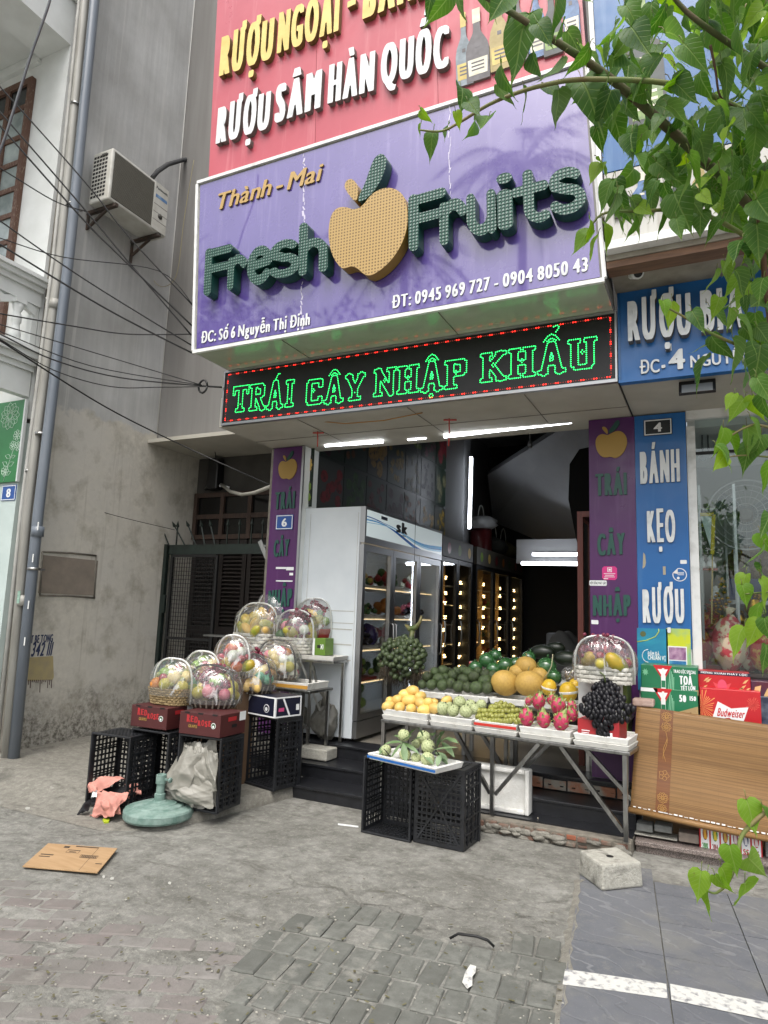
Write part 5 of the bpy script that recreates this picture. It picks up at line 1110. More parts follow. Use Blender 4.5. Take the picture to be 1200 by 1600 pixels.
# ---------------- coolers and the inside of the shop ----------------
FW=_f
def dep(P): return (P-EYE).dot(FW)
def at(px,py,y,pr): P=PY(px,py,y); return P,pr*dep(P)/FPX
XF0,XF1=-3.887,-3.198; FY0,FY1=6.0,8.14; fz0,fz1=.38,2.66
m_fridge=M('white cooler casing','#d3d9dc',.4,c2='#c6cdd1',scale=2.5); m_dfr=M('dark cooler frame','#2d2f31',.4,.6)
C1=thing('display_cooler','tall white three door cooler with blue wave header nearest the shop front','cooler',((XF0+XF1)/2,7.07,.345))
mb=MB(); mb.box(XF0,XF1-.03,FY0,FY0+.05,fz0,fz1); mb.box(XF0,XF1-.03,FY1-.05,FY1,fz0,fz1); mb.box(XF0,XF0+.05,FY0+.051,FY1-.051,fz0,fz1); mb.box(XF0+.051,XF1-.03,FY0+.051,FY1-.051,2.30,fz1); mb.box(XF0+.051,XF1-.03,FY0+.051,FY1-.051,fz0,fz0+.16); mb.build('casing',m_fridge,C1)
mb=MB()
for x in (XF0+.05,XF1-.1):
    for y in (FY0+.08,FY1-.08): mb.box(x-.03,x+.03,y-.03,y+.03,.345,fz0-.001)
mb.build('foot',m_rubber,C1)
mb=MB(); mb.box(XF1-.028,XF1+.02,FY0,FY1,fz0+.002,fz0+.16); mb.build('kick_plate',m_alu,C1)
def mk_wave():
    b=NB('blue wave header print'); P=b.co('Object'); s=b.n('SeparateXYZ'); b.set(s.inputs[0],P); y,z=s.outputs[1],s.outputs[2]
    c=b.mix(b.ramp(z,2.0,2.3),'#e4f1f3','#d3e8ec')
    for a,f,ph,w,col in ((.040,3.1,2.3,.045,'#4f93c6'),(.050,2.7,2.6,.024,'#1d5596'),(.036,3.5,1.9,.018,'#8fbcd8'),(.045,2.9,2.2,.010,'#e8f2f4')):
        t=b.math('MULTIPLY',b.math('SINE',b.math('ADD',b.math('MULTIPLY',y,f),ph+1.2)),a); d=b.math('ABSOLUTE',b.math('SUBTRACT',b.math('ADD',b.math('SUBTRACT',z,2.10),b.math('MULTIPLY',y,.07)),t))
        c=b.mix(b.math('LESS_THAN',d,b.math('MULTIPLY',b.math('ADD',b.math('SINE',b.math('MULTIPLY',y,1.7)),1.3),w*.7)),c,col)
    b.col(c); b.p(Roughness=.25,Emission_Color=c,Emission_Strength=.18); return b.m
mb=MB(); mb.box(XF1-.028,XF1+.03,FY0-.002,FY1,2.29,fz1); mb.build('header_frame',m_alu,C1)
mb=MB(); mb.box(XF1+.0305,XF1+.033,FY0+.03,FY1-.02,2.36,fz1-.03); h=mb.build('header_panel',mk_wave(),C1)
y=PX(626,835,XF1+.033).y; text(h,'sk',(XF1+.033,y-.12,2.49),(XF1+.033,y+.18,2.49),.125,(1,0,0),.0015,m_rubber,'logo',.09,.03,.8,one=True,res=24); text(h,'Fomilux',(XF1+.033,y-.02,2.455),(XF1+.033,y+.14,2.455),.022,(1,0,0),.001,m_rubber,'logo',.03,.0,.8,one=True,res=14)
mb=MB(); mb.box(XF1+.0332,XF1+.034,FY0+.35,FY0+.5,2.575,2.61); mb.build('badge',M('navy badge','#1c2740',.4),h)
mb=MB()
for z in (1.12,1.27,1.42): mb.box(-3.58,-3.27,FY0-.0025,FY0-.0005,z-.006,z+.006)
for z in (1.48,1.60): mb.box(-3.56,-3.26,FY0-.0025,FY0-.0005,z-.003,z+.004)
for x in (-3.82,-3.25): mb.box(x-.002,x+.002,FY0-.0015,FY0-.0005,.6,2.6)
mb.build('old_paper_mark',M('stained paper strip','#b3b3ae',.8,c2='#a5a39b',scale=40),C1)
dw=(FY1-FY0)/3
for k in range(3):
    a,b_=FY0+dw*k+.006,FY0+dw*(k+1)-.006; x0,x1=XF1-.027,XF1+.022
    mb=MB(); mb.box(x0,x1,a,a+.055,fz0+.17,2.28); mb.box(x0,x1,b_-.055,b_,fz0+.17,2.28); mb.box(x0,x1,a+.0555,b_-.0555,fz0+.17,fz0+.23); mb.box(x0,x1,a+.0555,b_-.0555,2.21,2.28); d=mb.build('door',m_alu,C1)
    mb=MB(); mb.box(x1-.02,x1-.016,a+.056,b_-.056,fz0+.231,2.209); mb.build('glass',m_glass,d)
    mb=MB(); yy=b_-.03 if k!=1 else a+.03; mb.tube([(x1,yy,1.1),(x1+.04,yy,1.13),(x1+.045,yy,1.3),(x1+.04,yy,1.47),(x1,yy,1.5)],.011,8); mb.build('handle',m_steel,d)
ZSH=(.56,.90,1.22,1.54,1.86)
mb=MB()
for z in ZSH[1:]: mb.box(XF0+.06,XF1-.08,FY0+.055,FY1-.055,z-.02,z)
mb.build('shelf',m_wframe,C1)
mb=MB()
for z in ZSH[1:]: mb.box(XF1-.079,XF1-.07,FY0+.06,FY1-.06,z-.020,z-.012)
mb.box(XF1-.12,XF1-.10,FY0+.1,FY1-.1,2.26,2.28); mb.build('led_strip',lamp('cooler shelf led','#ffe2ad',1.0),C1)
mb=MB(); p=PX(668,1000,XF1-.05); mb.box(XF1-.075,XF1-.055,7.46,7.485,.6,2.2); mb.build('upright_lamp',m_coolled,C1)
m_fk={}
def FM(k):
    if k in m_fk: return m_fk[k]
    d=dict(apple=('#a32a2c',.3,'#c9702f',7),red=('#8f1f2b',.3,'#b8404a',9),pink=('#c9566f',.45,'#dc95a0',4),pear=('#bfae4a',.45,'#a8a848',4),green=('#6f9430',.45,'#8fae40',4),teal=('#3f9474',.6,'#7fbf9f',30),
     orange=('#c9782c',.5,'#cf8c3c',14),mango=('#e0bb62',.5,'#e6c374',2),papaya=('#d0a830',.45,'#6d8a33',3.2),ypapaya=('#8f9a36',.45,'#c9a32f',3.5),grape=('#6a1f35',.3,'#8a3048',20),dark=('#1b1a22',.25,'#2d2a3a',10),cream=('#d8c78a',.55,'#c7a85a',4),white=('#dcd9d2',.5,'#b8c9a8',8),jujube=('#84883a',.42,'#9c9a4a',4),leaf=('#2f5a25',.5,'#48763a',6))[k]
    dk=lambda h:tuple(x*.9 for x in S(h)); m_fk[k]=M(k+' fruit skin',dk(d[0]),d[1],c2=dk(d[2]),scale=d[3]*1.6,rnd=.13,bump=.08,bscale=60,coat=.1); return m_fk[k]
# produce inside the first cooler
rr=random.Random(11)
def pile(name,label,cat,c,w,d,h,r,kinds,n,seed,group=None,base=None):
    t=thing(name,label,cat,c,group=group); rr=random.Random(seed); c=V(c)
    if base: mb=MB(); mb.box(c.x-d,c.x+d,c.y-w,c.y+w,c.z,c.z+.03); mb.build('tray',base,t); 
    for k in kinds:
        mb=MB()
        for i in range(n//len(kinds)): q=rr.random()**1.4; mb.ell(c+V((rr.uniform(-d,d)*(1-q*.7),rr.uniform(-w,w)*(1-q*.7),.03+r+q*h)),r*rr.uniform(.85,1.1),9,6)
        mb.build('fruit',FM(k),t)
    return t
XS=-3.5
for lab,y,zi,w,h,r,kn,n,bs in (('bunches of pale longan on the top shelf behind the first cooler door',6.3,4,.16,.26,.028,('cream','pear'),60,None),('dark grapes on the third shelf behind the first cooler door',6.4,2,.2,.16,.026,('dark',),60,m_wframe),('oranges on the fourth shelf behind the middle cooler door',7.05,3,.2,.1,.05,('orange',),18,m_wframe),('mixed red packs on the second shelf behind the first cooler door',6.4,2-1,.2,.14,.04,('red','green'),26,m_redl),('leafy greens on the floor of the cooler behind its first door',6.35,0,.2,.2,.05,('leaf','green'),30,m_wframe),('dark grapes on the fourth shelf behind the first cooler door',6.55,3,.1,.08,.025,('dark','leaf'),30,m_wframe),('red apples on the top shelf behind the middle cooler door',7.05,4,.18,.12,.045,('red','leaf'),24,m_wframe),('pink fruit packs on the third shelf behind the middle cooler door',7.05,2,.2,.14,.04,('pink','white'),24,m_wframe),('green fruit on the second shelf behind the middle cooler door',7.0,1,.2,.12,.045,('leaf',),18,m_wframe),('small pale packs on the top shelf behind the last cooler door',7.75,4,.12,.12,.04,('white','red'),14,m_wframe),('small red packs on the fourth shelf behind the last cooler door',7.75,3,.12,.12,.04,('pink','dark'),14,m_wframe)):
    pile('fruit_pile',lab,'fruit',(XS+.06,y,ZSH[zi]+.002),w,.17,h,r,kn,n,int(y*100+zi),base=bs)
t=thing('turquoise_basket','turquoise plastic basket on the fourth shelf behind the first cooler door','basket',(-3.4,6.22,ZSH[3])); mb=MB(); mb.lathe([(.08,.002),(.10,.1),(.105,.13),(.095,.13),(.07,.02)],14,(-3.4,6.24,ZSH[3])); mb.build('bowl',M('turquoise plastic','#2f9c96',.4),t); mb=MB(); mb.tube([(-3.4,6.24+.095*math.cos(a),ZSH[3]+.12+.11*math.sin(a)) for a in [k*math.pi/8 for k in range(9)]],.006,6); mb.build('handle',m_wframe,t)
t=thing('purple_bag','shiny purple bag on the second shelf behind the first cooler door','bag',(-3.45,6.62,ZSH[2])); mb=MB(); cloth_ell(mb,V((-3.42,6.62,ZSH[2]+.12)),(.12,.09,.13),3,.3); mb.build('bag',M('purple film','#3a2f6a',.2),t)
# rear coolers with warm lights
def cooler2(label,y0,y1,z1,doors,seed):
    t=thing('display_cooler',label,'cooler',(-3.55,(y0+y1)/2,.345)); x0,x1=-3.9,-3.2
    mb=MB(); mb.box(x0,x1-.03,y0,y0+.05,.36,z1); mb.box(x0,x1-.03,y1-.05,y1,.36,z1); mb.box(x0,x0+.05,y0+.051,y1-.051,.36,z1); mb.box(x0+.051,x1-.03,y0+.051,y1-.051,z1-.3,z1); mb.box(x0+.051,x1-.03,y0+.051,y1-.051,.36,.5); mb.build('casing',m_dfr,t)
    mb=MB(); mb.box(x1-.029,x1+.02,y0,y1,z1-.26,z1); h=mb.build('header_panel',M('cream header','#5d5a52',.5),t)
    n=int((y1-y0)/.36)
    for k in range(n):
        y=y0+(k+.6)*(y1-y0)/n; mb=MB(); mb.add([V((x1+.0215,y+.085*math.cos(a)*.8,z1-.14+.075*math.sin(a))) for a in [j*math.pi/6 for j in range(12)]],[tuple(range(12))]); mb.build('fruit_print',FM(['mango','red','leaf','red','green','apple','orange'][(k*3+seed)%7]),h)
    mb=MB(); mb.box(x0+.052,x0+.06,y0+.06,y1-.06,.5,z1-.3); mb.build('back_panel',M('warm cream back','#a88a5c',.6),t)
    dw=(y1-y0)/doors
    for k in range(doors):
        a,b_=y0+dw*k+.005,y0+dw*(k+1)-.005
        mb=MB(); mb.box(x1-.028,x1+.015,a,a+.05,.5,z1-.27); mb.box(x1-.028,x1+.015,b_-.05,b_,.5,z1-.27); mb.box(x1-.028,x1+.015,a+.0505,b_-.0505,.5,.55); mb.box(x1-.028,x1+.015,a+.0505,b_-.0505,z1-.33,z1-.27); d=mb.build('door',m_dfr,t)
        mb=MB(); mb.box(x1-.006,x1-.003,a+.051,b_-.051,.551,z1-.331); mb.build('glass',m_glass,d)
        mb=MB(); yy=a+.03; mb.tube([(x1+.015,yy,1.15),(x1+.06,yy,1.2),(x1+.07,yy,1.35),(x1+.06,yy,1.5),(x1+.015,yy,1.55)],.012,8); mb.build('handle',m_steel,d)
        mb=MB()
        rj=random.Random(seed*7+k)
        for j in range(9):
            z=.68+j*.175+rj.uniform(-.03,.03); yy=b_-.13+rj.uniform(-.012,.012)
            for q in range(3):
                for q2 in range(2): mb.ell((x1-.12+rj.uniform(-.01,.01),yy+q*.026,z+q2*.028),.009,6,4)
        mb.build('led_cluster',m_warm,t)
        mb=MB(); mb.box(x0+.07,x1-.17,b_-.022,b_-.004,.5,z1-.301); mb.build('partition',M('warm cream liner','#b39668',.6),t)
        mb=MB(); mb.box(x1-.06,x1-.05,a+.055,a+.065,.6,z1-.36); mb.build('fill_strip',lamp('warm fill strip','#ffc878',2.2),t)  # added light strip, fills the cooler inside with a warm glow
    mb=MB()
    for j in range(6): z=.66+j*.27; mb.box(x0+.07,x1-.18,y0+.06,y1-.06,z-.015,z)
    mb.build('shelf',m_alu,t)
    for j in range(5):
        pile('fruit_pile','dim fruit packs on shelf %s of %s'%(['one','two','three','four','five'][j],label[:38].rsplit(' ',1)[0]),'fruit',(-3.6,(y0+y1)/2,.66+j*.27+.001),(y1-y0)*.4,.12,.08,.045,[('orange','red'),('mango','leaf'),('red','cream'),('green','apple'),('orange','leaf')][(j+seed)%5],30,seed*10+j)
    return t
cooler2('dark two door cooler with warm light columns behind the white one',8.2,9.42,2.62,2,1); cooler2('dark three door cooler with warm lights at the rear of the shop',9.6,12.3,2.62,3,4)
for lab,a,b_ in (('upright lit tube lamp beside the rear coolers',PY(736,714,10.12),PY(733,826,10.12)),('upper lit tube across the back of the shop',PY(832,866,10.3),PY(905,866,10.3)),('lower lit tube across the back of the shop',PY(815,880,10.2),PY(905,881,10.2))):
    t=thing('tube_light',lab,'tube light',b_); mb=MB(); mb.tube([a,b_],.022 if 'up' in lab[:2] else .028,10); mb.build('tube',lamp('lit tube far','#eef4ff',7),t); mb=MB(); mb.bar(a+V((0,.05,0)),b_+V((0,.05,0)),.05,.05,(0,1,0)); mb.build('batten',m_wframe,t)
# fruit picture boards on the inner left wall
XPo=-3.94; rr=random.Random(21); kinds=['red','mango','green','grape','dark','leaf','papaya','pink','orange','pear','apple','cream']
y=6.25; i=0
m_pg=M('dimmed green board ground','#0f2416',.4); m_pw=M('dimmed pale print ground','#2f3330',.4); _dk={}  # print and ground colours lowered to carry the dimness of the room
def dim_print(k):
    if k not in _dk: v=FM(k).node_tree.nodes['Principled BSDF']; cc={'red':'#6a1a22','mango':'#8a6a24','green':'#566a26','grape':'#2d0f1a','dark':'#111118','leaf':'#26451f','papaya':'#7d6620','pink':'#5d3340','orange':'#5a3412','pear':'#55543a','apple':'#4a1616','cream':'#5d5848'}[k]; _dk[k]=M(k+' dimmed photo print',cc,.5,c2='#1a1a18',scale=16,lo=.5,hi=.7)
    return _dk[k]
FB=thing('fruit_picture_wall','large dark board of fruit photographs on the inner wall above the coolers','picture board',(XPo,8.2,2.7))
mb=MB(); mb.box(XPo-.006,XPo+.004,6.22,10.15,2.5,4.7); mb.build('board',M('dark print board','#141d17',.35),FB)
for j,z0 in enumerate((2.72,3.34,3.96)):
    y=6.28; k=0
    while y<10.0:
        w=.58; 
        mb=MB(); mb.box(XPo+.0045,XPo+.008,y,y+w-.02,z0,z0+.58); p=mb.build('photo_print',m_pw if (j+k)%3==0 else m_pg,FB)
        kd=kinds[(k*5+j*3)%12]; mb=MB(); r=rr.choice([.05,.07,.09,.04])
        for _ in range(int(.16/r/r*.09)+10):
            yy=y+r+rr.random()*(w-.02-2*r); zz=z0+r+rr.random()*(.56-2*r); mb.add([V((XPo+.0085+rr.random()*.003,yy+r*math.cos(a),zz+r*rr.uniform(.9,1.1)*math.sin(a))) for a in [q*math.pi/5 for q in range(10)]],[tuple(range(10))])
        mb.build('fruit_print',dim_print(kd),p); y+=w; k+=1
pp=[PY(473,700,5.93)]; t=thing('narrow_fruit_poster','narrow green and white fruit poster between the left purple pillar and the white cooler','poster',PY(482,790,6.05)); a,b2,c_,d=rect(476,790,492,698,6.05); a,b2,c_,d=rect(476,698,492,792,6.05) if c_>d else (a,b2,c_,d)
mb=MB(); mb.box(a,b2,6.04,6.05,c_,d); mb.build('sheet',m_pg,t); mb=MB(); mb.box(a+.01,b2-.01,6.036,6.0395,c_+.02,c_+(d-c_)*.42); mb.box(a+.01,b2-.01,6.036,6.0395,c_+(d-c_)*.58,d-.1); mb.build('photo_print',m_pw,t)
mb=MB(); rr=random.Random(3)
for _ in range(16): mb.ell((rr.uniform(a+.03,b2-.03),6.034,rr.uniform(c_+(d-c_)*.62,d-.15)),(.02,.004,.025),8,5)
mb.build('fruit_print',FM('mango'),t); mb=MB()
for _ in range(4): mb.ell((rr.uniform(a+.04,b2-.04),6.034,rr.uniform(c_+.08,c_+(d-c_)*.36)),(.035,.004,.04),8,5)
mb.build('fruit_print',FM('green'),t)
# things on and beside the rear coolers
p=PX(748,862,-3.45); t=thing('dark_red_drum','dark red drum standing on the rear cooler','drum',(-3.45,p.y+.1,2.622)); mb=MB(); mb.lathe([(.17,0),(.175,.02),(.175,.34),(.165,.36)],20,(-3.45,p.y+.1,2.622)); mb.build('body',M('dark red drum paint','#5a1518',.3),t); mb=MB(); mb.lathe([(.178,.0),(.178,.02)],20,(-3.45,p.y+.1,2.984)); mb.build('lid',M('dark red lid','#4a1215',.3),t)
t=thing('gift_hamper','white netting hamper with hoop handle on the dark red drum','hamper',(-3.45,p.y+.1,3.005)); c=V((-3.45,p.y+.1,3.005)); mb=MB(); cloth_ell(mb,c+V((0,0,.1)),(.24,.24,.11),5,.5,9,24,14); mb.build('netting',M('white netting','#aeb0b0',.8),t); mb=MB(); mb.tube([c+V((.0,.17*math.cos(a),.1+.3*math.sin(a))) for a in [k*math.pi/10 for k in range(11)]],.009,6); mb.build('hoop',m_wframe,t)
for k,(dy,lab) in enumerate(((.55,'grey hamper with hoop handle right of the white netting hamper'),(1.15,'dim yellowish hamper with hoop handle at the far end of the coolers'))):
    c=V((-3.45,p.y+.25+dy,2.622)); t=thing('gift_hamper',lab,'hamper',c); mb=MB(); cloth_ell(mb,c+V((0,0,.16)),(.22,.25,.16),6+k,.4,8); mb.build('netting',M('dim netting','#4d4f4c' if k==0 else '#5a5634',.8),t); mb=MB(); mb.tube([c+V((.0,.19*math.cos(a),.2+.36*math.sin(a))) for a in [q*math.pi/10 for q in range(11)]],.009,6); mb.build('hoop',m_wframe,t)
a,b2,c_,d=rect(905,800,919,1075,6.35); CB=thing('wooden_cabinet','red brown framed glass cabinet just inside the right purple pillar','cabinet',((a+b2)/2,6.5,.345))
mb=MB(); mb.box(a,a+.05,6.3,6.35,.345,d); mb.box(b2+.25,b2+.3,6.3,6.35,.345,d); mb.box(a+.0505,b2+.2495,6.3,6.35,d-.05,d); mb.box(a,a+.05,6.9,6.95,.345,d); mb.box(a,a+.04,6.3505,6.8995,d-.05,d); mb.box(a,a+.04,6.3505,6.8995,.345,.9); mb.build('frame',M('red brown timber','#6b2f22',.45,c2='#57251b',scale=4,stretch=(9,9,1)),CB); mb=MB(); mb.box(a+.02,a+.024,6.352,6.898,.91,d-.052); mb.build('glass',m_glass,CB)
a,b_=PY(893,710,8.2),PY(925,870,8.2); t=thing('black_silhouette','flat black drape high at the right inside the shop','silhouette',(b_.x,8.2,b_.z)); q=[PY(*k,8.2) for k in ((890,725),(905,702),(960,690),(960,930),(912,890),(900,840),(888,780))]; mb=MB(); mb.add(q+[k+V((0,.1,0)) for k in q],[tuple(range(6,-1,-1)),tuple(range(7,14))]+[(i,(i+1)%7,(i+1)%7+7,i+7) for i in range(7)]); mb.build('cloth',M('matte black','#0a0a0a',.9),t)  # flat black outline with a little thickness, high on the right
p=PZ(893,1050,.345); t=thing('draped_chair','grey cloth draped over a chair in the dark of the shop','chair',(-1.6,7.8,.345)); c=V((-1.55,7.8,.345)); mb=MB(); cloth_ell(mb,c+V((0,0,.55)),(.28,.25,.55),4,.25,4); mb.build('cloth_cover',M('grey cloth','#4a4a48',.9),t)
a,b_=PY(853,1003,8.0),PY(879,990,8.0); t=thing('grey_heater','small grey appliance box on the shop floor','box',(-2.0,8.0,.345)); mb=MB(); mb.box(a.x,b_.x,8.0,8.3,.345,b_.z); mb.build('body',M('grey plastic','#56585a',.5),t,bevel=.02); mb=MB(); mb.box(a.x+.04,b_.x-.04,7.994,7.999,.5,b_.z-.08); mb.build('grille',m_rubber,t)
# ---------------- long table with fruit trays ----------------
def Yf(px): return 5.33-(px-590)/395*.215
m_film=None
def mk_film(name,base=.09,tint=(1,1,1),white=.24):
    b=NB(name); t=b.n('BsdfTransparent'); t.inputs[0].default_value=(.96,.97,.96,1); g=b.n('BsdfGlossy'); g.inputs['Roughness'].default_value=.12; d=b.n('BsdfDiffuse'); d.inputs[0].default_value=(.85,.86,.85,1)
    P=b.co('Object',(1,1,.45)); n=b.noise(P,7,3,.5,1.2); bp=b.n('Bump',i_Height=n,i_Strength=.8,i_Distance=.05); b.t.links.new(bp.outputs[0],g.inputs['Normal'])
    lw=b.n('LayerWeight'); lw.inputs[0].default_value=.4
    st=b.ramp(b.noise(b.co('Object',(1,1,.35)),9,3,.5,2.0),.60,.70)
    f=b.math('ADD',b.math('MULTIPLY',lw.outputs[0],.35),base,True); m1=b.n('MixShader'); b.set(m1.inputs[0],f); b.set(m1.inputs[1],t); b.set(m1.inputs[2],g)
    m2=b.n('MixShader'); b.set(m2.inputs[0],b.math('ADD',b.math('MULTIPLY',st,white*2),white*.2,True)); b.set(m2.inputs[1],m1.outputs[0]); b.set(m2.inputs[2],d); b.t.links.new(m2.outputs[0],b.o.inputs[0]); return b.m
m_film=mk_film('clear wrapping film')
TB=thing('display_table','long steel table with angled braces carrying foam trays of fruit','table',(-1.6,5.35,.11))
zt=.705
A0=V((-2.60,5.345,zt)); B0=V((-.575,5.13,zt)); ud=(B0-A0).normalized(); vd=V((-ud.y,ud.x,0)); Lt=(B0-A0).length
tp=lambda u,v,z=zt: V((A0.x,A0.y,0))+ud*u+vd*v+V((0,0,z))
mb=MB(); mb.obox(tp(Lt/2,.22,zt-.012),ud*(Lt/2),vd*.22,(0,0,.012)); mb.build('table_top',m_steel,TB,bevel=.004)
fr_u=[.02,(PY(768,1270,5.25)-A0).dot(ud),Lt-.04]
foot=lambda u,v: .112 if tp(u,v).y<5.48 else .228
for u in fr_u:
    for v in (.02,.42):
        mb=MB(); mb.bar(tp(u,v,zt-.025),tp(u,v,foot(u,v)),.03,.03); mb.build('leg',m_steel,TB)
um=fr_u[1]
for (u0,u1,z0,vv) in ((um-.33,um-.02,.26,.02),(um+.36,um+.02,.26,.02),(um-.33,um-.02,.3,.42),(um+.36,um+.02,.3,.42),(Lt-.50,Lt-.06,.17,.02),(Lt-.50,Lt-.06,.27,.42)):
    mb=MB(); mb.bar(tp(u0,vv+.03,zt-.03),tp(u1,vv+.012,z0),.028,.028); mb.build('brace',m_steel,TB)
# higher rear table
zt2=.885
TR_=thing('rear_display_table','raised steel rear table holding avocados and melons','table',(-1.7,5.8,.345))
RA=PY(652,1084,5.66); RB=PY(905,1110,5.6); 
mb=MB(); mb.box(RA.x,-.62,5.64,6.0,zt2-.03,zt2-.006); mb.build('table_top',m_steel,TR_)
for x in (RA.x+.05,-1.6,-.66):
    for y in (5.66,5.97): mb=MB(); mb.bar((x,y,zt2-.031),(x,y,.231 if y<5.8 else .347),.028); mb.build('leg',m_steel,TR_)
zt3=1.06
TU=thing('top_shelf_table','small white topped table behind the melons with papers on it','table',(-2.0,6.3,.345)); a=PY(726,1040,6.2); b_=PY(800,1040,6.2)
mb=MB(); mb.box(a.x,-.98,6.06,6.36,zt3-.03,zt3); mb.build('table_top',m_wframe,TU)
for x in (a.x+.04,-1.02):
    for y in (6.1,6.32): mb=MB(); mb.bar((x,y,zt3-.031),(x,y,.347),.03); mb.build('leg',m_steel,TU)
# foam trays
def tray(label,P,ux_,vx_,w,d,h,m=m_foam,edge=None,group=None):
    """open foam tray; P front-left-bottom corner"""
    ux_,vx_=V(ux_),V(vx_); c=P+ux_*(w/2)+vx_*(d/2); t=thing('foam_tray',label,'tray',P+ux_*(w/2)+vx_*(d/2),group=group)
    mb=MB(); r=random.Random(label); j=lambda:r.uniform(-.003,.003); e=.012
    B=[P,P+ux_*w,P+ux_*w+vx_*d,P+vx_*d]; Tq=[P-ux_*e-vx_*e,P+ux_*(w+e)-vx_*e,P+ux_*(w+e)+vx_*(d+e),P-ux_*e+vx_*(d+e)]; i_=.02
    Ti=[P+ux_*i_+vx_*i_,P+ux_*(w-i_)+vx_*i_,P+ux_*(w-i_)+vx_*(d-i_),P+ux_*i_+vx_*(d-i_)]; Z=V((0,0,h)); 
    vs=B+[q+V((j(),j(),h+j())) for q in Tq]+[q+Z for q in Ti]+[q+V((0,0,.012)) for q in Ti]
    f=[(3,2,1,0)]
    for a in range(3):
        for k in range(4): f.append((a*4+k,a*4+(k+1)%4,a*4+4+(k+1)%4,a*4+4+k))
    f.append((12,13,14,15)); mb.add(vs,f); mb.build('tray',m,t,bevel=.004)
    if edge: mb=MB(); q=[P-ux_*(e*.7)-vx_*(e*.9+.002)+V((0,0,.012)),P+ux_*(w+e*.7)-vx_*(e*.9+.002)+V((0,0,.012)),P+ux_*(w+e)-vx_*(e+.002)+V((0,0,h*.72)),P-ux_*e-vx_*(e+.002)+V((0,0,h*.72))]; mb.add(q,[(0,1,2,3)]); mb.build('edge_tape',edge,t)
    return t
bx=[590,668,738,808,893,983]
ub=[(PY(x,1150,Yf(x))-A0).dot(ud) for x in bx]; ub[0]=.0; ub[-1]=Lt
wh=['leftmost end','second place from the left','middle','fourth place from the left','right end']
for k in range(5):
    w=ub[k+1]-ub[k]-.035; P=tp(ub[k]+.018,.01,zt+.001); tray('empty lower foam tray at the %s of the long steel table'%wh[k],P,ud,vd,w,.36,.038,m_foamd)
m_redtape=M('red tape','#c8352c',.5); m_bluetape=M('blue tape','#1f62ad',.45)
TL_=['upper foam tray under the yellow mangoes on the long table','upper foam tray under the custard apples on the long table','upper foam tray with red taped edge under the green jujubes','upper foam tray under the pink dragon fruit','upper foam tray under the red grape box at the right end']
for k in range(5): P=tp(ub[k]+.02,.012,zt+.0405); tray(TL_[k],P,ud,vd,ub[k+1]-ub[k]-.04,.35,.045,m_foam,m_redtape if k==2 else None)
xs=[PY(x,1090,5.65).x for x in (650,697,764,840,903)]
for k,l in enumerate(('foam tray under the left half of the avocados','foam tray under the right half of the avocados','foam tray under the orange yellow melons','foam tray under the bright yellow melons')): tray(l,V((xs[k]+.015,5.65,zt2-.005)),(1,0,0),(0,1,0),xs[k+1]-xs[k]-.03,.33,.05,m_foam)
# ---- single fruits: one prototype per kind, copied ----
def fruit(name,label,cat,mesh_fn,parts,places,group,sc_j=.06,seed=1,tilt=.5):
    r=random.Random(seed); first=None
    for i,(px,py,y,pr) in enumerate(places):
        P,rw=at(px,py,y,pr)
        if first is None:
            first=thing(name,label,cat,P,group=group); mesh_fn(first); o=first
        else: o=dup(first,P)
        o.rotation_euler=(r.uniform(-tilt,tilt),r.uniform(-tilt,tilt),r.uniform(0,6.28)); s=rw*r.uniform(1-sc_j,1+sc_j); o.scale=(s,s,s)
    return first
def leafy(n,rr): pass
def m_mango(t):
    mb=MB(); mb.ell((0,0,0),(1.0,1.38,.98),16,11,fn=lambda d:1+.10*d.y-.05*d.x*d.y); mb.build('flesh',FM('mango'),t,local=True); mb=MB(); mb.tube([(0,1.36,.0),(0,1.47,.02)],[.12,.08],6); mb.build('stalk',m_dark,t,local=True)
Z=lambda x,y:(560+x/5,950+y/5)
MG=[(238,765,40,.07),(322,780,42,.07),(412,790,42,.07),(300,722,44,.15),(250,728,36,.17),(395,725,47,.14),(370,682,48,.2),(415,652,44,.22),(488,692,40,.2),(490,745,44,.12),(540,745,42,.13),(522,800,44,.07),(590,785,40,.09),(585,742,36,.16),(685,725,36,.2)]
fruit('mango','ripe yellow mango in the pile at the left end of the long table','mango',m_mango,None,[(*Z(x,y),Yf(Z(x,y)[0])+d,r/5) for x,y,r,d in MG],'yellow mangoes piled at the left end of the long table',seed=3)
def mk_custard():
    b=NB('custard apple skin'); P=b.co('Object'); v=b.n('TexVoronoi',feature='F1',i_Scale=3.6); b.set(v.inputs['Vector'],P); k=b.n('VectorMath',operation='LENGTH'); b.set(k.inputs[0],P); k=b.ramp(k.outputs[1],.94,1.0)
    b.col(b.mix(k,'#5f6f42','#a9b184')); b.p(Roughness=.6); b.bump(b.math('MULTIPLY',v.outputs[0],-1),.3,.008); return b.m
m_cust=mk_custard()
def m_custard(t):
    import mathutils
    pts=[]
    for i in range(70): z=1-2*(i+.5)/70; a=i*2.39996; q=math.sqrt(1-z*z); pts.append(V((q*math.cos(a),q*math.sin(a),z)))
    def fn(d):
        m=max(d.dot(p) for p in pts); return .93+.13*min(1,max(0,(m-.962)/.03))*(1 if d.z<.8 else .9)-(.10 if d.z<-.8 else 0)
    mb=MB(); mb.ell((0,0,0),(1,1,.98),40,26,fn=fn); mb.build('flesh',m_cust,t,local=True); mb=MB(); mb.tube([(0,0,.9),(.05,0,1.2)],[.09,.07],6); mb.build('stalk',m_dark,t,local=True)
CU=[(790,737,46,.2),(660,785,52,.10),(742,802,48,.09),(842,808,50,.09),(875,757,40,.22),(960,757,42,.22),(905,792,40,.16),(700,765,38,.2)]
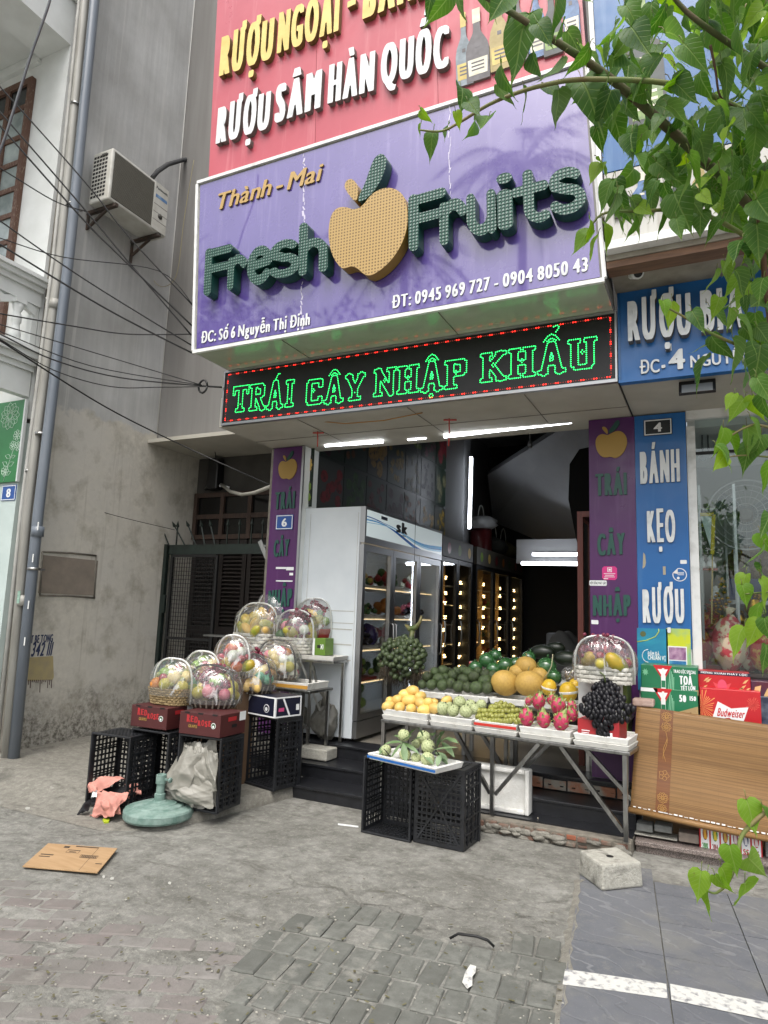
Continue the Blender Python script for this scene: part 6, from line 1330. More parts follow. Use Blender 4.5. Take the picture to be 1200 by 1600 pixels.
fruit('custard_apple','pale green knobbly custard apple on the front tray of the long table','custard apple',m_custard,None,[(*Z(x,y),Yf(Z(x,y)[0])+d,r/5) for x,y,r,d in CU],'custard apples on the front tray of the long table',seed=5)
def m_juj(t): mb=MB(); mb.ell((0,0,0),(1,1,1.12),10,7); mb.build('flesh',FM('jujube'),t,local=True); mb=MB(); mb.tube([(0,0,1.05),(0,0,1.3)],.1,5); mb.build('stalk',m_dark,t,local=True)
rr=random.Random(12); JU=[]
for row,(n,y,d,x0,x1) in enumerate(((14,1126,.05,752,812),(14,1119,.10,746,810),(12,1111,.16,748,808),(9,1104,.22,768,802),(3,1100,.25,775,790))):
    for i in range(n): x=x0+(x1-x0)*i/(n-1); JU.append((x+rr.uniform(-1,1),y+rr.uniform(-1.5,1.5)+(.15*(x-780)/10),Yf(x)+d,4.6))
fruit('jujube','small green jujube in the heap on the tray with the red edge','jujube',m_juj,None,JU,'green jujubes heaped on the red edged tray',seed=6,tilt=1.2)
m_dfp=M('dragon fruit skin','#a3264c',.5,c2='#bd4463',scale=4,bump=.1,bscale=12,rnd=.06)
def mk_scale():
    b=NB('dragon fruit scale'); P=b.co('Object'); s=b.n('VectorMath',operation='LENGTH'); b.set(s.inputs[0],P); b.col(b.mix(b.ramp(s.outputs[1],.95,1.12),'#b8405c','#8d9a5a')); b.p(Roughness=.5); return b.m
m_scale=mk_scale()
def m_dragon(t):
    mb=MB(); mb.ell((0,0,0),(.92,.92,1.15),18,12); mb.build('flesh',m_dfp,t,local=True)
    rr=random.Random(2)
    for i in range(20):
        z=.95-1.8*(i+.5)/20; a=i*2.39996; q=math.sqrt(max(0,1-z*z)); n=V((q*math.cos(a),q*math.sin(a),z*1.0)); p=V((n.x*.9,n.y*.9,n.z*1.12)); up=V((0,0,1)); tg=(up-n*up.dot(n)).normalized() if abs(z)<.98 else V((1,0,0)); sd=n.cross(tg); L_=.62+.35*max(0,z)
        mb=MB(); A=p-tg*.2; pts=[A-sd*.27-n*.05,A+sd*.27-n*.05,p+tg*L_*.45+sd*.17+n*.13,p+tg*L_*.45-sd*.17+n*.13,p+tg*L_*.9+n*.48,p+tg*L_*.45+n*.03]
        mb.add(pts,[(0,1,2,3),(3,2,4),(1,0,5),(2,1,5),(0,3,5),(4,2,5),(3,4,5)]); mb.build('scale',m_scale,t,local=True)
Z8=lambda x,y:(760+x/4.8,950+y/4.8)
DR=[(300,822,62,.08),(318,700,34,.26),(392,700,58,.22),(430,838,62,.07),(540,735,60,.18),(490,690,40,.27),(562,850,66,.06),(640,800,52,.1),(640,740,40,.2)]
fruit('dragon_fruit','pink dragon fruit with green tipped scales in the pile on the long table','dragon fruit',m_dragon,None,[(*Z8(x,y),Yf(Z8(x,y)[0])+d,r/4.8*.92) for x,y,r,d in DR],'pink dragon fruit piled on the long table',seed=9,tilt=.35)
m_avo=M('avocado skin','#465530',.45,c2='#2a3520',scale=2.5,bump=.5,bscale=22,rnd=.35)
def m_avoc(t): mb=MB(); mb.ell((0,0,0),(1,1,1.12),14,10,fn=lambda d:1+.06*d.z); mb.build('flesh',m_avo,t,local=True); mb=MB(); mb.tube([(0,0,1.15),(0,0,1.25)],.12,6); mb.build('stalk',m_dark,t,local=True)
AV=[(538,540,40,.15),(500,598,34,.1),(570,600,42,.06),(655,605,42,.06),(600,500,36,.2),(665,492,42,.2),(625,552,42,.13),(685,548,36,.18),(738,530,42,.16),(722,590,42,.08),(782,615,44,.05),(770,500,38,.22),(815,488,40,.25),(822,562,46,.12),(852,620,42,.06),(860,505,40,.22),(920,622,50,.05),(900,540,44,.14),(985,570,46,.1),(1005,625,44,.06),(990,522,40,.17),(1050,532,38,.18),(1045,585,36,.12),(590,530,34,.22),(930,500,34,.24),(710,500,32,.26)]
fruit('avocado','dark green avocado in the heap on the raised rear table','avocado',m_avoc,None,[(*Z(x,y),5.66+d,r/5) for x,y,r,d in AV],'avocados heaped on the raised rear table',seed=13,tilt=1.5)
m_wm=M('green melon in film','#27502c',.15,c2='#3d6b3a',scale=3.5,rnd=.1,coat=.8)
def m_gmel(t): mb=MB(); mb.ell((0,0,0),(1,1,.95),18,12); mb.build('flesh',m_wm,t,local=True); mb=MB(); mb.tube([(0,0,.9),(.05,.05,1.12),(.15,.0,1.2)],[.2,.08,.12],7); mb.build('film_knot',m_wm,t,local=True)
GM=[(743,1043,11.5,6.0),(761,1032,12.5,6.06),(771,1046,12,5.98),(790,1040,12.5,6.02),(774,1024,10,6.15),(854,1042,15,6.0),(866,1058,12,5.92),(826,1028,12,6.15),(806,1038,12,6.1)]
fruit('green_melon','round shiny green melon wrapped in film behind the avocados','melon',m_gmel,None,[(a,b,d,c) for a,b,c,d in GM],'film wrapped green melons behind the avocados',seed=4)
m_om=M('orange yellow melon skin','#bd9b4e',.6,c2='#ad8a44',scale=6,bump=.15,bscale=50,rnd=.05)
def m_omel(t): mb=MB(); mb.ell((0,0,0),(1.14,1.0,.96),20,13,fn=lambda d:1+.02*math.cos(10*math.atan2(d.y,d.x))); mb.build('flesh',m_om,t,local=True); mb=MB(); mb.tube([(0,0,.92),(.03,0,1.15),(.1,.05,1.3)],[.08,.05,.05],6); mb.build('stalk',M('dry stalk','#7d7444',.7),t,local=True)
OM=[(789,1067,19.5,5.78),(827,1068,21,5.74),(822,1041,15.5,5.98),(809,1051,13,5.95),(843,1055,12,5.92)]
fruit('orange_melon','large orange yellow melon in the cluster on the raised rear table','melon',m_omel,None,[(a,b,d,c) for a,b,c,d in OM],'orange yellow melons on the raised rear table',seed=8,tilt=.3)
m_cm=M('bright yellow melon skin','#ccab30',.4,c2='#c09a28',scale=5,rnd=.03)
def m_cmel(t): mb=MB(); mb.ell((0,0,0),(.95,.95,1.05),18,12); mb.build('flesh',m_cm,t,local=True); mb=MB(); mb.lathe([(.3,-.98),(.75,-.62),(.97,-.1),(1.0,.05)],18); mb.build('foam_net',m_foam,t,local=True)
fruit('yellow_melon','bright yellow melon in a white foam net beside the grape basket','melon',m_cmel,None,[(858,1074,5.72,13),(888,1081,5.70,15),(899,1072,5.8,12)],'bright yellow melons in foam nets',seed=2,tilt=.15)
m_wat=M('dark watermelon skin','#161c16',.3,c2='#232c1f',scale=4,rnd=.1)
for lab,px,py,r,y in (('long dark watermelon lying left at the back of the fruit stand',848,1019,11.5,6.2),('long dark watermelon lying right at the back of the fruit stand',885,1029,12,6.15),('dark watermelon behind the other two at the back of the stand',868,1012,9,6.3)):
    P,rw=at(px,py,y,r); t=thing('watermelon',lab,'watermelon',P); mb=MB(); mb.ell(P,(rw*1.7,rw,rw),20,12); mb.build('flesh',m_wat,t); mb=MB(); mb.tube([P+V((-rw*1.68,0,.0)),P+V((-rw*1.9,0,.03))],[.012,.006],5); mb.build('stalk',m_dark,t)
P,rw=at(891,1054,5.9,12); t=thing('clear_bag','clear plastic bag of nuts in front of the watermelons','bag',P); mb=MB(); cloth_ell(mb,P,(rw*1.2,rw,rw),4,.2); mb.build('film',m_film,t); mb=MB(); rr=random.Random(1)
for _ in range(26): mb.ell(P+V((rr.uniform(-1,1)*rw*.7,rr.uniform(-.6,.6)*rw,rr.uniform(-.8,.3)*rw)),rw*.17,7,5)
mb.build('nuts',M('brown nuts','#7d6a52',.6),t)
for lab,pts in (('pale dry melon stalk rising between the yellow melons',[(850,1060),(856,1052),(862,1040),(864,1022)]),('pale foam string curling above the bright yellow melons',[(886,1062),(892,1050),(900,1042),(908,1040)])):
    mb=MB(); mb.tube([PY(*q,5.75) for q in pts],.004,5); tag(mb.build('dry_stalk',M('pale dry stalk','#a8a484',.7)),lab,'stalk')
# papers etc at the back
rr=random.Random(6)
t=thing('paper_stack','stack of red and white printed papers behind the melons','papers',PY(805,1035,6.2)); a=PY(783,1030,6.15); b_=PY(827,1030,6.15); z=zt3+.002
for k in range(7): mb=MB(); dx=rr.uniform(-.012,.012); mb.box(a.x+dx,b_.x+dx,6.12+rr.uniform(0,.01),6.32,z,z+.021); mb.build('booklet',[m_wenamel,M('pink print','#b98080',.6,c2='#d9d0cd',scale=30),M('grey print','#8d8683',.6,c2='#c9b5b0',scale=30)][k%3],t); z+=.0215
t=thing('foam_cup_lid','small white lid on top of the paper stack','lid',(0,0,0)); t.location=((a.x+b_.x)/2+.08,6.2,z); mb=MB(); mb.box((a.x+b_.x)/2+.03,(a.x+b_.x)/2+.15,6.16,6.26,z+.001,z+.03); mb.build('lid',m_wframe,t,bevel=.008)
for lab,px,w,h,m in (('small red and white packet of jellies on the white table behind the avocados',746,.07,.12,M('red packet','#b3262b',.3,c2='#d9c9c6',scale=30,lo=.5,hi=.6)),('small pale packet right of the red one on the white table',764,.06,.1,M('pale packet','#b5a79a',.4,c2='#7d4a44',scale=25)),('tan carton right of the packets on the white table',778,.06,.07,M('tan carton','#8d7550',.7))):
    p=PY(px,1033,6.2); t=thing('packet',lab,'packet',(p.x,6.2,zt3)); mb=MB(); mb.box(p.x-w,p.x+w,6.15,6.25,zt3+.001,zt3+h); mb.build('packet',m,t,bevel=.012); mb=MB(); mb.box(p.x-w*.6,p.x+w*.6,6.147,6.1495,zt3+h*.3,zt3+h*.6); mb.build('print',m_wenamel,t)
# grape box and bunch
ug=ub[4]; zg=zt+.0405+.013
a=PY(904,1148,Yf(904)+.03); W_=Lt-ug-.11
m_redbox=M('red carton','#a3262b',.5,c2='#8f1f25',scale=4)
t=thing('red_grape_box','red carton of black grapes at the right end of the long table','carton',tp(ug+.03+W_/2,.15,zg)); c=tp(ug+.03+W_/2,.155,zg+.065)
mb=MB(); mb.obox(c,ud*(W_/2),vd*.115,(0,0,.065)); mb.build('box',m_redbox,t,bevel=.003)
mb=MB()
for (u0,u1,z0,z1) in ((.62,.84,.03,.055),(.62,.72,.06,.09),(.1,.3,.05,.056),(.1,.28,.035,.04)): mb.add([tp(ug+.03+W_*uu,.0385,zg+zz) for uu,zz in ((u0,z0),(u1,z0),(u1,z1),(u0,z1))],[(0,1,2,3)])
mb.build('label',m_wenamel,t)
m_bg=M('black grape skin','#0d0d10',.42,c2='#17161c',scale=30,spec=.35)
GB=thing('black_grape_bunch','large bunch of black grapes hanging over the front of the red carton','grapes',tp(ug+.2,.1,zg+.13)); mb=MB(); rr=random.Random(15); P0=[]
TRI=[(948,1060),(905,1108),(985,1112)]
for k in range(1500):
    py=rr.uniform(1064,1148); 
    if py<1110: hw=9+(py-1064)*.66+5*math.sin(py*.37); cx=946+2*math.sin(py*.2)
    else: hw=max(4,28-(py-1110)*.62)+3*math.sin(py*.5); cx=944-(py-1110)*.03
    px=cx+rr.uniform(-1,1)*hw; 
    
    y=Yf(940)+.05-.07*math.sin(max(0,min(1,(py-1064)/80))*2.2)*(1-.5*abs(px-cx)/hw)+ (.12*(1112-py)/50 if py<1112 else 0)+.03
    P,rw=at(px,py,y,4.9)
    if any((P-q).length<.0245 for q in P0): continue
    P0.append(P); d=V((rr.uniform(-.6,.6),rr.uniform(-.3,.3),-1)).normalized(); mb.ell(P,(rw*.85,rw*.85,rw*1.25),9,7,rot=d.to_track_quat('Z','Y').to_matrix())
for px,py in ((968,1120),(976,1116),(982,1112),(972,1126),(980,1124),(912,1112),(908,1104),(918,1116),(924,1118)):
    P,rw=at(px,py,Yf(940)+.05,4.7); mb.ell(P,(rw*.85,rw*.85,rw*1.25),9,7)
o=mb.build('berries',m_bg,GB,kind='stuff'); mb=MB(); p=PY(946,1066,Yf(940)+.16); mb.tube([p,p+V((-.01,0,.05)),p+V((-.04,0,.07))],.006,5); mb.build('stem',M('grape stem','#4d5a30',.6),GB)
# white box under the woven basket
a,b_=PY(905,1102,5.6),PY(974,1068,5.6); t=thing('white_carton','white carton with green end behind the black grapes','carton',((a.x+b_.x)/2,5.7,zt2)); z1=b_.z
mb=MB(); mb.box(a.x,b_.x,5.56,5.85,.75,z1); mb.build('box',M('white carton board','#cfd1cf',.6),t,bevel=.003); mb=MB(); mb.box(b_.x+.001,b_.x+.03,5.56,5.85,.75,z1-.002); mb.build('green_end',M('olive green carton','#5f6f33',.6),t)
ZWB=z1
# areca nut bunch
t=thing('areca_nut_bunch','dark green bunch of areca nuts hanging in front of the coolers','areca nuts',PY(630,1070,5.95)); ya=5.95; mb=MB(); rr=random.Random(31); P0=[]
m_arec=M('areca nut skin','#36412a',.5,c2='#465332',scale=20,rnd=.1)
for k in range(500):
    a=rr.uniform(0,6.28); q=math.sqrt(rr.random()); px=628+q*36*math.cos(a); py=1028+q*33*math.sin(a)
    if py<1004 and px>652: continue
    if py>1040 and px<612: continue
    P,rw=at(px,py,ya-.14*math.sqrt(max(0,1-q*q))+rr.uniform(0,.05),4.6)
    if any((P-x).length<rw*1.55 for x in P0): continue
    P0.append(P); d=V((rr.uniform(-.8,.8),-.6,rr.uniform(-1,.2))).normalized(); mb.ell(P,(rw,rw,rw*1.25),9,6,rot=d.to_track_quat('Z','Y').to_matrix())
mb.build('nuts',m_arec,t)
mb=MB(); top=PY(641,999,ya)
for k in range(36):
    P=rr.choice(P0); mid=top.lerp(P,.5)+V((rr.uniform(-.02,.02),0,.03)); mb.tube([top,mid,P],[.006,.004,.002],4)
mb.build('stalklets',M('pale green stalklets','#8a966a',.6),t)
mb=MB()
for k in range(330):
    px=594+rr.random()*66; py=1036+rr.random()*22-abs(px-630)*.2; P=PY(px,py,ya-.03+rr.uniform(-.03,.06)); mb.tube([P,P+V((rr.uniform(-.02,.02),0,-.05)),P+V((rr.uniform(-.04,.04),0,-.10-rr.random()*.06))],[.0022,.0018,.0008],3)
mb.build('dry_fibres',M('brown fibres','#4d4436',.8),t)
mb=MB(); mb.tube([PY(633,976,ya),PY(640,983,ya),PY(650,980,ya),PY(656,972,ya),PY(659,962,ya)],[.010,.03,.026,.016,.010],8); mb.tube([PY(645,985,ya),PY(641,1003,ya),PY(636,1015,ya)],[.026,.02,.01],8); mb.build('main_stalk',M('green main stalk','#4f6134',.5,c2='#8a7a52',scale=8),t)
mb=MB(); mb.tube([PY(645,982,ya),PY(645,960,ya),V((PY(645,960,ya).x,5.95,3.32))],.0025,4); mb.build('hanging_cord',m_cable,t)
# ---------------- plastic crates ----------------
def lattice(mb,o,u,v,n,W_,H_,nx,ny,bar_,t,edge=.02,edge2=None):
    """one perforated panel; o corner, u,v in-plane, n thickness direction"""
    o,u,v,n=V(o),V(u),V(v),V(n); e2=edge2 or edge
    def lines(L,k,e):
        w=(L-2*e+bar_)/k; out=[0.0]
        for i in range(k): out+=[e+i*w,e+i*w+w-bar_]
        return out+[L]
    xs=lines(W_,nx,edge); ys=lines(H_,ny,e2); NX,NY=len(xs),len(ys); vs=[]
    for d in (0,t):
        for y in ys:
            for x in xs: vs.append(o+u*x+v*y+n*d)
    I=lambda i,j,d:d*NX*NY+j*NX+i; fs=[]
    hole=lambda i,j: 0<=i<NX-1 and 0<=j<NY-1 and i%2==1 and j%2==1
    for j in range(NY-1):
        for i in range(NX-1):
            if hole(i,j):
                fs+=[(I(i,j,0),I(i+1,j,0),I(i+1,j,1),I(i,j,1)),(I(i+1,j,0),I(i+1,j+1,0),I(i+1,j+1,1),I(i+1,j,1)),(I(i+1,j+1,0),I(i,j+1,0),I(i,j+1,1),I(i+1,j+1,1)),(I(i,j+1,0),I(i,j,0),I(i,j,1),I(i,j+1,1))]
            else: fs+=[(I(i,j+1,0),I(i+1,j+1,0),I(i+1,j,0),I(i,j,0)),(I(i,j,1),I(i+1,j,1),I(i+1,j+1,1),I(i,j+1,1))]
    for i in range(NX-1): fs+=[(I(i,0,0),I(i+1,0,0),I(i+1,0,1),I(i,0,1)),(I(i+1,NY-1,0),I(i,NY-1,0),I(i,NY-1,1),I(i+1,NY-1,1))]
    for j in range(NY-1): fs+=[(I(0,j+1,0),I(0,j,0),I(0,j,1),I(0,j+1,1)),(I(NX-1,j,0),I(NX-1,j+1,0),I(NX-1,j+1,1),I(NX-1,j,1))]
    mb.add(vs,fs)
m_crate=M('black crate plastic','#17181a',.45,c2='#24262a',scale=9,bump=.1)
def crate(label,loc,rz,rx=0):
    """stands on its short end: opening faces -Y, base panel at +Y; 0.39 x 0.31 x 0.58"""
    w,d,h=.38,.31,.53; t=thing('plastic_crate',label,'crate',loc,rz,'black plastic fruit crates standing on end'); th=.008
    mb=MB(); lattice(mb,(-w/2,d-.012,0),(1,0,0),(0,0,1),(0,1,0),w,h,9,13,.012,th,.03)
    mb.build('base_panel',m_crate,t,local=True)
    mb=MB()
    for s in (-1,1):
        a=V((s*(w/2-.03),d-.002,.03)); b_=V((-s*(w/2-.03),d-.002,h-.03)); mb.bar(a,b_,.014,.010+.002*(s>0),(0,1,0))
    for z in [.04+i*.041 for i in range(12)]: mb.bar((-w/2+.02,d-.0005,z),(w/2-.02,d-.0005,z),.006,.006,(0,1,0))
    mb.lathe([(.012,0),(.012,.012)],10,(0,d-.004,h/2),mat=Matrix.Rotation(rad(-90),3,'X')); mb.build('base_ribs',m_crate,t,local=True)
    for o,u,v,n,W_,H_,nx,ny in (((-w/2,.012,0),(0,1,0),(0,0,1),(1,0,0),d-.025,h,6,12),((w/2-th,.012,0),(0,1,0),(0,0,1),(1,0,0),d-.025,h,6,12)):
        mb=MB(); lattice(mb,o,u,v,n,W_,H_,nx,ny,.013,th,.03); mb.build('side_panel',m_crate,t,local=True)
    for z in (0,h-th): mb=MB(); lattice(mb,(-w/2+th,.012,z),(1,0,0),(0,1,0),(0,0,1),w-2*th,d-.025,9,6,.013,th,.03); mb.build('end_panel',m_crate,t,local=True)
    mb=MB(); e=.016
    for s in (-1,1): mb.box(s*(w/2+.004)-e/2,s*(w/2+.004)+e/2,0,.028,-.004+e,h+.004-e); 
    for z in (0,h): mb.box(-w/2-.012,w/2+.012,0,.028,z-.004 if z==0 else z-.012,z+.012 if z==0 else z+.004)
    mb.build('rim',m_crate,t,local=True,bevel=.004)
    for i,x in enumerate((-w/2-.004,w/2+.004)):
        mb=MB()
        for y in (.08,.16,.24): mb.bar((x,y,.02),(x,y,h-.02),.010,.008,(0,1,0))
        for z in (.1,.2,.3,.4,.5): mb.bar((x,.03,z),(x,d-.02,z),.007,.009,(0,0,1))
        mb.build('side_ribs',m_crate,t,local=True)
    return t
def ground(px,py,z): return PZ(px,py,z)
cl=PZ(601,1309,0); CR1=crate('crate standing open toward the street under the left of the custard apple tray',(cl.x,cl.y,.005),rad(-3))
cr=PZ(686,1325,0); c2=dup(CR1,(cr.x,cr.y+.31,.005),(0,0,rad(180-2)),'crate turned base outward with cross ribs under the right of the custard apple tray')
pa=PZ(163,1258,.06); ca=dup(CR1,(pa.x,pa.y,slab_h(pa.x,pa.y+.1)+.004),(0,0,rad(3)),'leftmost crate, lying open with the pink cloth spilling out')
pb=PZ(235,1138,.635); cb=dup(CR1,(pb.x,pb.y,slab_h(pb.x,pb.y+.1)+.006),(0,0,rad(-1)),'crate behind the leftmost one, under the left red grape carton')
pc=PZ(304,1266,.09); cc_=dup(CR1,(pc.x,pc.y,slab_h(pc.x,pc.y+.15)+.005),(0,0,rad(2)),'open crate stuffed with grey plastic sheet under the right red grape carton')
pd=PZ(400,1232,.10); cd=dup(CR1,(pd.x-.02,pd.y+.05,slab_h(pd.x,pd.y+.1)+.006),(0,0,rad(-14)),'crate under the navy blue carton beside the steel legs',scale=(1,1,1.09))
ZC=.628
# ---- printed cartons ----
m_maroon=M('maroon carton','#42191a',.55,c2='#4c1f1e',scale=5); m_redp=M('red print','#a5262a',.5); m_goldp=M('gold print','#8d7236',.5)
def carton(name,label,c,w,d,h,m,rz=0,lid=True):
    t=thing(name,label,'carton',c,rz); mb=MB(); mb.box(-w/2,w/2,-d/2,d/2,0,h); mb.build('box',m,t,local=True,bevel=.004)
    return t
def lt(t,body,x,z,wd,cap,y,m,fx=.05,xs=.6,sh=0,name='print',rot=0,res=20,d=.0008):
    """lettering on the -Y face in local coordinates"""
    gl=[];X=0
    for ch in body:
        if ch==' ': X+=.25; continue
        C,w=glyph(ch,fx,.015,xs,res); gl.append((C,X)); X+=w+.07
    mb=MB(); k=wd/max(X,.1); cr_,sr=math.cos(rot),math.sin(rot)
    for C,x0 in gl: mb.ext([[( (px+x0)*k+sh*py*cap,py*cap) for px,py in c] for c in C],(V((x,y,z)),V((cr_,0,sr)),V((-sr,0,cr_)),V((0,-1,0))),0,d)
    return mb.build(name,m,t,local=True)
def disc(t,x,z,r,y,m,name='print',d=.0008,n=20,local=True):
    mb=MB(); mb.ext([[(r*math.cos(2*math.pi*k/n),r*math.sin(2*math.pi*k/n)) for k in range(n)]],(V((x,y,z)),V((1,0,0)),V((0,0,1)),V((0,-1,0))),0,d); return mb.build(name,m,t,local=local)
def redbox(label,c,w,d,h,rz):
    t=carton('grape_carton',label,c,w,d,h,m_maroon,rz); y=-d/2-.0003
    for i,ch in enumerate('RED'): lt(t,ch,-w*.32+i*w*.095,h*(.56+.02*(i%2)),w*.085,h*(.34 if i==0 else .28),y,m_redp,.09,.75)
    for i,ch in enumerate('ROSE'): lt(t,ch,-w*.04+i*w*.085,h*(.43+.03*(i%2)),w*.075,h*.26,y,m_redp,.09,.75)
    lt(t,'GRAPES',-w*.27,h*.32,w*.22,h*.14,y,m_goldp,.05,.7)
    disc(t,w*.34,h*.5,h*.13,y,m_wenamel); disc(t,w*.34,h*.5,h*.105,y-.001,M('badge green','#3c5a3c',.5)); disc(t,w*.34,h*.47,h*.05,y-.002,m_wenamel)
    mb=MB()
    for x in (-w*.38,-w*.05,w*.3): mb.box(x,x+w*.12,y-.0012,y+.01,h-.010,h+.001)
    mb.build('vent_notch',m_rubber,t,local=True)
    mb=MB(); mb.box(w/2+.0003,w/2+.002,-d*.05,d*.15,h*.35,h*.5); mb.build('hand_hole',m_rubber,t,local=True)
    mb=MB(); mb.box(w/2+.0003,w/2+.0015,-d*.2,d*.12,h*.66,h*.84); mb.build('print',m_redp,t,local=True); mb=MB(); mb.box(w/2+.0003,w/2+.0015,d*.25,d*.5-.002,h*.6,h+.0); mb.build('paper_slip',m_wenamel,t,local=True); return t
b1=redbox('left maroon grape carton with red lettering on a black crate',(pb.x-.03,pb.y+.15,ZC+.006),.37,.30,.165,rad(1)); 
b2=redbox('right maroon grape carton with red lettering and a white paper slip',(pc.x-.01,pc.y+.15,ZC-.0),.385,.32,.165,rad(2))
m_navyb=M('navy carton','#161a2e',.45); 
NV=carton('navy_carton','navy blue carton with white edge lines on a black crate',(pd.x+.0,pd.y+.19,slab_h(pd.x,pd.y+.1)+.590),.38,.30,.17,m_navyb,rad(-14))
mb=MB(); w,d,h=.38,.30,.17
for x in (-w/2,w/2-.014): mb.box(x,x+.014,-d/2-.0018,-d/2-.0003,0,h)
for z in (0,h-.012): mb.box(-w/2+.0145,w/2-.0145,-d/2-.0018,-d/2-.0003,z,z+.012)
for y in (-d/2,d/2-.014): mb.box(w/2+.0003,w/2+.0018,y,y+.014,0,h)
for z in (0,h-.012): mb.box(w/2+.0003,w/2+.0018,-d/2+.0145,d/2-.0145,z,z+.012)
mb.bar((-w/2+.05,-d/2-.001,h-.015),(-w/2+.0,-d/2-.001,h*.5),.02,.0016,(0,1,0)); mb.bar((w/2+.001,-d*.2,h-.014),(w/2+.001,d*.05,.014),.018,.0016,(1,0,0)); mb.build('white_lines',m_wenamel,NV,local=True)
disc(NV,.08,.07,.035,-d/2-.0004,m_wenamel); disc(NV,.08,.07,.029,-d/2-.0014,m_navyb); disc(NV,.08,.065,.016,-d/2-.0024,m_wenamel); mb=MB(); mb.box(w/2+.0003,w/2+.0016,-.11,-.05,.05,.08); mb.build('pink_print',M('pink print','#c0487a',.5),NV,local=True); mb=MB(); mb.box(w/2+.0003,w/2+.0016,.09,.125,.05,.10); mb.build('print',m_wenamel,NV,local=True)
# ---- small steel tables ----
def stable(label,corners,zt_,feet,braces,zf):
    t=thing('steel_table',label,'table',(sum(c.x for c in corners)/len(corners),sum(c.y for c in corners)/len(corners),zf(corners[0])))
    xs=[c.x for c in corners]; ys=[c.y for c in corners]; mb=MB(); mb.box(min(xs),max(xs),min(ys),max(ys),zt_-.028,zt_-.003); mb.build('table_top',m_steel,t,bevel=.004)
    for x,y in feet: mb=MB(); mb.bar((x,y,zt_-.029),(x,y,zf(V((x,y,0)))),.025); mb.build('leg',m_steel,t)
    for a,b_ in braces: mb=MB(); mb.bar(a,b_,.02); mb.build('brace',m_steel,t)
    return t
stepz=lambda p: .347 if p.y>5.84 else .228 if p.y>5.49 and p.x>-4.2 else .11 if p.y>5.19 and p.x>-3.42 else slab_h(p.x,p.y)+.004
f1=PZ(467,1216,.108); YL1=f1.y; zl1=PY(470,1078,YL1).z
l0=PY(392,1078,YL1).x; l1=f1.x+.02
LT_=stable('low steel table left of the steps holding a wrapped basket on foam trays',[V((l0,YL1-.015,0)),V((l1+.06,YL1+.40,0))],zl1,[(l1-.02,YL1),(PY(432,1100,YL1).x,YL1+.02),(l1+.02,YL1+.38),(l0+.05,YL1+.38)],[(PY(432,1115,YL1+.02),PY(463,1186,YL1+.02)),(PY(415,1080,YL1+.3),PY(482,1140,YL1+.3))],stepz)
f2=PZ(487,1166,.26); YH=5.72; zh1=PY(487,1030,YH).z; h0=PY(372,1030,YH).x; h1=PY(523,1025,YH).x
HT=stable('high steel table behind, holding white wrapped baskets beside the cooler',[V((h0,YH-.02,0)),V((h1,YH+.22,0)),V((h1,6.02,0))],zh1,[(PY(487,1030,YH).x,YH),(h0+.04,YH),(h1-.03,5.95),(h0+.04,5.95)],[(PY(489,1040,YH+.01),PY(498,1082,YH+.01)),(PY(470,1035,YH+.01),PY(500,1110,YH+.15))],stepz)
tray('foam tray on the low steel table under the foil wrapped basket',V((l0+.02,YL1,zl1-.002)),(1,0,0),(0,1,0),l1-l0+.0,.36,.06,m_foamd,M('orange tape','#b98a3a',.5))
tray('flat foam tray on the high steel table under the white baskets',V((h0+.01,YH-.01,zh1-.002)),(1,0,0),(0,1,0),h1-h0-.02,.27,.04,m_foamd)
# ---- wrapped fruit baskets ----
m_wov=[M('tan woven straw','#a08b64',.8,c2='#7d6a48',scale=60,bump=.8,bscale=90),M('dark woven tray','#5d5046',.6,c2='#3c332c',scale=60,bump=.7,bscale=80),M('white painted wicker','#cfcdc4',.6,c2='#a8a59a',scale=30,bump=.4),M('red band basket','#a8302a',.5)]
def wicker(mb,c,rx,ry,z0,z1,rows,n,taper=.88,th=.010):
    """woven wall: rows of over-under strands on an oval"""
    for r in range(rows):
        t=(r+.5)/rows; k=taper+(1-taper)*t; z=z0+(z1-z0)*t; hh=(z1-z0)/rows*.42; N=n*4; vs=[];fs=[]
        for i in range(N):
            a=2*math.pi*i/N; w=.006*math.cos(n*a+(math.pi if r%2 else 0)); ca,sa=math.cos(a),math.sin(a); p=2/3.2
            x=math.copysign(abs(ca)**p,ca)*rx; y=math.copysign(abs(sa)**p,sa)*ry
            for dz,q in ((-hh,.0),(0,th*.5),(hh,.0)): vs.append(c+V((x*k+ca*(w+q),y*k+sa*(w+q),z+dz)))
        for i in range(N):
            for s in range(2): a_,b_=i*3+s,((i+1)%N)*3+s; fs.append((a_,b_,b_+1,a_+1))
        mb.add(vs,fs,0,True)
    N=n*2
    for i in range(n):
        a=2*math.pi*(i+.5)/n; ca,sa=math.cos(a),math.sin(a); p=2/3.2; x=math.copysign(abs(ca)**p,ca); y=math.copysign(abs(sa)**p,sa); mb.bar(c+V((x*rx*taper,y*ry*taper,z0)),c+V((x*rx,y*ry,z1)),.010,.006,(ca,sa,0))
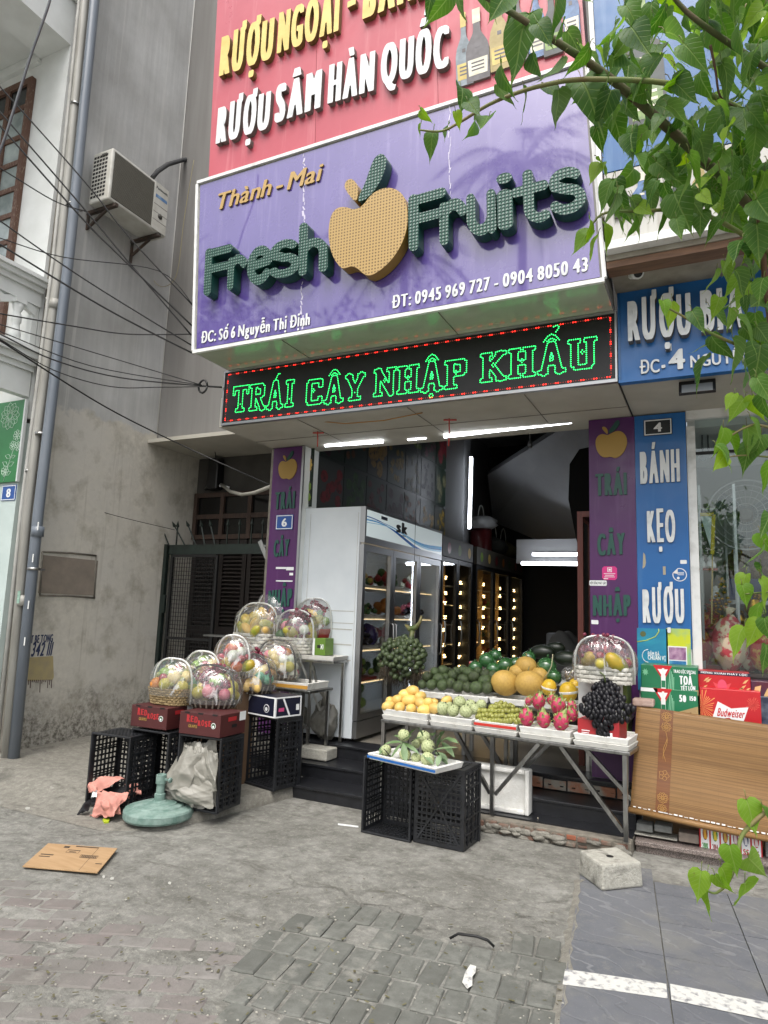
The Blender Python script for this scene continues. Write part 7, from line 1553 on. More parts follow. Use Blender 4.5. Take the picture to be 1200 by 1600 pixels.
def basket(label,px,py,y,wpx,hpx,base,bh,palette,seed,hoop=m_wframe,depth=.75,lean=0,band=None,film=True,rz=0,big=1,zs=None):
    if zs is None: P=PY(px,py,y)
    elif zs<0: P=PY(px,py,y); P.z=-zs+.001
    else:
        Fr=PZ(px,py+2,zs); P=PY(px,py,Fr.y+wpx*dep(Fr)/FPX/2*depth*.9); P.z=zs+.001
    k=dep(P)/FPX; rx=wpx*1.14*k/2; H=hpx*.95*k; ry=rx*depth; bhh=bh*k; rr=random.Random(seed)
    t=thing('gift_basket',label,'fruit basket',P,group=None); c=P.copy()
    mb=MB(); z1=c.z+bhh
    if base in (0,2): wicker(mb,V((c.x,c.y,0)),rx*.97,ry*.97,c.z+.004,z1,max(4,int(bhh/(.03 if base==2 else .018))),12 if base==2 else 22,.86 if base==0 else .95); mb.lathe([(rx*.8,c.z+.003),(rx*.85,c.z+.012)],24,(c.x,c.y,0),sy=depth)
    else: mb.lathe([(rx*.84,c.z),(rx*.98,z1-.004),(rx*1.0,z1),(rx*.94,z1),(rx*.8,c.z+.012)],28,(c.x,c.y,0),sy=depth); 
    mb.build('basket',m_wov[base],t)
    if base==1:
        mb=MB()
        for i in range(26): a=2*math.pi*i/26; mb.bar((c.x+rx*.86*math.cos(a),c.y+ry*.86*math.sin(a),c.z+.002),(c.x+rx*1.01*math.cos(a),c.y+ry*1.01*math.sin(a),z1+.004),.012,.006,(math.cos(a),math.sin(a),0))
        mb.build('cane',M('pale cane %d'%seed,'#8d8478',.7),t)
    # heap of fruit
    cells=[]; Rf=rx*1.0; zt_=c.z+H*.93
    fr={}
    tries=0; pts=[]
    while len(pts)<42 and tries<900:
        tries+=1; kd=rr.choice(palette); r={'grape':.013,'red':.028,'jujube':.018,'papaya':.062,'ypapaya':.06,'mango':.048,'teal':.042,'orange':.043}.get(kd,.042)*rr.uniform(.9,1.15)*1.22*big
        th=rr.uniform(0,6.28); q=math.sqrt(rr.random()); x=q*math.cos(th)*Rf*.82; yv=q*math.sin(th)*ry*.82; zm=(zt_-z1)*math.sqrt(max(0,1-q*q*.85))-r
        z=z1+rr.random()**.45*max(0,zm)
        if z<z1: z=z1
        p=V((c.x+x*(.6 if kd=='grape' else 1),c.y+yv*(.6 if kd=='grape' else 1),z+(.02 if kd=='grape' else 0)))
        if any((p-o).length<(r+ro)*.66 for o,ro in pts): continue
        pts.append((p,r)); fr.setdefault(kd,[]).append((p,r))
    for kd,L_ in fr.items():
        for p,r in L_:
            mb=MB()
            if kd=='grape':
                for _ in range(24): mb.ell(p+V((rr.gauss(0,1.7),rr.gauss(0,1.3),rr.gauss(0,1.5)))*1.0-p*0+V((0,0,0)) if False else p+V((rr.gauss(0,2.2)*r,rr.gauss(0,1.6)*r,rr.gauss(0,1.5)*r)),r,7,5)
            elif kd in('papaya','ypapaya','mango'): mb.ell(p,(r*.8,r*.8,r*1.35),12,9,rot=Matrix.Rotation(rr.uniform(.6,1.5),3,V((rr.uniform(-1,1),rr.uniform(-1,1),.2)).normalized()))
            else: mb.ell(p,(r,r,r*.93),12,8,rot=Matrix.Rotation(rr.uniform(0,3),3,'X'))
            mb.build({'grape':'grape_bunch','teal':'netted_guava','ypapaya':'papaya','red':'plum'}.get(kd,kd if kd in('apple','orange','mango','papaya','pear') else 'fruit'),FM(kd),t)
    # hoop handle
    mb=MB(); a=rz; hp=[]
    for i in range(21): th=math.pi*i/20; e=.72; hp.append(c+V((math.copysign(abs(math.cos(th))**e,math.cos(th))*rx*1.0*math.cos(a),-ry*.15+math.cos(th)*rx*math.sin(a)+lean*math.sin(th),bhh+(H-bhh)*abs(math.sin(th))**e)))
    hp=[c+V((rx*math.cos(a),-ry*.15+rx*math.sin(a),.01))]+hp+[c+V((-rx*math.cos(a),-ry*.15-rx*math.sin(a),.01))]
    mb.tube(hp,.0085,8); mb.build('hoop_handle',hoop,t)
    if film:
        mb=MB(); nu,nv=40,22; W_=[(V((rr.uniform(-1,1),rr.uniform(-1,1),rr.uniform(-.3,.3)))*rr.uniform(5,13),rr.uniform(0,6)) for _ in range(7)]
        vs=[];fs=[]
        for j in range(nv+1):
            s=j/nv; zz=bhh*.55+(H*1.01-bhh*.55)*math.sin(s*math.pi/2)**.9; kk=math.cos(s*math.pi/2)**.66*(1+.10*math.sin(s*math.pi))
            for i in range(nu):
                th=2*math.pi*i/nu; d=V((math.cos(th)*kk,math.sin(th)*kk,s)); wv=sum(abs(math.sin(d.dot(w)+p)) for w,p in W_)/7-.6
                R=1.07+wv*.16; vs.append(c+V((rx*R*kk*math.cos(th),ry*R*kk*math.sin(th),zz*(1+wv*.02))))
        for j in range(nv):
            for i in range(nu): fs.append((j*nu+i,j*nu+(i+1)%nu,(j+1)*nu+(i+1)%nu,(j+1)*nu+i))
        mb.add(vs,fs,0,True); mb.build('film_wrap',m_film,t)
    return t
m_blk=M('dark cane hoop','#3b3a36',.5)
Yb1=b1.location.y; Yb2=b2.location.y
basket('fruit basket in a round tan straw base on the left maroon carton',270,1102,Yb1,68,73,0,26,['pear','orange','green','teal','red','cream','apple','jujube'],1,zs=b1.location.z+.1655)
basket('fruit basket in a shallow cane tray on the right maroon carton',330,1106,Yb2-.03,82,66,1,12,['pink','cream','mango','pink','papaya','green','grape','pear'],2,m_blk,zs=b2.location.z+.1655)
basket('fruit basket with a plum on top behind the two on the maroon cartons',316,1085,b2.location.y+.42,66,70,1,10,['pear','green','cream','red','mango','cream'],3)
basket('fruit basket with red fruit and papaya behind the grape topped basket',364,1058,b2.location.y+.62,58,68,1,10,['red','papaya','pink','apple','papaya','white'],4)
basket('fruit basket with a mound of red grapes on the navy carton',391,1083,NV.location.y-.02,70,62,1,11,['grape','teal','mango','grape','teal','cream'],5,m_blk,zs=-(NV.location.z+.1705))
basket('fruit basket in crinkled film on the foam tray of the low table',432,1062,YL1+.16,64,63,1,8,['cream','orange','pink','green','white','pear'],6,m_blk,zs=-(zl1+.059))
basket('papaya basket in white wicker at the left of the high table',402,1024,YH+.13,68,77,2,27,['ypapaya','papaya','ypapaya','mango'],7,zs=-(zh1+.039))
basket('dark fruit basket in white wicker on the high table beside the green carton',461,1022,YH+.10,60,70,2,25,['ypapaya','dark','grape','white','dark','pink','leaf'],8,zs=-(zh1+.039))
basket('topmost fruit basket with an orange in front of the purple pillar',428,996,6.02,60,76,1,10,['orange','cream','pink','white','apple','pear'],9)
GC=carton('green_carton','small green carton on the high steel table beside the white wicker basket',(0,0,0),.12,.16,.165,M('green carton','#5c7d2a',.5),0); a=PY(506,1020,5.86); GC.location=(a.x,5.86,zh1+.036)
lt(GC,'Vi',.0,.06,.04,.05,-.0803,m_wenamel,.06,.8,.1); mb=MB(); mb.box(-.03,.01,-.0815,-.0803,.07,.1); mb.build('hand_hole',m_rubber,GC,local=True); mb=MB(); mb.box(-.085,-.061,-.079,.08,0,.16); mb.build('white_side',m_wenamel,GC,local=True)
basket('fruit basket in a red based bowl behind the green carton',491,1000,6.02,56,68,3,18,['grape','mango','green','orange','leaf','ypapaya','red'],10)
basket('fruit basket in white wicker at the right on the white carton',945,1068,5.70,78,77,2,27,['grape','orange','green','papaya','red','pear','apple'],11,depth=.6,zs=ZWB)
t=thing('stand_box','plain brown carton propping the rear fruit baskets behind the maroon cartons','carton',(b2.location.x-.1,b2.location.y+.6,.1)); 
for nm,xx,yy,px,py in (('support',PY(316,1085,Yb2+.42).x,Yb2+.42,316,1085),('support',PY(364,1058,Yb2+.62).x,Yb2+.62,364,1058)):
    z=PY(px,py,yy).z; mb=MB(); mb.box(xx-.16,xx+.16,yy-.12,yy+.12,slab_h(xx,yy),z-.002); mb.build('carton_stack',M('brown carton','#6d5540',.7,c2='#5d4836',scale=4),t)
t2=thing('rear_support_table','small steel shelf under the topmost basket and the red based bowl','table',(PY(455,1000,6.02).x,6.02,.347)); a,b_=PY(392,997,6.02),PY(522,1000,6.02); mb=MB(); z=min(PY(428,996,6.02).z,PY(491,1000,6.02).z)-.004; mb.box(PY(398,1,6.02).x,PY(518,1,6.02).x-.02,5.93,6.10,z-.02,z); mb.build('table_top',m_steel,t2)
for x in (PY(402,1000,6.02).x,PY(514,1000,6.02).x-.05): mb=MB(); mb.bar((x,6.06,z-.021),(x,6.06,.347),.022); mb.build('leg',m_steel,t2)
# ---- crumpled sheets ----
def crumple(mb,c,r,seed,nu=72,nv=44,amp=.34,fr=3.0,sq=.0,floor=None):
    rr=random.Random(seed); W_=[]
    f=fr
    for o in range(4):
        for _ in range(3): W_.append((V((rr.gauss(0,1),rr.gauss(0,1),rr.gauss(0,1))).normalized()*f,rr.uniform(0,6),.5**o))
        f*=1.9
    tot=sum(a for *_,a in W_)
    n0=len(mb.v); mb.ell(c,r,nu,nv,fn=lambda d:1+amp*(sum(a*(1-2*abs(math.sin(d.dot(w)+p))) for w,p,a in W_)/tot))
    if floor is not None:
        for i in range(n0,len(mb.v)):
            if mb.v[i].z<floor: mb.v[i].z=floor+.001
def mk_sheet(name,c,tr):
    b=NB(name); b.col(c); b.p(Roughness=.32); d=b.n('BsdfTransparent'); mx=b.n('MixShader'); b.set(mx.inputs[0],tr); b.t.links.new(b.b.outputs[0],mx.inputs[1]); b.t.links.new(d.outputs[0],mx.inputs[2]); b.t.links.new(mx.outputs[0],b.o.inputs[0]); b.bump(b.noise(b.co('Object'),30,5,.65,.8),.3,.01); return b.m
m_sheet=mk_sheet('grey plastic sheet','#8f8d84',.16); m_sheet2=mk_sheet('dull plastic sheet','#76746c',.12)
def foldsheet(mb,q,nu,nv,amp,fr,seed,bulge=0,ragged=.0):
    """crumpled sheet over the four corners q"""
    rr=random.Random(seed); q=[V(p) for p in q]; n=(q[1]-q[0]).cross(q[3]-q[0]).normalized(); W_=[]; f=fr*.62
    for o in range(3):
        for _ in range(3): a=rr.uniform(0,6.28); W_.append((math.cos(a)*f,math.sin(a)*f,rr.uniform(0,6),.42**o,rr.uniform(-1,1)))
        f*=2.1
    T=sum(w[3] for w in W_); vs=[];fs=[]; U=(q[1]-q[0]).normalized(); Vv=(q[3]-q[0]).normalized()
    for j in range(nv+1):
        for i_ in range(nu+1):
            u,v=i_/nu,j/nv; s=0;sx=0
            for ax,ay,p,a,k in W_: t_=ax*u+ay*v+p+k*math.sin(3*u+2*v); s+=a*(1-2*abs(math.sin(t_))); sx+=a*math.cos(t_*1.3)
            P=(q[0]*(1-u)+q[1]*u)*(1-v)+(q[3]*(1-u)+q[2]*u)*v; e=ragged*(math.sin(9*u+seed)*math.sin(5*u+1) if v in(0,1) else 0)+ragged*.6*sx/T
            vs.append(P+n*(amp*s/T*1.6+bulge*math.sin(math.pi*u)*math.sin(math.pi*v))+Vv*e+U*(ragged*.7*s/T))
    k=nu+1
    for j in range(nv):
        for i_ in range(nu): a=j*k+i_; fs.append((a,a+1,a+k+1,a+k))
    mb.add(vs,fs,0,True)
t=thing('plastic_sheet','crumpled grey plastic sheet bulging out of the open crate behind the green base','plastic sheet',(pc.x-.05,pc.y+.05,.095))
mb=MB(); y=pc.y
G=lambda px,py,dy: PY(px,py,y+dy)
for k,(q,am,fr,bu) in enumerate((([G(272,1262,.02),G(338,1262,.02),G(338,1158,.05),G(285,1158,.05)],.05,3.2,.02),([G(246,1228,-.10),G(300,1262,-.06),G(338,1185,.0),G(290,1160,.02)],.05,2.6,.05),([G(256,1252,-.08),G(332,1262,-.05),G(330,1212,-.02),G(262,1222,-.08)],.045,3.0,.05),([G(250,1230,-.12),G(290,1242,-.1),G(318,1175,-.02),G(292,1168,.0)],.04,2.8,.04),([G(290,1215,-.05),G(338,1240,-.04),G(339,1175,.0),G(305,1165,.0)],.05,3.1,.05))): foldsheet(mb,q,56,56,am*.8,fr*1.5,k+3,bu,.03)
mb.build('sheet',m_sheet,t)
a=PY(455,1130,5.95); t=thing('plastic_bag','grey plastic bag slumped behind the legs of the high steel table','plastic bag',(PY(505,1150,5.85).x,5.85,.347)); c=PY(503,1130,5.88); mb=MB(); crumple(mb,V((c.x,5.93,.53)),(.15,.10,.19),13,amp=.32,floor=.35); mb.tube([V((c.x,5.93,.68)),V((c.x-.01,5.93,.76)),V((c.x-.03,5.92,.83))],[.05,.025,.05],8); mb.build('bag',m_sheet2,t)
c=PY(457,1125,5.95); t=thing('plastic_bag','second grey plastic bag half hidden behind the low steel table','plastic bag',(c.x,5.97,.347)); mb=MB(); crumple(mb,V((c.x,6.0,.52)),(.17,.10,.19),17,amp=.3,floor=.35); mb.build('bag',m_sheet2,t)
mb=MB(); p=PZ(488,1186,.23); mb.box(p.x-.16,p.x+.17,5.60,5.80,.231,.331); t=tag(mb.build('stone_block',m_block,bevel=.012),'rough pale stone block on the middle step under the steel table legs','block')
mb=MB(); p=PY(452,1150,5.7); mb.box(p.x-.28,p.x+.05,5.55,5.80,.10,.34); tag(mb.build('concrete_stub',m_slab,bevel=.015),'grey concrete stub at the left end of the black steps','block')
# pink cloth and socks
p=PZ(168,1272,.02); t=thing('pink_cloth','crumpled pink towel hanging out of the leftmost crate','cloth',p); mb=MB(); m_pink=M('pink towel','#c58a7d',.95,c2='#b67c70',scale=12,bump=.3,bscale=160)
y=pa.y
H_=lambda px,py,dy: PY(px,py,pa.y+dy)
foldsheet(mb,[H_(138,1276,-.13),H_(184,1272,-.14),H_(196,1236,-.03),H_(150,1236,-.05)],60,48,.04,4.6,21,.05,.02)
foldsheet(mb,[H_(142,1268,-.17),H_(178,1276,-.16),H_(190,1244,-.09),H_(160,1234,-.08)],50,44,.03,3.6,22,.03,.02)
foldsheet(mb,[H_(137,1236,-.03),H_(168,1226,-.05),H_(196,1214,.06),H_(150,1213,.08)],56,36,.03,4.0,23,.05,.015)
foldsheet(mb,[H_(138,1240,-.05),H_(150,1234,-.05),H_(154,1214,.04),H_(140,1222,.03)],30,30,.02,3.0,26,.03,.01)
foldsheet(mb,[H_(196,1246,.12),H_(222,1240,.14),H_(214,1222,.2),H_(192,1222,.16)],34,30,.03,3.4,24,.04,.01)
mb.build('towel',m_pink,t)
t=thing('dark_cloth','black and white cloth bundled with the pink towel in the leftmost crate','cloth',PZ(140,1262,.06)); mb=MB()
foldsheet(mb,[H_(140,1254,-.02),H_(196,1254,-.02),H_(196,1228,.05),H_(142,1230,.05)],50,40,.03,4.2,33,.03,.01)
foldsheet(mb,[H_(119,1272,-.16),H_(138,1268,-.12),H_(142,1248,-.07),H_(130,1254,-.12)],30,30,.02,3.2,35,.03,.01)
mb.build('fabric',M('matte black dull','#17171a',.9),t)
mb=MB(); foldsheet(mb,[H_(142,1246,-.07),H_(150,1245,-.07),H_(152,1230,-.01),H_(146,1231,-.01)],14,18,.01,2.2,36,.01,.004); mb.build('white_band',m_wframe,t)
# umbrella base
p=PZ(248,1268,.075); R=53*dep(p)/FPX; UB=thing('umbrella_base','round pale green parasol base with a short tube on the slab','parasol base',(p.x,p.y,.07)); m_ug=M('weathered green paint','#5d786f',.7,c2='#7d928a',scale=14,lo=.4,hi=.62,bump=.4,bscale=50); b=slab_h(p.x,p.y)+.004
mb=MB(); mb.lathe([(R*.96,b),(R,b+.015),(R,b+.055),(R*.97,b+.068),(R*.72,b+.080),(R*.70,b+.089),(R*.66,b+.091),(R*.52,b+.095),(R*.50,b+.104),(R*.22,b+.112),(R*.20,b+.120),(R*.1,b+.122)],44,(p.x,p.y,0),smooth=False); mb.build('weight',m_ug,UB)
mb=MB(); mb.lathe([(.040,b+.118),(.040,b+.165),(.034,b+.168),(.030,b+.17),(.030,b+.235),(.038,b+.238),(.038,b+.30),(.032,b+.303),(.026,b+.28)],18,(p.x,p.y,0),smooth=False); mb.build('tube',m_ug,UB); mb=MB(); mb.bar((p.x+.03,p.y,b+.27),(p.x+.085,p.y,b+.27),.012); mb.lathe([(.02,0),(.02,.008)],10,(p.x+.085,p.y,b+.27),mat=Matrix.Rotation(rad(90),3,'Y')); mb.build('clamp_screw',m_ug,UB)
# cardboard
q=[PZ(*k,.012) for k in ((35,1355),(152,1366),(183,1330),(75,1321))]; CBd=thing('cardboard_sheet','flattened brown cardboard sheet with black print lying on the paving','cardboard',(q[0]+q[2])/2-V((0,0,.01)))
mb=MB(); z=lambda p,h:V((p.x,p.y,h)); hs_=[.018,.022,.03,.026]; mb.add([z(k,h-.006) for k,h in zip(q,hs_)]+[z(k,h) for k,h in zip(q,hs_)],[(3,2,1,0),(4,5,6,7),(0,1,5,4),(1,2,6,5),(2,3,7,6),(3,0,4,7)]); mb.build('board',M('brown cardboard','#a88a66',.85,c2='#9a7c58',scale=5,stretch=(1,6,1)),CBd)
def cb(u,v,h=.0008): a=q[0].lerp(q[1],u); b_=q[3].lerp(q[2],u); p=a.lerp(b_,v); ha=hs_[0]*(1-u)+hs_[1]*u; hb=hs_[3]*(1-u)+hs_[2]*u; return V((p.x,p.y,ha*(1-v)+hb*v+h))
mb=MB()
def cq(u0,u1,v0,v1): mb.add([cb(u0,v0),cb(u1,v0),cb(u1,v1),cb(u0,v1)],[(0,1,2,3)])
cq(.745,.75,.02,.98); cq(.06,.24,.50,.54); cq(.06,.22,.42,.45); cq(.6,.84,.50,.52); cq(.6,.84,.60,.62); cq(.6,.605,.5,.62); cq(.835,.84,.5,.62)
for k in range(9): cq(.62+k*.023,.635+k*.023,.53,.59)
cq(.27,.35,.85,.93); cq(.42,.75,.93,.97); cq(.36,.54,.76,.79); cq(.36,.54,.66,.67); cq(.36,.365,.66,.75); cq(.535,.54,.66,.75); cq(.40,.50,.69,.72); cq(.88,.97,.3,.33); mb.build('black_print',M('black carton print','#3d3026',.8),CBd)
# ---- centre: custard apple tray on crates, foam box, ledge, block ----
q=[PZ(*k,.555) for k in ((577,1184),(680,1208),(718,1188),(628,1170))]; ux_=(q[1]-q[0]); w=ux_.length; ux_.normalize(); vx_=V((-ux_.y,ux_.x,0)); 
tray('blue edged foam tray of leafy custard apples on the two crates',V((q[0].x,q[0].y,.547)),ux_,vx_,w,.30,.04,m_foam,m_bluetape)
CU2=[(631,1149,9.5,.18),(662,1152,9.5,.2),(669,1166,10.5,.11),(668,1186,10.5,.05),(603,1172,8.5,.12),(633,1179,8.5,.07),(650,1162,7,.17),(650,1184,8,.08)]
fruit('custard_apple','leafy custard apple on the blue edged tray over the crates','custard apple',m_custard,None,[(a,b_,q[0].y+d,c_) for a,b_,c_,d in CU2],'custard apples on the blue edged tray',seed=25)
t=thing('leaf_sprigs','long green leaves strewn among the custard apples on the blue edged tray','leaves',(q[0]+q[2])/2); m_lf=M('custard leaf','#4f6b3a',.55,c2='#7d9470',scale=5,rnd=.05); rr=random.Random(3)
def leaf3(mb,a,b_,w,sag=.015,n=V((0,-.3,1))):
    d=(b_-a); L_=d.length; d.normalize(); s=d.cross(n.normalized()).normalized(); up=s.cross(d); vs=[];fs=[]
    for i in range(6):
        t_=i/5; hw=w*math.sin(math.pi*min(1,t_*.93+.06))**.8; c=a+d*(L_*t_)-V((0,0,sag*t_*t_)); vs+=[c-s*hw+up*hw*.35,c,c+s*hw+up*hw*.35]
    for i in range(5): k=i*3; fs+=[(k,k+1,k+4,k+3),(k+1,k+2,k+5,k+4)]
    mb.add(vs,fs,0,True)
LV=[((628,1160),(655,1175)),((628,1160),(600,1160)),((628,1162),(612,1180)),((630,1162),(634,1190)),((628,1158),(645,1146)),((630,1157),(615,1146)),((608,1178),(588,1187)),((612,1182),(594,1192)),((640,1150),(650,1135)),((660,1150),(652,1132)),((676,1160),(692,1140)),((680,1165),(705,1148)),((678,1172),(715,1165)),((684,1168),(690,1143)),((680,1176),(700,1185)),((690,1160),(710,1180)),((676,1150),(676,1142)),((695,1155),(716,1158)),((600,1165),(592,1178)),((660,1178),(678,1192)),((684,1180),(700,1192)),((642,1160),(660,1148)),((690,1150),(693,1139)),((688,1180),(683,1194))]
mb=MB()
for a,b_ in LV: y=q[0].y+rr.uniform(.03,.15)-(.04 if a[1]>1160 else 0); leaf3(mb,PY(*a,y+.02),PY(*b_,y-.03),rr.uniform(.017,.026))
mb.build('leaves',m_lf,t); mb=MB()
for a,b_ in (((628,1162),(640,1180)),((676,1165),(690,1185)),((600,1170),(610,1182))): mb.tube([PY(*a,q[0].y+.04),PY(*b_,q[0].y+.08)],.004,5)
mb.build('twigs',m_dark,t)
# white foam box on its side
a,b_=PY(727,1275,5.36),PY(826,1283,5.36); x0,x1=a.x,b_.x; zb0=.113; zt0=PY(826,1205,5.36).z; FBx=thing('foam_box','large white foam box tipped on its side under the long table','foam box',((x0+x1)/2,5.42,zb0))
mb=MB(); 
mb.box(x0,x1,5.40,5.475,zb0,zt0); e=.035
mb.box(x0,x0+e,5.36,5.3995,zb0,zt0); mb.box(x1-e,x1,5.36,5.3995,zb0,zt0); mb.box(x0+e+.0003,x1-e-.0003,5.36,5.3995,zb0,zb0+e); mb.box(x0+e+.0003,x1-e-.0003,5.36,5.3995,zt0-e,zt0); mb.build('box',m_foam,FBx,bevel=.01)
# brick ledge
LG=thing('brick_ledge','broken brick and mortar ledge with black granite top under the long table','ledge',(-1.15,5.35,0)); rr=random.Random(44)
mb=MB(); mb.box(-1.72,-.585,5.20,5.482,-.02,.098); mb.build('mortar',M('rough mortar','#7d776c',.95,c2='#5f5b52',scale=14,bump=.8,bscale=30),LG,bevel=.01)
m_br=M('worn brick','#6f5347',.95,c2='#6a645a',scale=14,lo=.4,hi=.62,bump=.6,bscale=50); m_bro=M('fresh orange brick','#96583f',.85,c2='#7d4a36',scale=10,bump=.4)
x=-1.72
while x<-.62:
    w=rr.uniform(.07,.13)
    for z,h in ((.0,.035),(.043,.045)):
        if rr.random()<(.85 if z else .55): mb=MB(); d=rr.uniform(.004,.03); mb.box(x+.006,min(x+w,-.6)-.006,5.165+d,5.22,z+rr.uniform(0,.01),z+h+rr.uniform(-.01,.006)); mb.build('brick',m_bro if -1.12<x<-.98 and z else m_br,LG,bevel=.006)
    x+=w
mb=MB(); mb.box(-1.72,-.585,5.29,5.485,.0985,.1105); mb.build('granite_top',m_blackgr,LG)
mb=MB()
for k in range(34):
    x=-1.70+1.10*rr.random(); crumple(mb,V((x,5.185+rr.uniform(-.012,.012),rr.choice([.01,.03,.05,.06]))),(rr.uniform(.03,.07),.022,rr.uniform(.015,.03)),k,16,10,.4,2.4)
mb.build('mortar_lumps',m_slab,LG,kind='stuff')
mb=MB(); x=-1.7
while x<-.66:
    w=.19; mb.box(x,min(x+w-.012,-.63),5.790,5.815,.232+rr.uniform(0,.006),.31+rr.uniform(-.006,.006)); x+=w
mb.build('brick_course',M('hollow brick','#9a6a52',.9,c2='#8f8a80',scale=7,lo=.45,hi=.58,bump=.5,bscale=40),LG,bevel=.005)
mb=MB()
for k in range(11): x=-1.65+k*.095+rr.uniform(-.01,.01); mb.tube([(x,5.788,.27+rr.uniform(-.01,.01)),(x,5.7885,.27)],[.014,.014],8)
mb.build('brick_hole',m_rubber,LG)
# cast block
Fp,Rp,Lp=PZ(941,1397,0),PZ(1006,1390,0),PZ(903,1368,0); Bp=Lp+(Rp-Fp); zt0=PY(941,1353,Fp.y).z
BK=thing('concrete_block','pale cast concrete block with a round hole standing on the tiles','block',(Fp+Bp)/2); mb=MB(); cc=(Fp+Bp)/2
lo=[Fp,Rp,Bp,Lp]; hi=[cc.lerp(k,.95)+V((0,0,zt0)) for k in lo]; lo=[k+V((0,0,.013)) for k in lo]; mb.add(lo+hi,[(3,2,1,0),(4,5,6,7)]+[(i,(i+1)%4,(i+1)%4+4,i+4) for i in range(4)]); mb.build('block',m_block,BK,bevel=.014)
hc=PZ(953,1338,zt0); mb=MB(); mb.lathe([(.022,-.001),(.022,.0015)],16,(hc.x,hc.y,zt0)); mb.build('hole',m_rubber,BK)
# litter
def bit(name,label,cat,poly,z,m,h=.003):
    qq=[PZ(*k,z) for k in poly]; n=len(qq); mb=MB(); mb.add(qq+[k+V((0,0,h)) for k in qq],[tuple(range(n-1,-1,-1)),tuple(range(n,2*n))]+[(i,(i+1)%n,(i+1)%n+n,i+n) for i in range(n)]); return tag(mb.build(name,m),label,cat)
bit('white_stick','thin white stick on the concrete left of the open crate','stick',[(528,1287),(560,1291),(560,1293),(528,1289)],.002,m_wenamel)
tag(MB().tube([PZ(703,1466,.02),PZ(716,1459,.045),PZ(745,1463,.06),PZ(762,1469,.045),PZ(772,1479,.02)],.007,6).build('bent_wire',m_cable),'bent black wire lying on the grey pavers','wire')
tag(MB().tube([PZ(840,1278,.12),PZ(845,1287,.06),PZ(856,1289,.03),PZ(866,1296,.01)],.004,5).build('loose_cord',M('pale cord','#a09a88',.8)),'short pale cord hanging over the brick ledge beside the foam box','cord')
bit('white_paint_splash','white paint splash on the grey pavers','paint',[(722,1535),(727,1519),(735,1507),(744,1510),(743,1520),(738,1526),(738,1540),(730,1545)],.019,m_paintw,.001)
bit('lime_peel','bright green fruit peel on the concrete in front of the pink towel','peel',[(160,1283),(165,1279),(171,1281),(170,1286),(163,1287)],.006,M('lime peel','#a5b52a',.5),.012)
bit('blue_wrapper','blue wrapper scrap at the foot of the drainpipes','wrapper',[(0,1212),(10,1213),(9,1218),(0,1218)],.004,M('blue wrapper','#7f93c4',.5),.004); bit('blue_wrapper','second blue wrapper scrap, right of the one at the pipe foot','wrapper',[(34,1218),(47,1219),(44,1223),(36,1222)],.004,M('blue wrapper','#7f93c4',.5),.004)
rr=random.Random(77); m_scrap=M('grubby paper','#a8a7a0',.9)
for k,(px,py) in enumerate(((43,1263),(127,1236),(265,1380),(313,1500),(162,1370),(175,1373))): s=rr.uniform(2,4.5); bit('paper_scrap','small white paper scrap on the concrete '+['left of the crates','beside the leftmost crate','right of the cardboard','on the worn pavers','just under the cardboard corner','right below the cardboard corner'][k],'scrap',[(px-s,py),(px-s*.3,py-2),(px+s,py-1),(px+s*.8,py+2),(px-s*.4,py+2.5)],.003,m_scrap,.003)
rr=random.Random(5); mb=MB()
for k in range(230):
    px,py=rr.uniform(0,880),rr.uniform(1380,1600); P=PZ(px,py,.013); s=rr.uniform(.002,.007); mb.ell(P,(s,s*rr.uniform(.6,1),s*.5),6,4)
o=tag(mb.build('grit',M('pale grit','#9d9a90',.9)),'loose pale grit scattered over the pavers','grit'); o['kind']='stuff'
rr=random.Random(6); mb=MB()
for k in range(260):
    px,py=rr.uniform(-20,880),rr.uniform(1370,1600); P=PZ(px,py,.014); a=rr.uniform(0,6.28); s=rr.uniform(.004,.013); d=V((math.cos(a),math.sin(a),.1))*s; e=V((-d.y,d.x,0))*.4; mb.add([P-d-e,P+d-e,P+d+e,P-d+e],[(0,1,2,3)])
o=tag(mb.build('leaf_litter',M('dry leaf bits','#4a4433',.9,c2='#6d6a4a',scale=3)),'small dry leaf bits scattered over the pavers','leaf litter'); o['kind']='stuff'
# ---------------- cartons, blind and bricks in front of the drinks shop ----------------
m_gr=M('green carton print','#1c6a45',.35,c2='#237550',scale=4); m_rc=M('bright red carton print','#c2252c',.35,c2='#b31f27',scale=4); m_tan=M('kraft carton print','#a88d62',.5); m_navyp=M('dark navy carton','#20243c',.4)
def pbox(name,label,x0,y0,x1,y1,Y,d,m,cat='carton'):
    """carton from the pixel box of its front face"""
    a,b2,c_,dd=rect(x0,y0,x1,y1,Y); t=thing(name,label,cat,((a+b2)/2,Y+d/2,c_)); mb=MB(); mb.box(a,b2,Y,Y+d,c_,dd); mb.build('box',m,t,bevel=.005)
    w,h=b2-a,dd-c_
    def Q(pts,mm,nm='print',k=1): 
        mb=MB()
        for p in pts: mb.ext([[(u*w,v*h) for u,v in p]],(V((a,Y,c_)),V((1,0,0)),V((0,0,1)),FN),.0004,.0004+.0006*k)
        return mb.build(nm,mm,t)
    def T(body,u0,v0,u1,cap,mm,fx=.06,xs=.7,shear=0,k=2,slope=0): return text(t,body,(a+u0*w,Y,c_+v0*h),(a+u1*w,Y,c_+(v0+slope)*h),cap*h,FN,.0004+.0006*k,mm,'print',fx,.01,xs,.07,one=True,res=22,shear=shear,d0=.0003)
    return t,Q,T,(a,b2,c_,dd)
YB=5.62
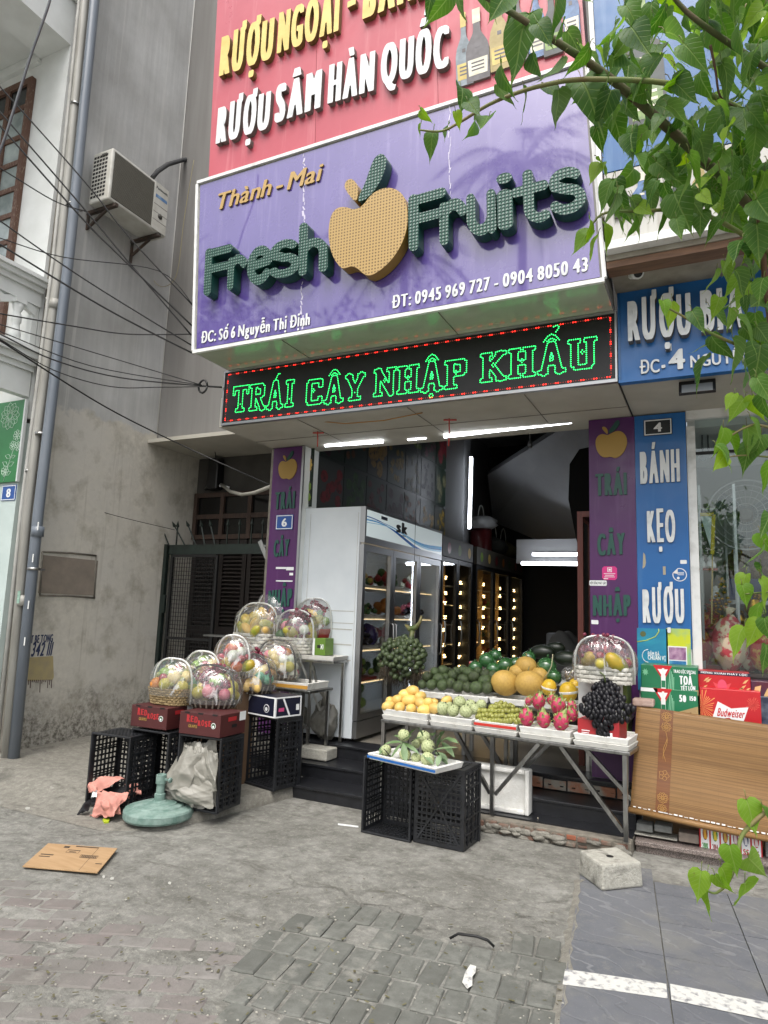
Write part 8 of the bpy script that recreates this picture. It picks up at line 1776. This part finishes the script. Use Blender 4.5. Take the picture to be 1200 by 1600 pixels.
for i,(lab,y0,y1) in enumerate((('upper green and red beer carton stacked beside the white basket',1043,1080),('lower green beer carton directly under its twin',1080,1118))):
    t,Q,T,bx_=pbox('beer_carton',lab,1002,y0,1090,y1,YB-.004*i,.30,m_gr)
    Q([[(.22,1),(.36,.55),(.44,.55),(.56,1)]],m_rc,'red_print'); Q([[(.30,.86),(.40,.55),(.48,.86)]],m_wenamel,'white_print',2)
    Q([[(.36,.02),(.44,.02),(.44,.62),(.42,.74),(.42,.9),(.38,.9),(.38,.74),(.36,.62)]],m_wframe,'bottle_print',3); Q([[(.365,.2),(.435,.2),(.435,.45),(.365,.45)]],m_gr,'bottle_label',4)
    if i==0:
        T('TRAO LỘC SPECIAL',.58,.76,.97,.12,m_wenamel); T('TOẢ',.68,.36,.90,.32,m_wenamel,.10); T('TẾT LỚN',.70,.14,.95,.16,m_wenamel,.08,slope=.04)
        Q([[(.66,0),(1,0),(1,.2)]],m_tan,'kraft_corner')
        Q([[(.08+.05*math.cos(k*math.pi/4)*s,.72+.12*math.sin(k*math.pi/4)*s) for s in (1,)] and [(.08+.06*math.cos(k*math.pi/8)*(1 if k%2 else .55),.72+.14*math.sin(k*math.pi/8)*(1 if k%2 else .55)) for k in range(16)]],M('pale green print','#6fb08a',.4),'sun_print')
    else:
        T('50',.68,.60,.80,.24,m_wenamel,.10); T('150',.86,.66,.97,.16,m_wenamel,.08); Q([[(.58,0),(1,0),(1,.48),(.60,.2)]],m_tan,'kraft_corner'); Q([[(.0,.86),(.3,.86),(.3,.99),(.0,.99)]],m_wenamel,'white_strip'); T('250 ML',.7,.08,.9,.12,M('brown print','#6a4a30',.5),.05,slope=.08)
    Q([[(.48+.03*k,.05+.02*k),(.49+.03*k,.05+.02*k),(.53+.02*k,.9-.1*k),(.52+.02*k,.9-.1*k)] for k in range(4)],M('light green line','#8fc9a5',.4),'line_print')
t,Q,T,_b=pbox('gift_carton','red patterned carton with navy top edge under the floral gift bundle',1092,1053,1172,1083,5.72,.25,m_rc)
Q([[(0,.86),(1,.86),(1,1),(0,1)]],m_navyp,'navy_strip',2); Q([[(.46+.09*math.cos(k*math.pi/8),.4+.28*math.sin(k*math.pi/8)) for k in range(16)]],M('pink roundel','#d4506a',.4),'roundel',2); Q([[(.28,.55),(.46,.38),(.64,.55),(.56,.2),(.36,.2)]],M('light red ribbon','#cf4a52',.4),'ribbon')
m_cg=M('gold cream print','#d9b27a',.4); Q([[(u,v),(u+.06,v+.03),(u+.12,v+.2),(u+.05,v+.14)] for u,v in ((.1,.55),(.14,.5),(.06,.2),(.75,.2),(.8,.3),(.85,.55),(.88,.2))],m_cg,'figure_print',2); T('MỪNG XUÂN PHÁT LỘC',.05,.90,.95,.08,m_wenamel,.05,k=3)
t,Q,T,_b=pbox('beer_carton','bright red carton with white bow tie emblem and firework bursts',1095,1081,1188,1140,5.64,.32,m_rc)
rr=random.Random(4)
def burst(cx,cy,R,n,asp): return [[(cx+.02*R*math.cos(a),cy+.02*R*asp*math.sin(a)),(cx+R*l*math.cos(a-.03),cy+R*l*asp*math.sin(a-.03)),(cx+R*l*1.06*math.cos(a),cy+R*l*1.06*asp*math.sin(a)),(cx+R*l*math.cos(a+.03),cy+R*l*asp*math.sin(a+.03))] for a,l in [(2*math.pi*k/n+rr.uniform(-.05,.05),rr.uniform(.6,1)) for k in range(n)]]
cl_=lambda P:[[(min(max(u,.002),.998),min(max(v,.002),.998)) for u,v in p] for p in P]
Q(cl_(burst(.03,.55,.28,34,1.5)),M('orange firework print','#e59a5a',.4),'firework'); Q(cl_(burst(.88,.68,.12,22,1.5)),M('coral firework print','#e0705a',.4),'firework')
Q([[(.19,.26),(.30,.70),(.52,.56),(.80,.62),(.68,.16),(.48,.34)]],m_wenamel,'bow_tie',3); T('Budweiser',.28,.36,.72,.20,m_rc,.03,.75,.2,4)
t,Q,T,_b=pbox('dark_carton','dark wine coloured carton with gilt print at the right edge by the red cartons',1174,1068,1240,1095,5.74,.2,M('wine carton','#5a1f2a',.35,c2='#2b2f52',scale=6)); Q([[(.05,.2),(.2,.3),(.25,.8),(.1,.7)],[(.3,.3),(.45,.2),(.4,.7)]],m_cg,'gilt_print')
t,Q,T,_b=pbox('clear_pack','shiny bluish pack beside the bright red carton',1189,1092,1240,1140,5.66,.25,M('shiny bluish pack','#5d6472',.15,c2='#2f3346',scale=9,lo=.4,hi=.6))
# supporting stack behind the blind
t=thing('carton_pile','brown cartons piled behind the bamboo blind under the beer cartons','carton',(.1,5.75,ZG))
a=PY(1002,1118,YB); b_=PY(1189,1140,5.65)
mb=MB(); mb.box(a.x,a.x+.40,5.60,5.90,(ZG+.002),a.z-.003); mb.build('lower_carton',M('plain kraft','#80684a',.7),t,bevel=.006); mb=MB(); mb.box(a.x+.41,a.x+1.1,5.62,5.90,(ZG+.002),b_.z-.003); mb.build('lower_carton',M('plain kraft','#80684a',.7),t,bevel=.006)
# bamboo blind in its own frame
TL_,BL_=PY(1003,1104,5.50),PY(985,1264,5.34); TRp=PY(1232,1137,5.50); BRp=PY(1199,1327,5.34)
u=(TRp-TL_); Wb=u.length; u.normalize(); v=(TL_-BL_); v=v-u*v.dot(u); Hb=v.length; v.normalize(); n=u.cross(v)
BB=thing('bamboo_blind','large tan bamboo blind with dark flowered band leaning before the cartons','blind',BL_); BB.rotation_euler=Matrix((u,v,n)).transposed().to_euler()
def mk_bamboo():
    b=NB('bamboo slats'); P=b.co('Object'); s=b.n('SeparateXYZ'); b.set(s.inputs[0],P); y=s.outputs[1]
    row=b.math('FLOOR',b.math('MULTIPLY',y,190)); w=b.n('TexWhiteNoise',noise_dimensions='1D'); b.set(w.inputs['W'],row)
    st=b.noise(b.co('Object',(1.1,60,1)),3,5,.6); st2=b.noise(b.co('Object',(.8,9,1)),2.2,4,.6)
    c=b.mix(st2,'#7a5a31','#967143'); c=b.mix(b.ramp(w.outputs[0],.1,.95,(0,0,0,1),(.65,.65,.65,1)),c,'#5c4022'); c=b.mix(b.ramp(st,.55,.8,(0,0,0,1),(.7,.7,.7,1)),c,'#ad8c5b')
    fr=b.math('FRACT',b.math('MULTIPLY',y,190)); gap=b.ramp(b.math('ABSOLUTE',b.math('SUBTRACT',fr,.5)),.38,.5); c=b.mix(b.math('MULTIPLY',gap,.55),c,'#5a3f20')
    thr=b.math('LESS_THAN',b.math('FRACT',b.math('MULTIPLY',s.outputs[0],9)),.018); c=b.mix(b.math('MULTIPLY',thr,.35),c,'#6d4d28')
    b.col(c); b.p(Roughness=.5); b.bump(b.math('SUBTRACT',1,gap),.5,.003); return b
bm=mk_bamboo(); m_bam=bm.m; m_bamd=M('dark stained bamboo','#5f3617',.5,c2='#77491f',scale=3,stretch=(1,40,1)); m_bamf=M('pale stencil flower','#ad8446',.55)
wv=lambda x,y: .012*math.sin(x*5+y*2)+.006*math.sin(y*14)+.02*(y/Hb)**2
mb=MB(); NX,NY=26,26; sk=lambda x,y:(x+.0*y,y-(.0)*x)
vs=[(Wb*i/NX,Hb*j/NY,wv(Wb*i/NX,Hb*j/NY)) for j in range(NY+1) for i in range(NX+1)]; k=len(vs); vs+=[(x,y,z-.006) for x,y,z in vs]; q=NX+1; fs=[]
for j in range(NY):
    for i in range(NX): a=j*q+i; fs+=[(a,a+1,a+q+1,a+q),(k+a+q,k+a+q+1,k+a+1,k+a)]
for i in range(NX): fs+=[(k+i,k+i+1,i+1,i),(NY*q+i,NY*q+i+1,k+NY*q+i+1,k+NY*q+i)]
for j in range(NY): fs+=[(j*q,j*q+q,k+j*q+q,k+j*q),(k+j*q+NX,k+j*q+NX+q,j*q+NX+q,j*q+NX)]
mb.add(vs,fs,0,True); mb.build('slats',m_bam,BB,local=True)
xb=Wb*.175; wb=.088
mb=MB(); vs=[];fs=[]
for j in range(NY+1):
    y=Hb*j/NY
    for x in (xb,xb+wb/2,xb+wb): vs.append((x,y,wv(x,y)+.0025))
for j in range(NY): fs+=[(j*3,j*3+1,j*3+4,j*3+3),(j*3+1,j*3+2,j*3+5,j*3+4)]
mb.add(vs,fs,0,True); bd=mb.build('dark_band',m_bamd,BB,local=True)
mb=MB()
def fpet(cx,cy,R,n,w=.4,open_=False):
    for k in range(n):
        a=2*math.pi*k/n; pts=[]
        for i in range(9): t_=i/8; o=math.sin(t_*math.pi)*R*w; pts.append((cx+math.cos(a)*R*(.15+.85*t_)-math.sin(a)*o,cy+math.sin(a)*R*(.15+.85*t_)+math.cos(a)*o))
        pts2=[]
        for i in range(9): t_=i/8; o=-math.sin(t_*math.pi)*R*w; pts2.append((cx+math.cos(a)*R*(.15+.85*t_)-math.sin(a)*o,cy+math.sin(a)*R*(.15+.85*t_)+math.cos(a)*o))
        for p in (pts,pts2): mb.tube([(x,y,wv(x,y)+.0035) for x,y in p],.0016,4)
cx=xb+wb/2
for cy,R,n in ((Hb*.93,.036,9),(Hb*.83,.034,8),(Hb*.37,.036,5),(Hb*.16,.036,9),(Hb*.06,.032,8)): fpet(cx,cy,R,n)
for s,(y0,y1) in enumerate(((.78,.52),(.72,.50))): mb.tube([(cx+(.012*math.sin(t_*5+s*2)),Hb*(y0+(y1-y0)*t_),wv(cx,Hb*(y0+(y1-y0)*t_))+.0035) for t_ in [i/8 for i in range(9)]],.002,4)
mb.build('flower_stencil',m_bamf,bd,local=True)
mb=MB(); mb.tube([(-.01,-.004,.006),(Wb*.5,-.01,.01),(Wb+.0,-.004,.006)],.022,10); mb.build('bottom_roll',m_bam,BB,local=True)
mb=MB(); rr=random.Random(3)
for k in range(26): x=.02+k*.033; mb.box(x,x+rr.uniform(.012,.03),.018,.018+rr.uniform(.003,.010),.024,.0255)
mb.build('torn_edging',m_wframe,BB,local=True)
# granite upright, brick on top, foam edge
t=thing('granite_slab','speckled granite slab standing on edge at the left of the bamboo blind','slab',PY(990,1260,5.5)); q=[PY(*k,5.50) for k in ((1000,1108),(1010,1106),(994,1268),(984,1264))]; mb=MB(); mb.add(q+[k+V((.0,.28,0)) for k in q],[(3,2,1,0),(4,5,6,7)]+[(i,(i+1)%4,(i+1)%4+4,i+4) for i in range(4)]); mb.build('slab',m_granite,t,bevel=.004)
t=thing('pink_brick','pinkish worn brick lying on top of the granite slab','brick',PY(1005,1102,5.5)); a,b2,c_,d=rect(988,1106,1022,1091,5.47); d,c_=max(c_,d),min(c_,d); mb=MB(); mb.box(a,b2,5.46,5.58,c_+.002,d); mb.build('brick',M('pinkish brick','#9a8175',.9,c2='#b09a90',scale=20,bump=.5,bscale=60),t,bevel=.012)
t=thing('foam_strip','torn white foam strip along the left edge of the blind','foam',PY(1000,1140,5.47)); q=[PY(*k,5.485) for k in ((999,1104),(1008,1104),(1003,1140),(997,1172),(994,1172))]; mb=MB(); mb.add(q+[k+V((0,.012,0)) for k in q],[(4,3,2,1,0),(5,6,7,8,9)]+[(i,(i+1)%5,(i+1)%5+5,i+5) for i in range(5)]); mb.build('strip',m_foamd,t)
# bricks and foam on the granite step
def blk(name,label,x0,y0,x1,y1,Y,d,m,cat='brick',bev=.008):
    a,b2,c_,dd=rect(x0,max(y0,y1),x1,min(y0,y1),Y) if False else rect(x0,y0,x1,y1,Y); c_,dd=min(c_,dd),max(c_,dd); mb=MB(); mb.box(a,b2,Y,Y+d,c_,dd); return tag(mb.build(name,m,bevel=bev),label,cat)
m_gb=M('grey paving brick','#7d7f7c',.9,c2='#6a6c69',scale=20,bump=.4,bscale=90)
blk('stone_slab','rough pale stone slab lying on the granite step under the grey bricks',988,1313,1058,1303,5.40,.16,m_block,'slab')
blk('paving_brick','left of two grey paving bricks on the stone slab',994,1302,1020,1286,5.41,.12,m_gb); blk('paving_brick','right of two grey paving bricks on the stone slab',1022,1303.5,1050,1288,5.41,.12,m_gb)
blk('paving_brick','brownish paving brick on the granite step left of the small printed carton',1060,1320,1092,1300,5.40,.12,M('brownish brick','#857a70',.9,c2='#6f665e',scale=20,bump=.4))
blk('foam_sheet','dirty white foam sheet sticking out under the bamboo blind',990,1286,1082,1271,5.42,.15,m_foamd,'foam',.005)
t,Q,T,_b=pbox('sticker_carton','red carton printed with six small picture cards under the bamboo blind',1093,1325,1190,1290,5.69,.15,m_rc) if False else pbox('sticker_carton','red carton printed with six small picture cards under the bamboo blind',1093,1292,1190,1330,5.42,.15,m_rc)
mcol=['#7a2f1c','#3c8a3f','#8a2a2a','#8f3a5a','#27406f','#b02028']; mcol2=['#d9a02f','#e0c63a','#c9a24a','#d9c9c9','#d8d8dc','#e0d0d0']
for k in range(6):
    x=.03+k*.162; Q([[(x,.06),(x+.135,.06),(x+.135,.78),(x+.11,.92),(x+.03,.92),(x,.78)]],m_wenamel,'card',2); Q([[(x+.07+.042*math.cos(j*math.pi/6),.56+.2*math.sin(j*math.pi/6)) for j in range(12)]],M('card print %d'%k,mcol[k],.4),'card_print',3); Q([[(x+.05,.4),(x+.10,.4),(x+.085,.62),(x+.11,.72),(x+.04,.76)]],M('card accent %d'%k,mcol2[k],.4),'card_print',4); T(['2010','2014','2018','2022','SS','26'][k],x+.02,.12,x+.11,.17,M('card text %d'%k,mcol[(k+1)%6],.4),.06,k=4)
mb=MB(); p=PY(1193,1320,5.42); mb.box(p.x+.01,p.x+.2,5.42,5.56,(ZG+.002),(ZG+.002)+.12); tag(mb.build('paving_brick',m_gb,bevel=.01),'grey paving brick right of the small printed carton at the frame edge','brick')
# ---------------- overhanging tree in the near foreground ----------------
def mk_leaf(name,c1,c2,tr):
    b=NB(name); rv=b.n('NewGeometry').outputs['Random Per Island']; bf=b.n('NewGeometry').outputs['Backfacing']
    c=b.mix(b.ramp(rv,.0,1),c1,c2); c=b.mix(b.ramp(b.noise(b.co('Object'),30,4,.6),.4,.7,(0,0,0,1),(.35,.35,.35,1)),c,'#5f7d2e'); c=b.mix(b.math('MULTIPLY',bf,.4),c,'#6d8450')
    at=b.n('Attribute',attribute_name='leafpos'); s=b.n('SeparateXYZ'); b.set(s.inputs[0],at.outputs['Vector']); ax=b.math('ABSOLUTE',s.outputs[0])
    mid=b.ramp(ax,.008,.03,(1,1,1,1),(0,0,0,1)); lv=b.math('ABSOLUTE',b.math('SUBTRACT',b.math('FRACT',b.math('MULTIPLY',b.math('SUBTRACT',s.outputs[1],b.math('MULTIPLY',ax,.75)),6.5)),.5)); lat=b.ramp(lv,.02,.09,(1,1,1,1),(0,0,0,1))
    vein=b.math('MAXIMUM',mid,b.math('MULTIPLY',lat,.55)); c=b.mix(b.math('MULTIPLY',vein,.45),c,'#9db36a')
    c=b.mix(b.ramp(b.noise(b.co('Object'),60,4,.7),.66,.74,(0,0,0,1),(.6,.6,.6,1)),c,'#6b5f33')
    b.col(c); b.p(Roughness=.45); b.bump(b.math('MULTIPLY',vein,-1),.5,.004); b.b.inputs['Specular IOR Level'].default_value=.35
    tl=b.n('BsdfTranslucent'); h=b.n('HueSaturation',i_Color=c); h.inputs['Value'].default_value=1.7; h.inputs['Saturation'].default_value=1.15; b.set(tl.inputs[0],h.outputs[0]); mx=b.n('MixShader'); mx.inputs[0].default_value=tr; b.t.links.new(b.b.outputs[0],mx.inputs[1]); b.t.links.new(tl.outputs[0],mx.inputs[2]); b.t.links.new(mx.outputs[0],b.o.inputs[0]); return b.m
m_leafd=mk_leaf('mature leaf','#305520','#557a33',.42); m_leafy=mk_leaf('young leaf','#5f8a2a','#8aa83a',.5)
m_bark=M('twig bark','#5a4a38',.85,c2='#4a5a30',scale=20,bump=.4); m_twig=M('green twig','#5f7a38',.6,c2='#75603f',scale=9)
TR=thing('street_tree','leafy tree with heart shaped green leaves overhanging the top right of the view','tree',(2.05,1.75,0))
rl=random.Random(101)
HEART=[(0,.0),(.16,-.07),(.33,-.03),(.44,.11),(.46,.27),(.40,.44),(.29,.60),(.16,.76),(.06,.90),(.015,1.02),(0,1.12)]
def leaf(mb,P,d,n,L_,curl=.25,fold=.35,m=0):
    """heart shaped leaf: stalk point P, blade direction d, face normal n"""
    d=d.normalized(); s=d.cross(n).normalized(); n=s.cross(d); vs=[];fs=[]
    asp=rl.uniform(.62,.86)
    for t,(x,y) in enumerate(HEART):
        zc=-curl*y*y*L_+.03*math.sin(y*7)*L_
        mid=P+d*(max(y,0)*L_)+n*zc if x==0 or True else P
        yy=y; pz=zc
        c=P+d*(y*L_)+n*pz
        w=x*asp*L_; up=n*(w*fold+.02*L_*math.sin(t*2.1+curl*9))
        vs+=[c-s*w+up,P+d*(max(0,y)*L_)+n*pz,c+s*w+up]
    for x,y in HEART: mb.at+=[(-x,y,0),(0,y,0),(x,y,0)]
    for t in range(len(HEART)-1):
        a=t*3; fs+=[(a,a+1,a+4,a+3),(a+1,a+2,a+5,a+4)]
    mb.add(vs,fs,m,True)
LD,LY=MB(),MB(); TW=MB()
def putleaf(px,py,dist,size,young=False,ang=None,stalk=None):
    """leaf hanging near pixel (px,py); size = visible length in pixels"""
    P=PD(px,py,dist); L_=size*dist/FPX*rl.uniform(.78,1.05); a=rl.uniform(-1.3,1.3) if ang is None else ang
    d=V((0,0,-1))*rl.uniform(.5,1)+_r2*math.sin(a)*rl.uniform(.5,1.0)+_f*rl.uniform(-.5,.5); d.normalize()
    n=(V((0,0,1))*rl.uniform(.0,1)-_f*rl.uniform(-.2,1)+_r2*rl.uniform(-1.2,1.2)).normalized()
    P0=P-d*(L_*.5); leaf(LY if young else LD,P0,d,n,L_,rl.uniform(.05,.4),rl.uniform(.1,.5))
    st=stalk if stalk is not None else P0-d*(L_*.22)+V((0,0,L_*.08)); TW.tube([P0,(P0+st)/2+V((0,0,.006)),st],[.0009,.001,.0012],4); return P0
def branch(pts,r0,r1,m=m_twig,name='branch'):
    S_=[]; P=[PD(x,y,d) for x,y,d in pts]
    for i in range(len(P)-1):
        p0,p1,p2,p3=P[max(i-1,0)],P[i],P[i+1],P[min(i+2,len(P)-1)]
        for k in range(5):
            t=k/5; S_.append(.5*((2*p1)+(p2-p0)*t+(2*p0-5*p1+4*p2-p3)*t*t+(3*p1-p0-3*p2+p3)*t**3))
    S_.append(P[-1]); n=len(S_); mb=MB(); mb.tube(S_,[r0+(r1-r0)*i/(n-1) for i in range(n)],7); mb.build(name,m,TR); return S_
D0=1.95
TRUNK=[V((2.05,1.75,-.05)),V((2.02,1.78,.9)),V((1.95,1.85,1.8)),V((1.8,1.95,2.6)),V((1.75,2.0,3.3)),V((1.8,1.9,4.2))]
mb=MB(); mb.tube(TRUNK,[.10,.085,.075,.065,.05,.03],12); mb.build('trunk',m_bark,TR)
trk=lambda px,py,d: (px,py,d)
B1=branch([(1360,480,2.3),(1250,400,2.2),(1130,280,2.1),(1030,188,2.0),(950,120,1.95),(880,72,1.9),(780,8,1.9),(700,-40,1.9)],.016,.005,m_bark)
B2=branch([(1330,330,2.2),(1200,200,2.1),(1075,137,1.95),(930,124,1.9),(850,133,1.85),(775,158,1.85),(720,190,1.85),(690,205,1.82),(655,203,1.8)],.008,.002)
B3=branch([(1340,240,2.2),(1270,160,2.1),(1180,95,2.0),(1100,40,1.95),(1060,5,1.95),(1020,-50,1.95)],.009,.004,m_bark)
B4=branch([(1360,520,2.2),(1250,430,2.1),(1150,360,2.0),(1080,330,1.95),(1000,330,1.9),(940,335,1.88),(915,372,1.86)],.008,.002)
B5=branch([(1360,620,2.1),(1240,560,2.0),(1170,545,1.9),(1110,520,1.85),(1060,490,1.82),(1035,478,1.8)],.006,.002)
B6=branch([(1380,760,2.1),(1260,690,2.0),(1190,665,1.9),(1165,668,1.85),(1135,685,1.83)],.005,.002)
B6b=branch([(1380,800,2.1),(1260,730,2.0),(1180,712,1.9),(1130,715,1.85)],.004,.0015)
B7=branch([(1185,330,2.05),(1192,380,2.05),(1196,440,2.05),(1210,560,2.05),(1230,760,2.1)],.008,.007,M('brown stem','#6d5040',.8))
B8=branch([(1110,70,1.95),(1118,110,1.95),(1125,150,1.95),(1145,165,2.0)],.003,.002,M('red brown twig','#5d4438',.8))
B9=branch([(1390,960,1.9),(1270,930,1.85),(1210,925,1.8),(1165,928,1.78)],.004,.0015)
B10=branch([(1350,1180,1.7),(1260,1230,1.65),(1195,1270,1.6),(1160,1305,1.6),(1152,1340,1.6),(1140,1375,1.6),(1120,1395,1.6),(1105,1392,1.6)],.006,.0018)
# leaves placed along the open left-hand twigs
for px,py,s,y,a in ((665,182,30,1,.8),(655,203,22,1,-.3),(673,228,44,0,-.1),(695,205,34,0,-.4),(716,188,30,1,.3),(742,200,48,0,0),(725,150,44,0,.2),(740,168,34,0,.9),(757,190,38,0,-.6),(787,128,52,0,.2),(790,150,36,0,.9),(822,163,46,0,.2),(838,102,44,0,.3),(865,115,44,0,-.5),(872,170,56,0,.1),(866,142,34,0,.9),(905,98,52,0,-.7),(925,155,80,0,.4),(945,170,64,0,-.3),(850,50,46,0,.4),(820,45,70,0,-.6),(808,70,80,0,-.4),(870,18,60,0,.3),(875,50,40,0,-.2),(778,10,50,0,-.4),(760,-8,56,0,.7),(720,5,60,0,.9),(690,12,60,0,-.9),(675,3,40,0,.2),(800,12,48,0,.2),(900,70,50,0,.8),(960,45,40,1,-.6),(970,75,36,1,-.5),(990,25,54,0,.5),(1000,62,60,0,.4),(965,90,44,0,-.7),(945,100,40,0,-.2),(1025,40,54,0,-.5),(1065,60,60,0,.8),(1085,85,50,0,.6),(1100,20,60,0,-.3),(1130,15,70,0,.6),(1150,60,60,0,-.6),(1175,20,70,0,.4),(1190,75,60,0,-.5),(1110,110,50,0,-.9),(1140,130,56,0,.9),(1165,110,50,0,-.4),(1010,115,60,0,-.8),(1020,150,54,0,.5),(985,150,46,0,.1),(960,190,44,0,-.4),(1015,185,80,0,.3),(1045,170,50,0,.7)): putleaf(px,py,rl.uniform(1.75,2.05),s*.95,y,a)
for px,py,s,y,a in ((930,270,40,1,-.5),(945,262,36,1,.5),(925,360,44,1,.1),(948,372,46,1,.2),(908,378,40,1,-1.2),(925,392,40,1,-.3),(970,350,44,0,.4),(990,356,44,0,-.2),(955,330,40,0,-.3),(1000,340,56,1,.6),(1035,345,48,0,0),(1015,300,40,0,-.5),(1065,330,60,0,.3),(1090,270,60,1,.4),(1130,300,56,1,.5),(1075,290,46,1,.2),(1110,270,60,1,-.5),(1040,265,44,0,.8),(985,225,44,0,-.2),(1000,250,40,0,.4)): putleaf(px,py,rl.uniform(1.75,1.95),s,y,a)
for px,py,s,y,a in ((1040,480,30,1,.2),(1048,492,40,1,-.1),(1090,500,44,0,.3),(1120,478,40,1,-.7),(1115,440,34,1,-.2),(1135,425,36,1,.3),(1140,500,30,1,.1),(1105,540,46,0,-.6),(1090,580,50,0,-.7),(1125,545,46,0,.6),(1150,560,56,0,.2),(1165,590,60,0,-.2),(1175,520,56,0,.5),(1185,565,60,0,-.4),(1195,610,50,0,.3),(1185,380,60,0,.1),(1160,440,46,0,.7),(1150,390,50,0,-.5)): putleaf(px,py,rl.uniform(1.75,1.95),s,y,a)
for px,py,s,y,a in ((1140,628,30,1,-.6),(1150,640,40,1,-.9),(1180,640,40,1,.3),(1128,690,50,1,-.3),(1150,695,46,1,.8),(1135,712,40,0,.9),(1170,690,50,1,.2),(1185,700,44,0,-.2),(1185,672,40,0,.5),(1125,722,36,1,-.9),(1195,640,50,0,.2),(1165,715,40,0,-.3),(1192,745,50,1,-.4),(1195,850,44,1,.1),(1180,870,40,0,-.6),(1190,900,36,0,.3),(1165,930,30,1,.2),(1180,965,56,1,-.8),(1196,930,44,1,.5),(1198,985,40,0,.2),(1175,990,40,1,-1.0),(1150,1000,46,1,-.9),(1195,1030,44,0,-.2),(1160,915,34,1,-.4),(1198,820,40,0,-.5)): putleaf(px,py,rl.uniform(1.7,1.9),s,y,a)
for px,py,s,y,a in ((1100,1398,52,1,-.3),(1092,1385,40,1,-.2),(1163,1402,62,1,.2),(1135,1372,44,1,.9),(1145,1345,44,1,.1),(1180,1352,52,1,.9),(1175,1277,44,1,.2),(1198,1268,24,0,.5),(1130,1385,30,1,.5)): putleaf(px,py,rl.uniform(1.56,1.64),s,y,a)
# dense mass on the right
def dens(px,py):
    if px<905 or py<-60: return 0
    e=(px-905)/300
    if py<170: return .10+.35*e
    if py<360: return (.15+.85*e) if px>960 else .05
    if py<560: return max(0,(px-1115)/85)*.7
    return 0
n=0; tr=0
while n<440 and tr<20000:
    tr+=1; px,py=rl.uniform(905,1290),rl.uniform(-60,575)
    if rl.random()>dens(min(px,1200),py)*.9: continue
    putleaf(px,py,rl.uniform(1.8,2.45),rl.uniform(28,50),rl.random()<.18); n+=1
# the rest of the crown, outside the frame
for k in range(420):
    P=V((rl.gauss(2.1,.6),rl.gauss(1.7,.6),rl.gauss(4.0,.6)))
    q=_r2.dot(P-EYE)/max(.1,_f.dot(P-EYE)); w=_u2.dot(P-EYE)/max(.1,_f.dot(P-EYE))
    if _f.dot(P-EYE)>0 and q<.62 and w<.85: continue
    d=V((rl.uniform(-1,1),rl.uniform(-1,1),-.8)); leaf(LD,P,d,V((rl.uniform(-.5,.5),rl.uniform(-.5,.5),1)),rl.uniform(.07,.11),.2,.3)
o=LD.build('foliage',m_leafd,TR); o=LY.build('young_foliage',m_leafy,TR); TW.build('leaf_stalks',m_twig,TR,kind='stuff')
# ---------------- trees and houses over the road, mirrored in the glossy sign ----------------
m_far=M('far street leaves','#2d4420',.6,c2='#44602c',scale=1.2); m_farb=M('far bark','#4a3d30',.9)
rf=random.Random(55)
def far_tree(label,x,y,hh,r,n):
    t=thing('street_tree',label,'tree',(x,y,0)); mb=MB(); mb.tube([(x,y,-.1),(x+.1,y,hh*.4),(x,y+.1,hh*.8)],[.22,.17,.08],10)
    for k in range(6): a=k*1.05; mb.tube([(x,y,hh*.45+k*.3),(x+math.cos(a)*r*.6,y+math.sin(a)*r*.6,hh*.75+rf.uniform(0,1))],[.09,.03],6)
    mb.build('trunk',m_farb,t); mb=MB(); cl=[V((x+rf.gauss(0,.5)*r,y+rf.gauss(0,.5)*r,hh*.8+rf.gauss(0,.35)*r)) for _ in range(26)]
    for k in range(n):
        c=rf.choice(cl); P=c+V((rf.gauss(0,.22),rf.gauss(0,.22),rf.gauss(0,.18)))*r; d=V((rf.uniform(-1,1),rf.uniform(-1,1),rf.uniform(-1,.3))).normalized()*rf.uniform(.12,.22); s=d.cross(V((rf.uniform(-1,1),rf.uniform(-1,1),1))).normalized()*.07
        mb.add([P-d,P+s,P+d,P-s],[(0,1,2,3)])
    mb.build('crown',m_far,t)
far_tree('broad street tree across the road, left one behind the camera',-14.5,-8.0,12.5,3.2,3000); far_tree('second broad street tree across the road behind the camera',-9.0,-10.5,11.5,2.4,2200)
def palm(label,x,y,hh):
    t=thing('palm_tree',label,'tree',(x,y,0)); mb=MB(); mb.tube([(x,y,-.1),(x+.2,y,hh*.5),(x+.1,y,hh)],[.2,.15,.12],10); mb.build('trunk',m_farb,t); mb=MB()
    for k in range(16):
        a=k*2*math.pi/16+rf.uniform(-.1,.1); L_=rf.uniform(2.2,3.0); el=rf.uniform(.1,1.0)
        sp=[V((x+.1,y,hh))+V((math.cos(a)*L_*t_,math.sin(a)*L_*t_,L_*(el*t_-1.1*t_*t_))) for t_ in [q/9 for q in range(10)]]; mb.tube(sp,[.03]*6+[.02]*4,4)
        for q in range(1,10):
            for s in (-1,1):
                for z in (0,.5):
                    P=sp[q].lerp(sp[max(q-1,0)],z); sd=V((-math.sin(a)*s,math.cos(a)*s,-.7)).normalized()*(.75*(1-.06*q)); al=V((math.cos(a),math.sin(a),0))*.35; w=V((0,0,.0))+V((math.cos(a),math.sin(a),0))*.03
                    mb.add([P-w,P+w,P+sd+al],[(0,1,2)])
    mb.build('fronds',m_far,t)
palm('tall palm across the road behind the camera',-4.6,-8.0,14.0); palm('second shorter palm across the road behind the camera',-8.2,-8.2,12.2)
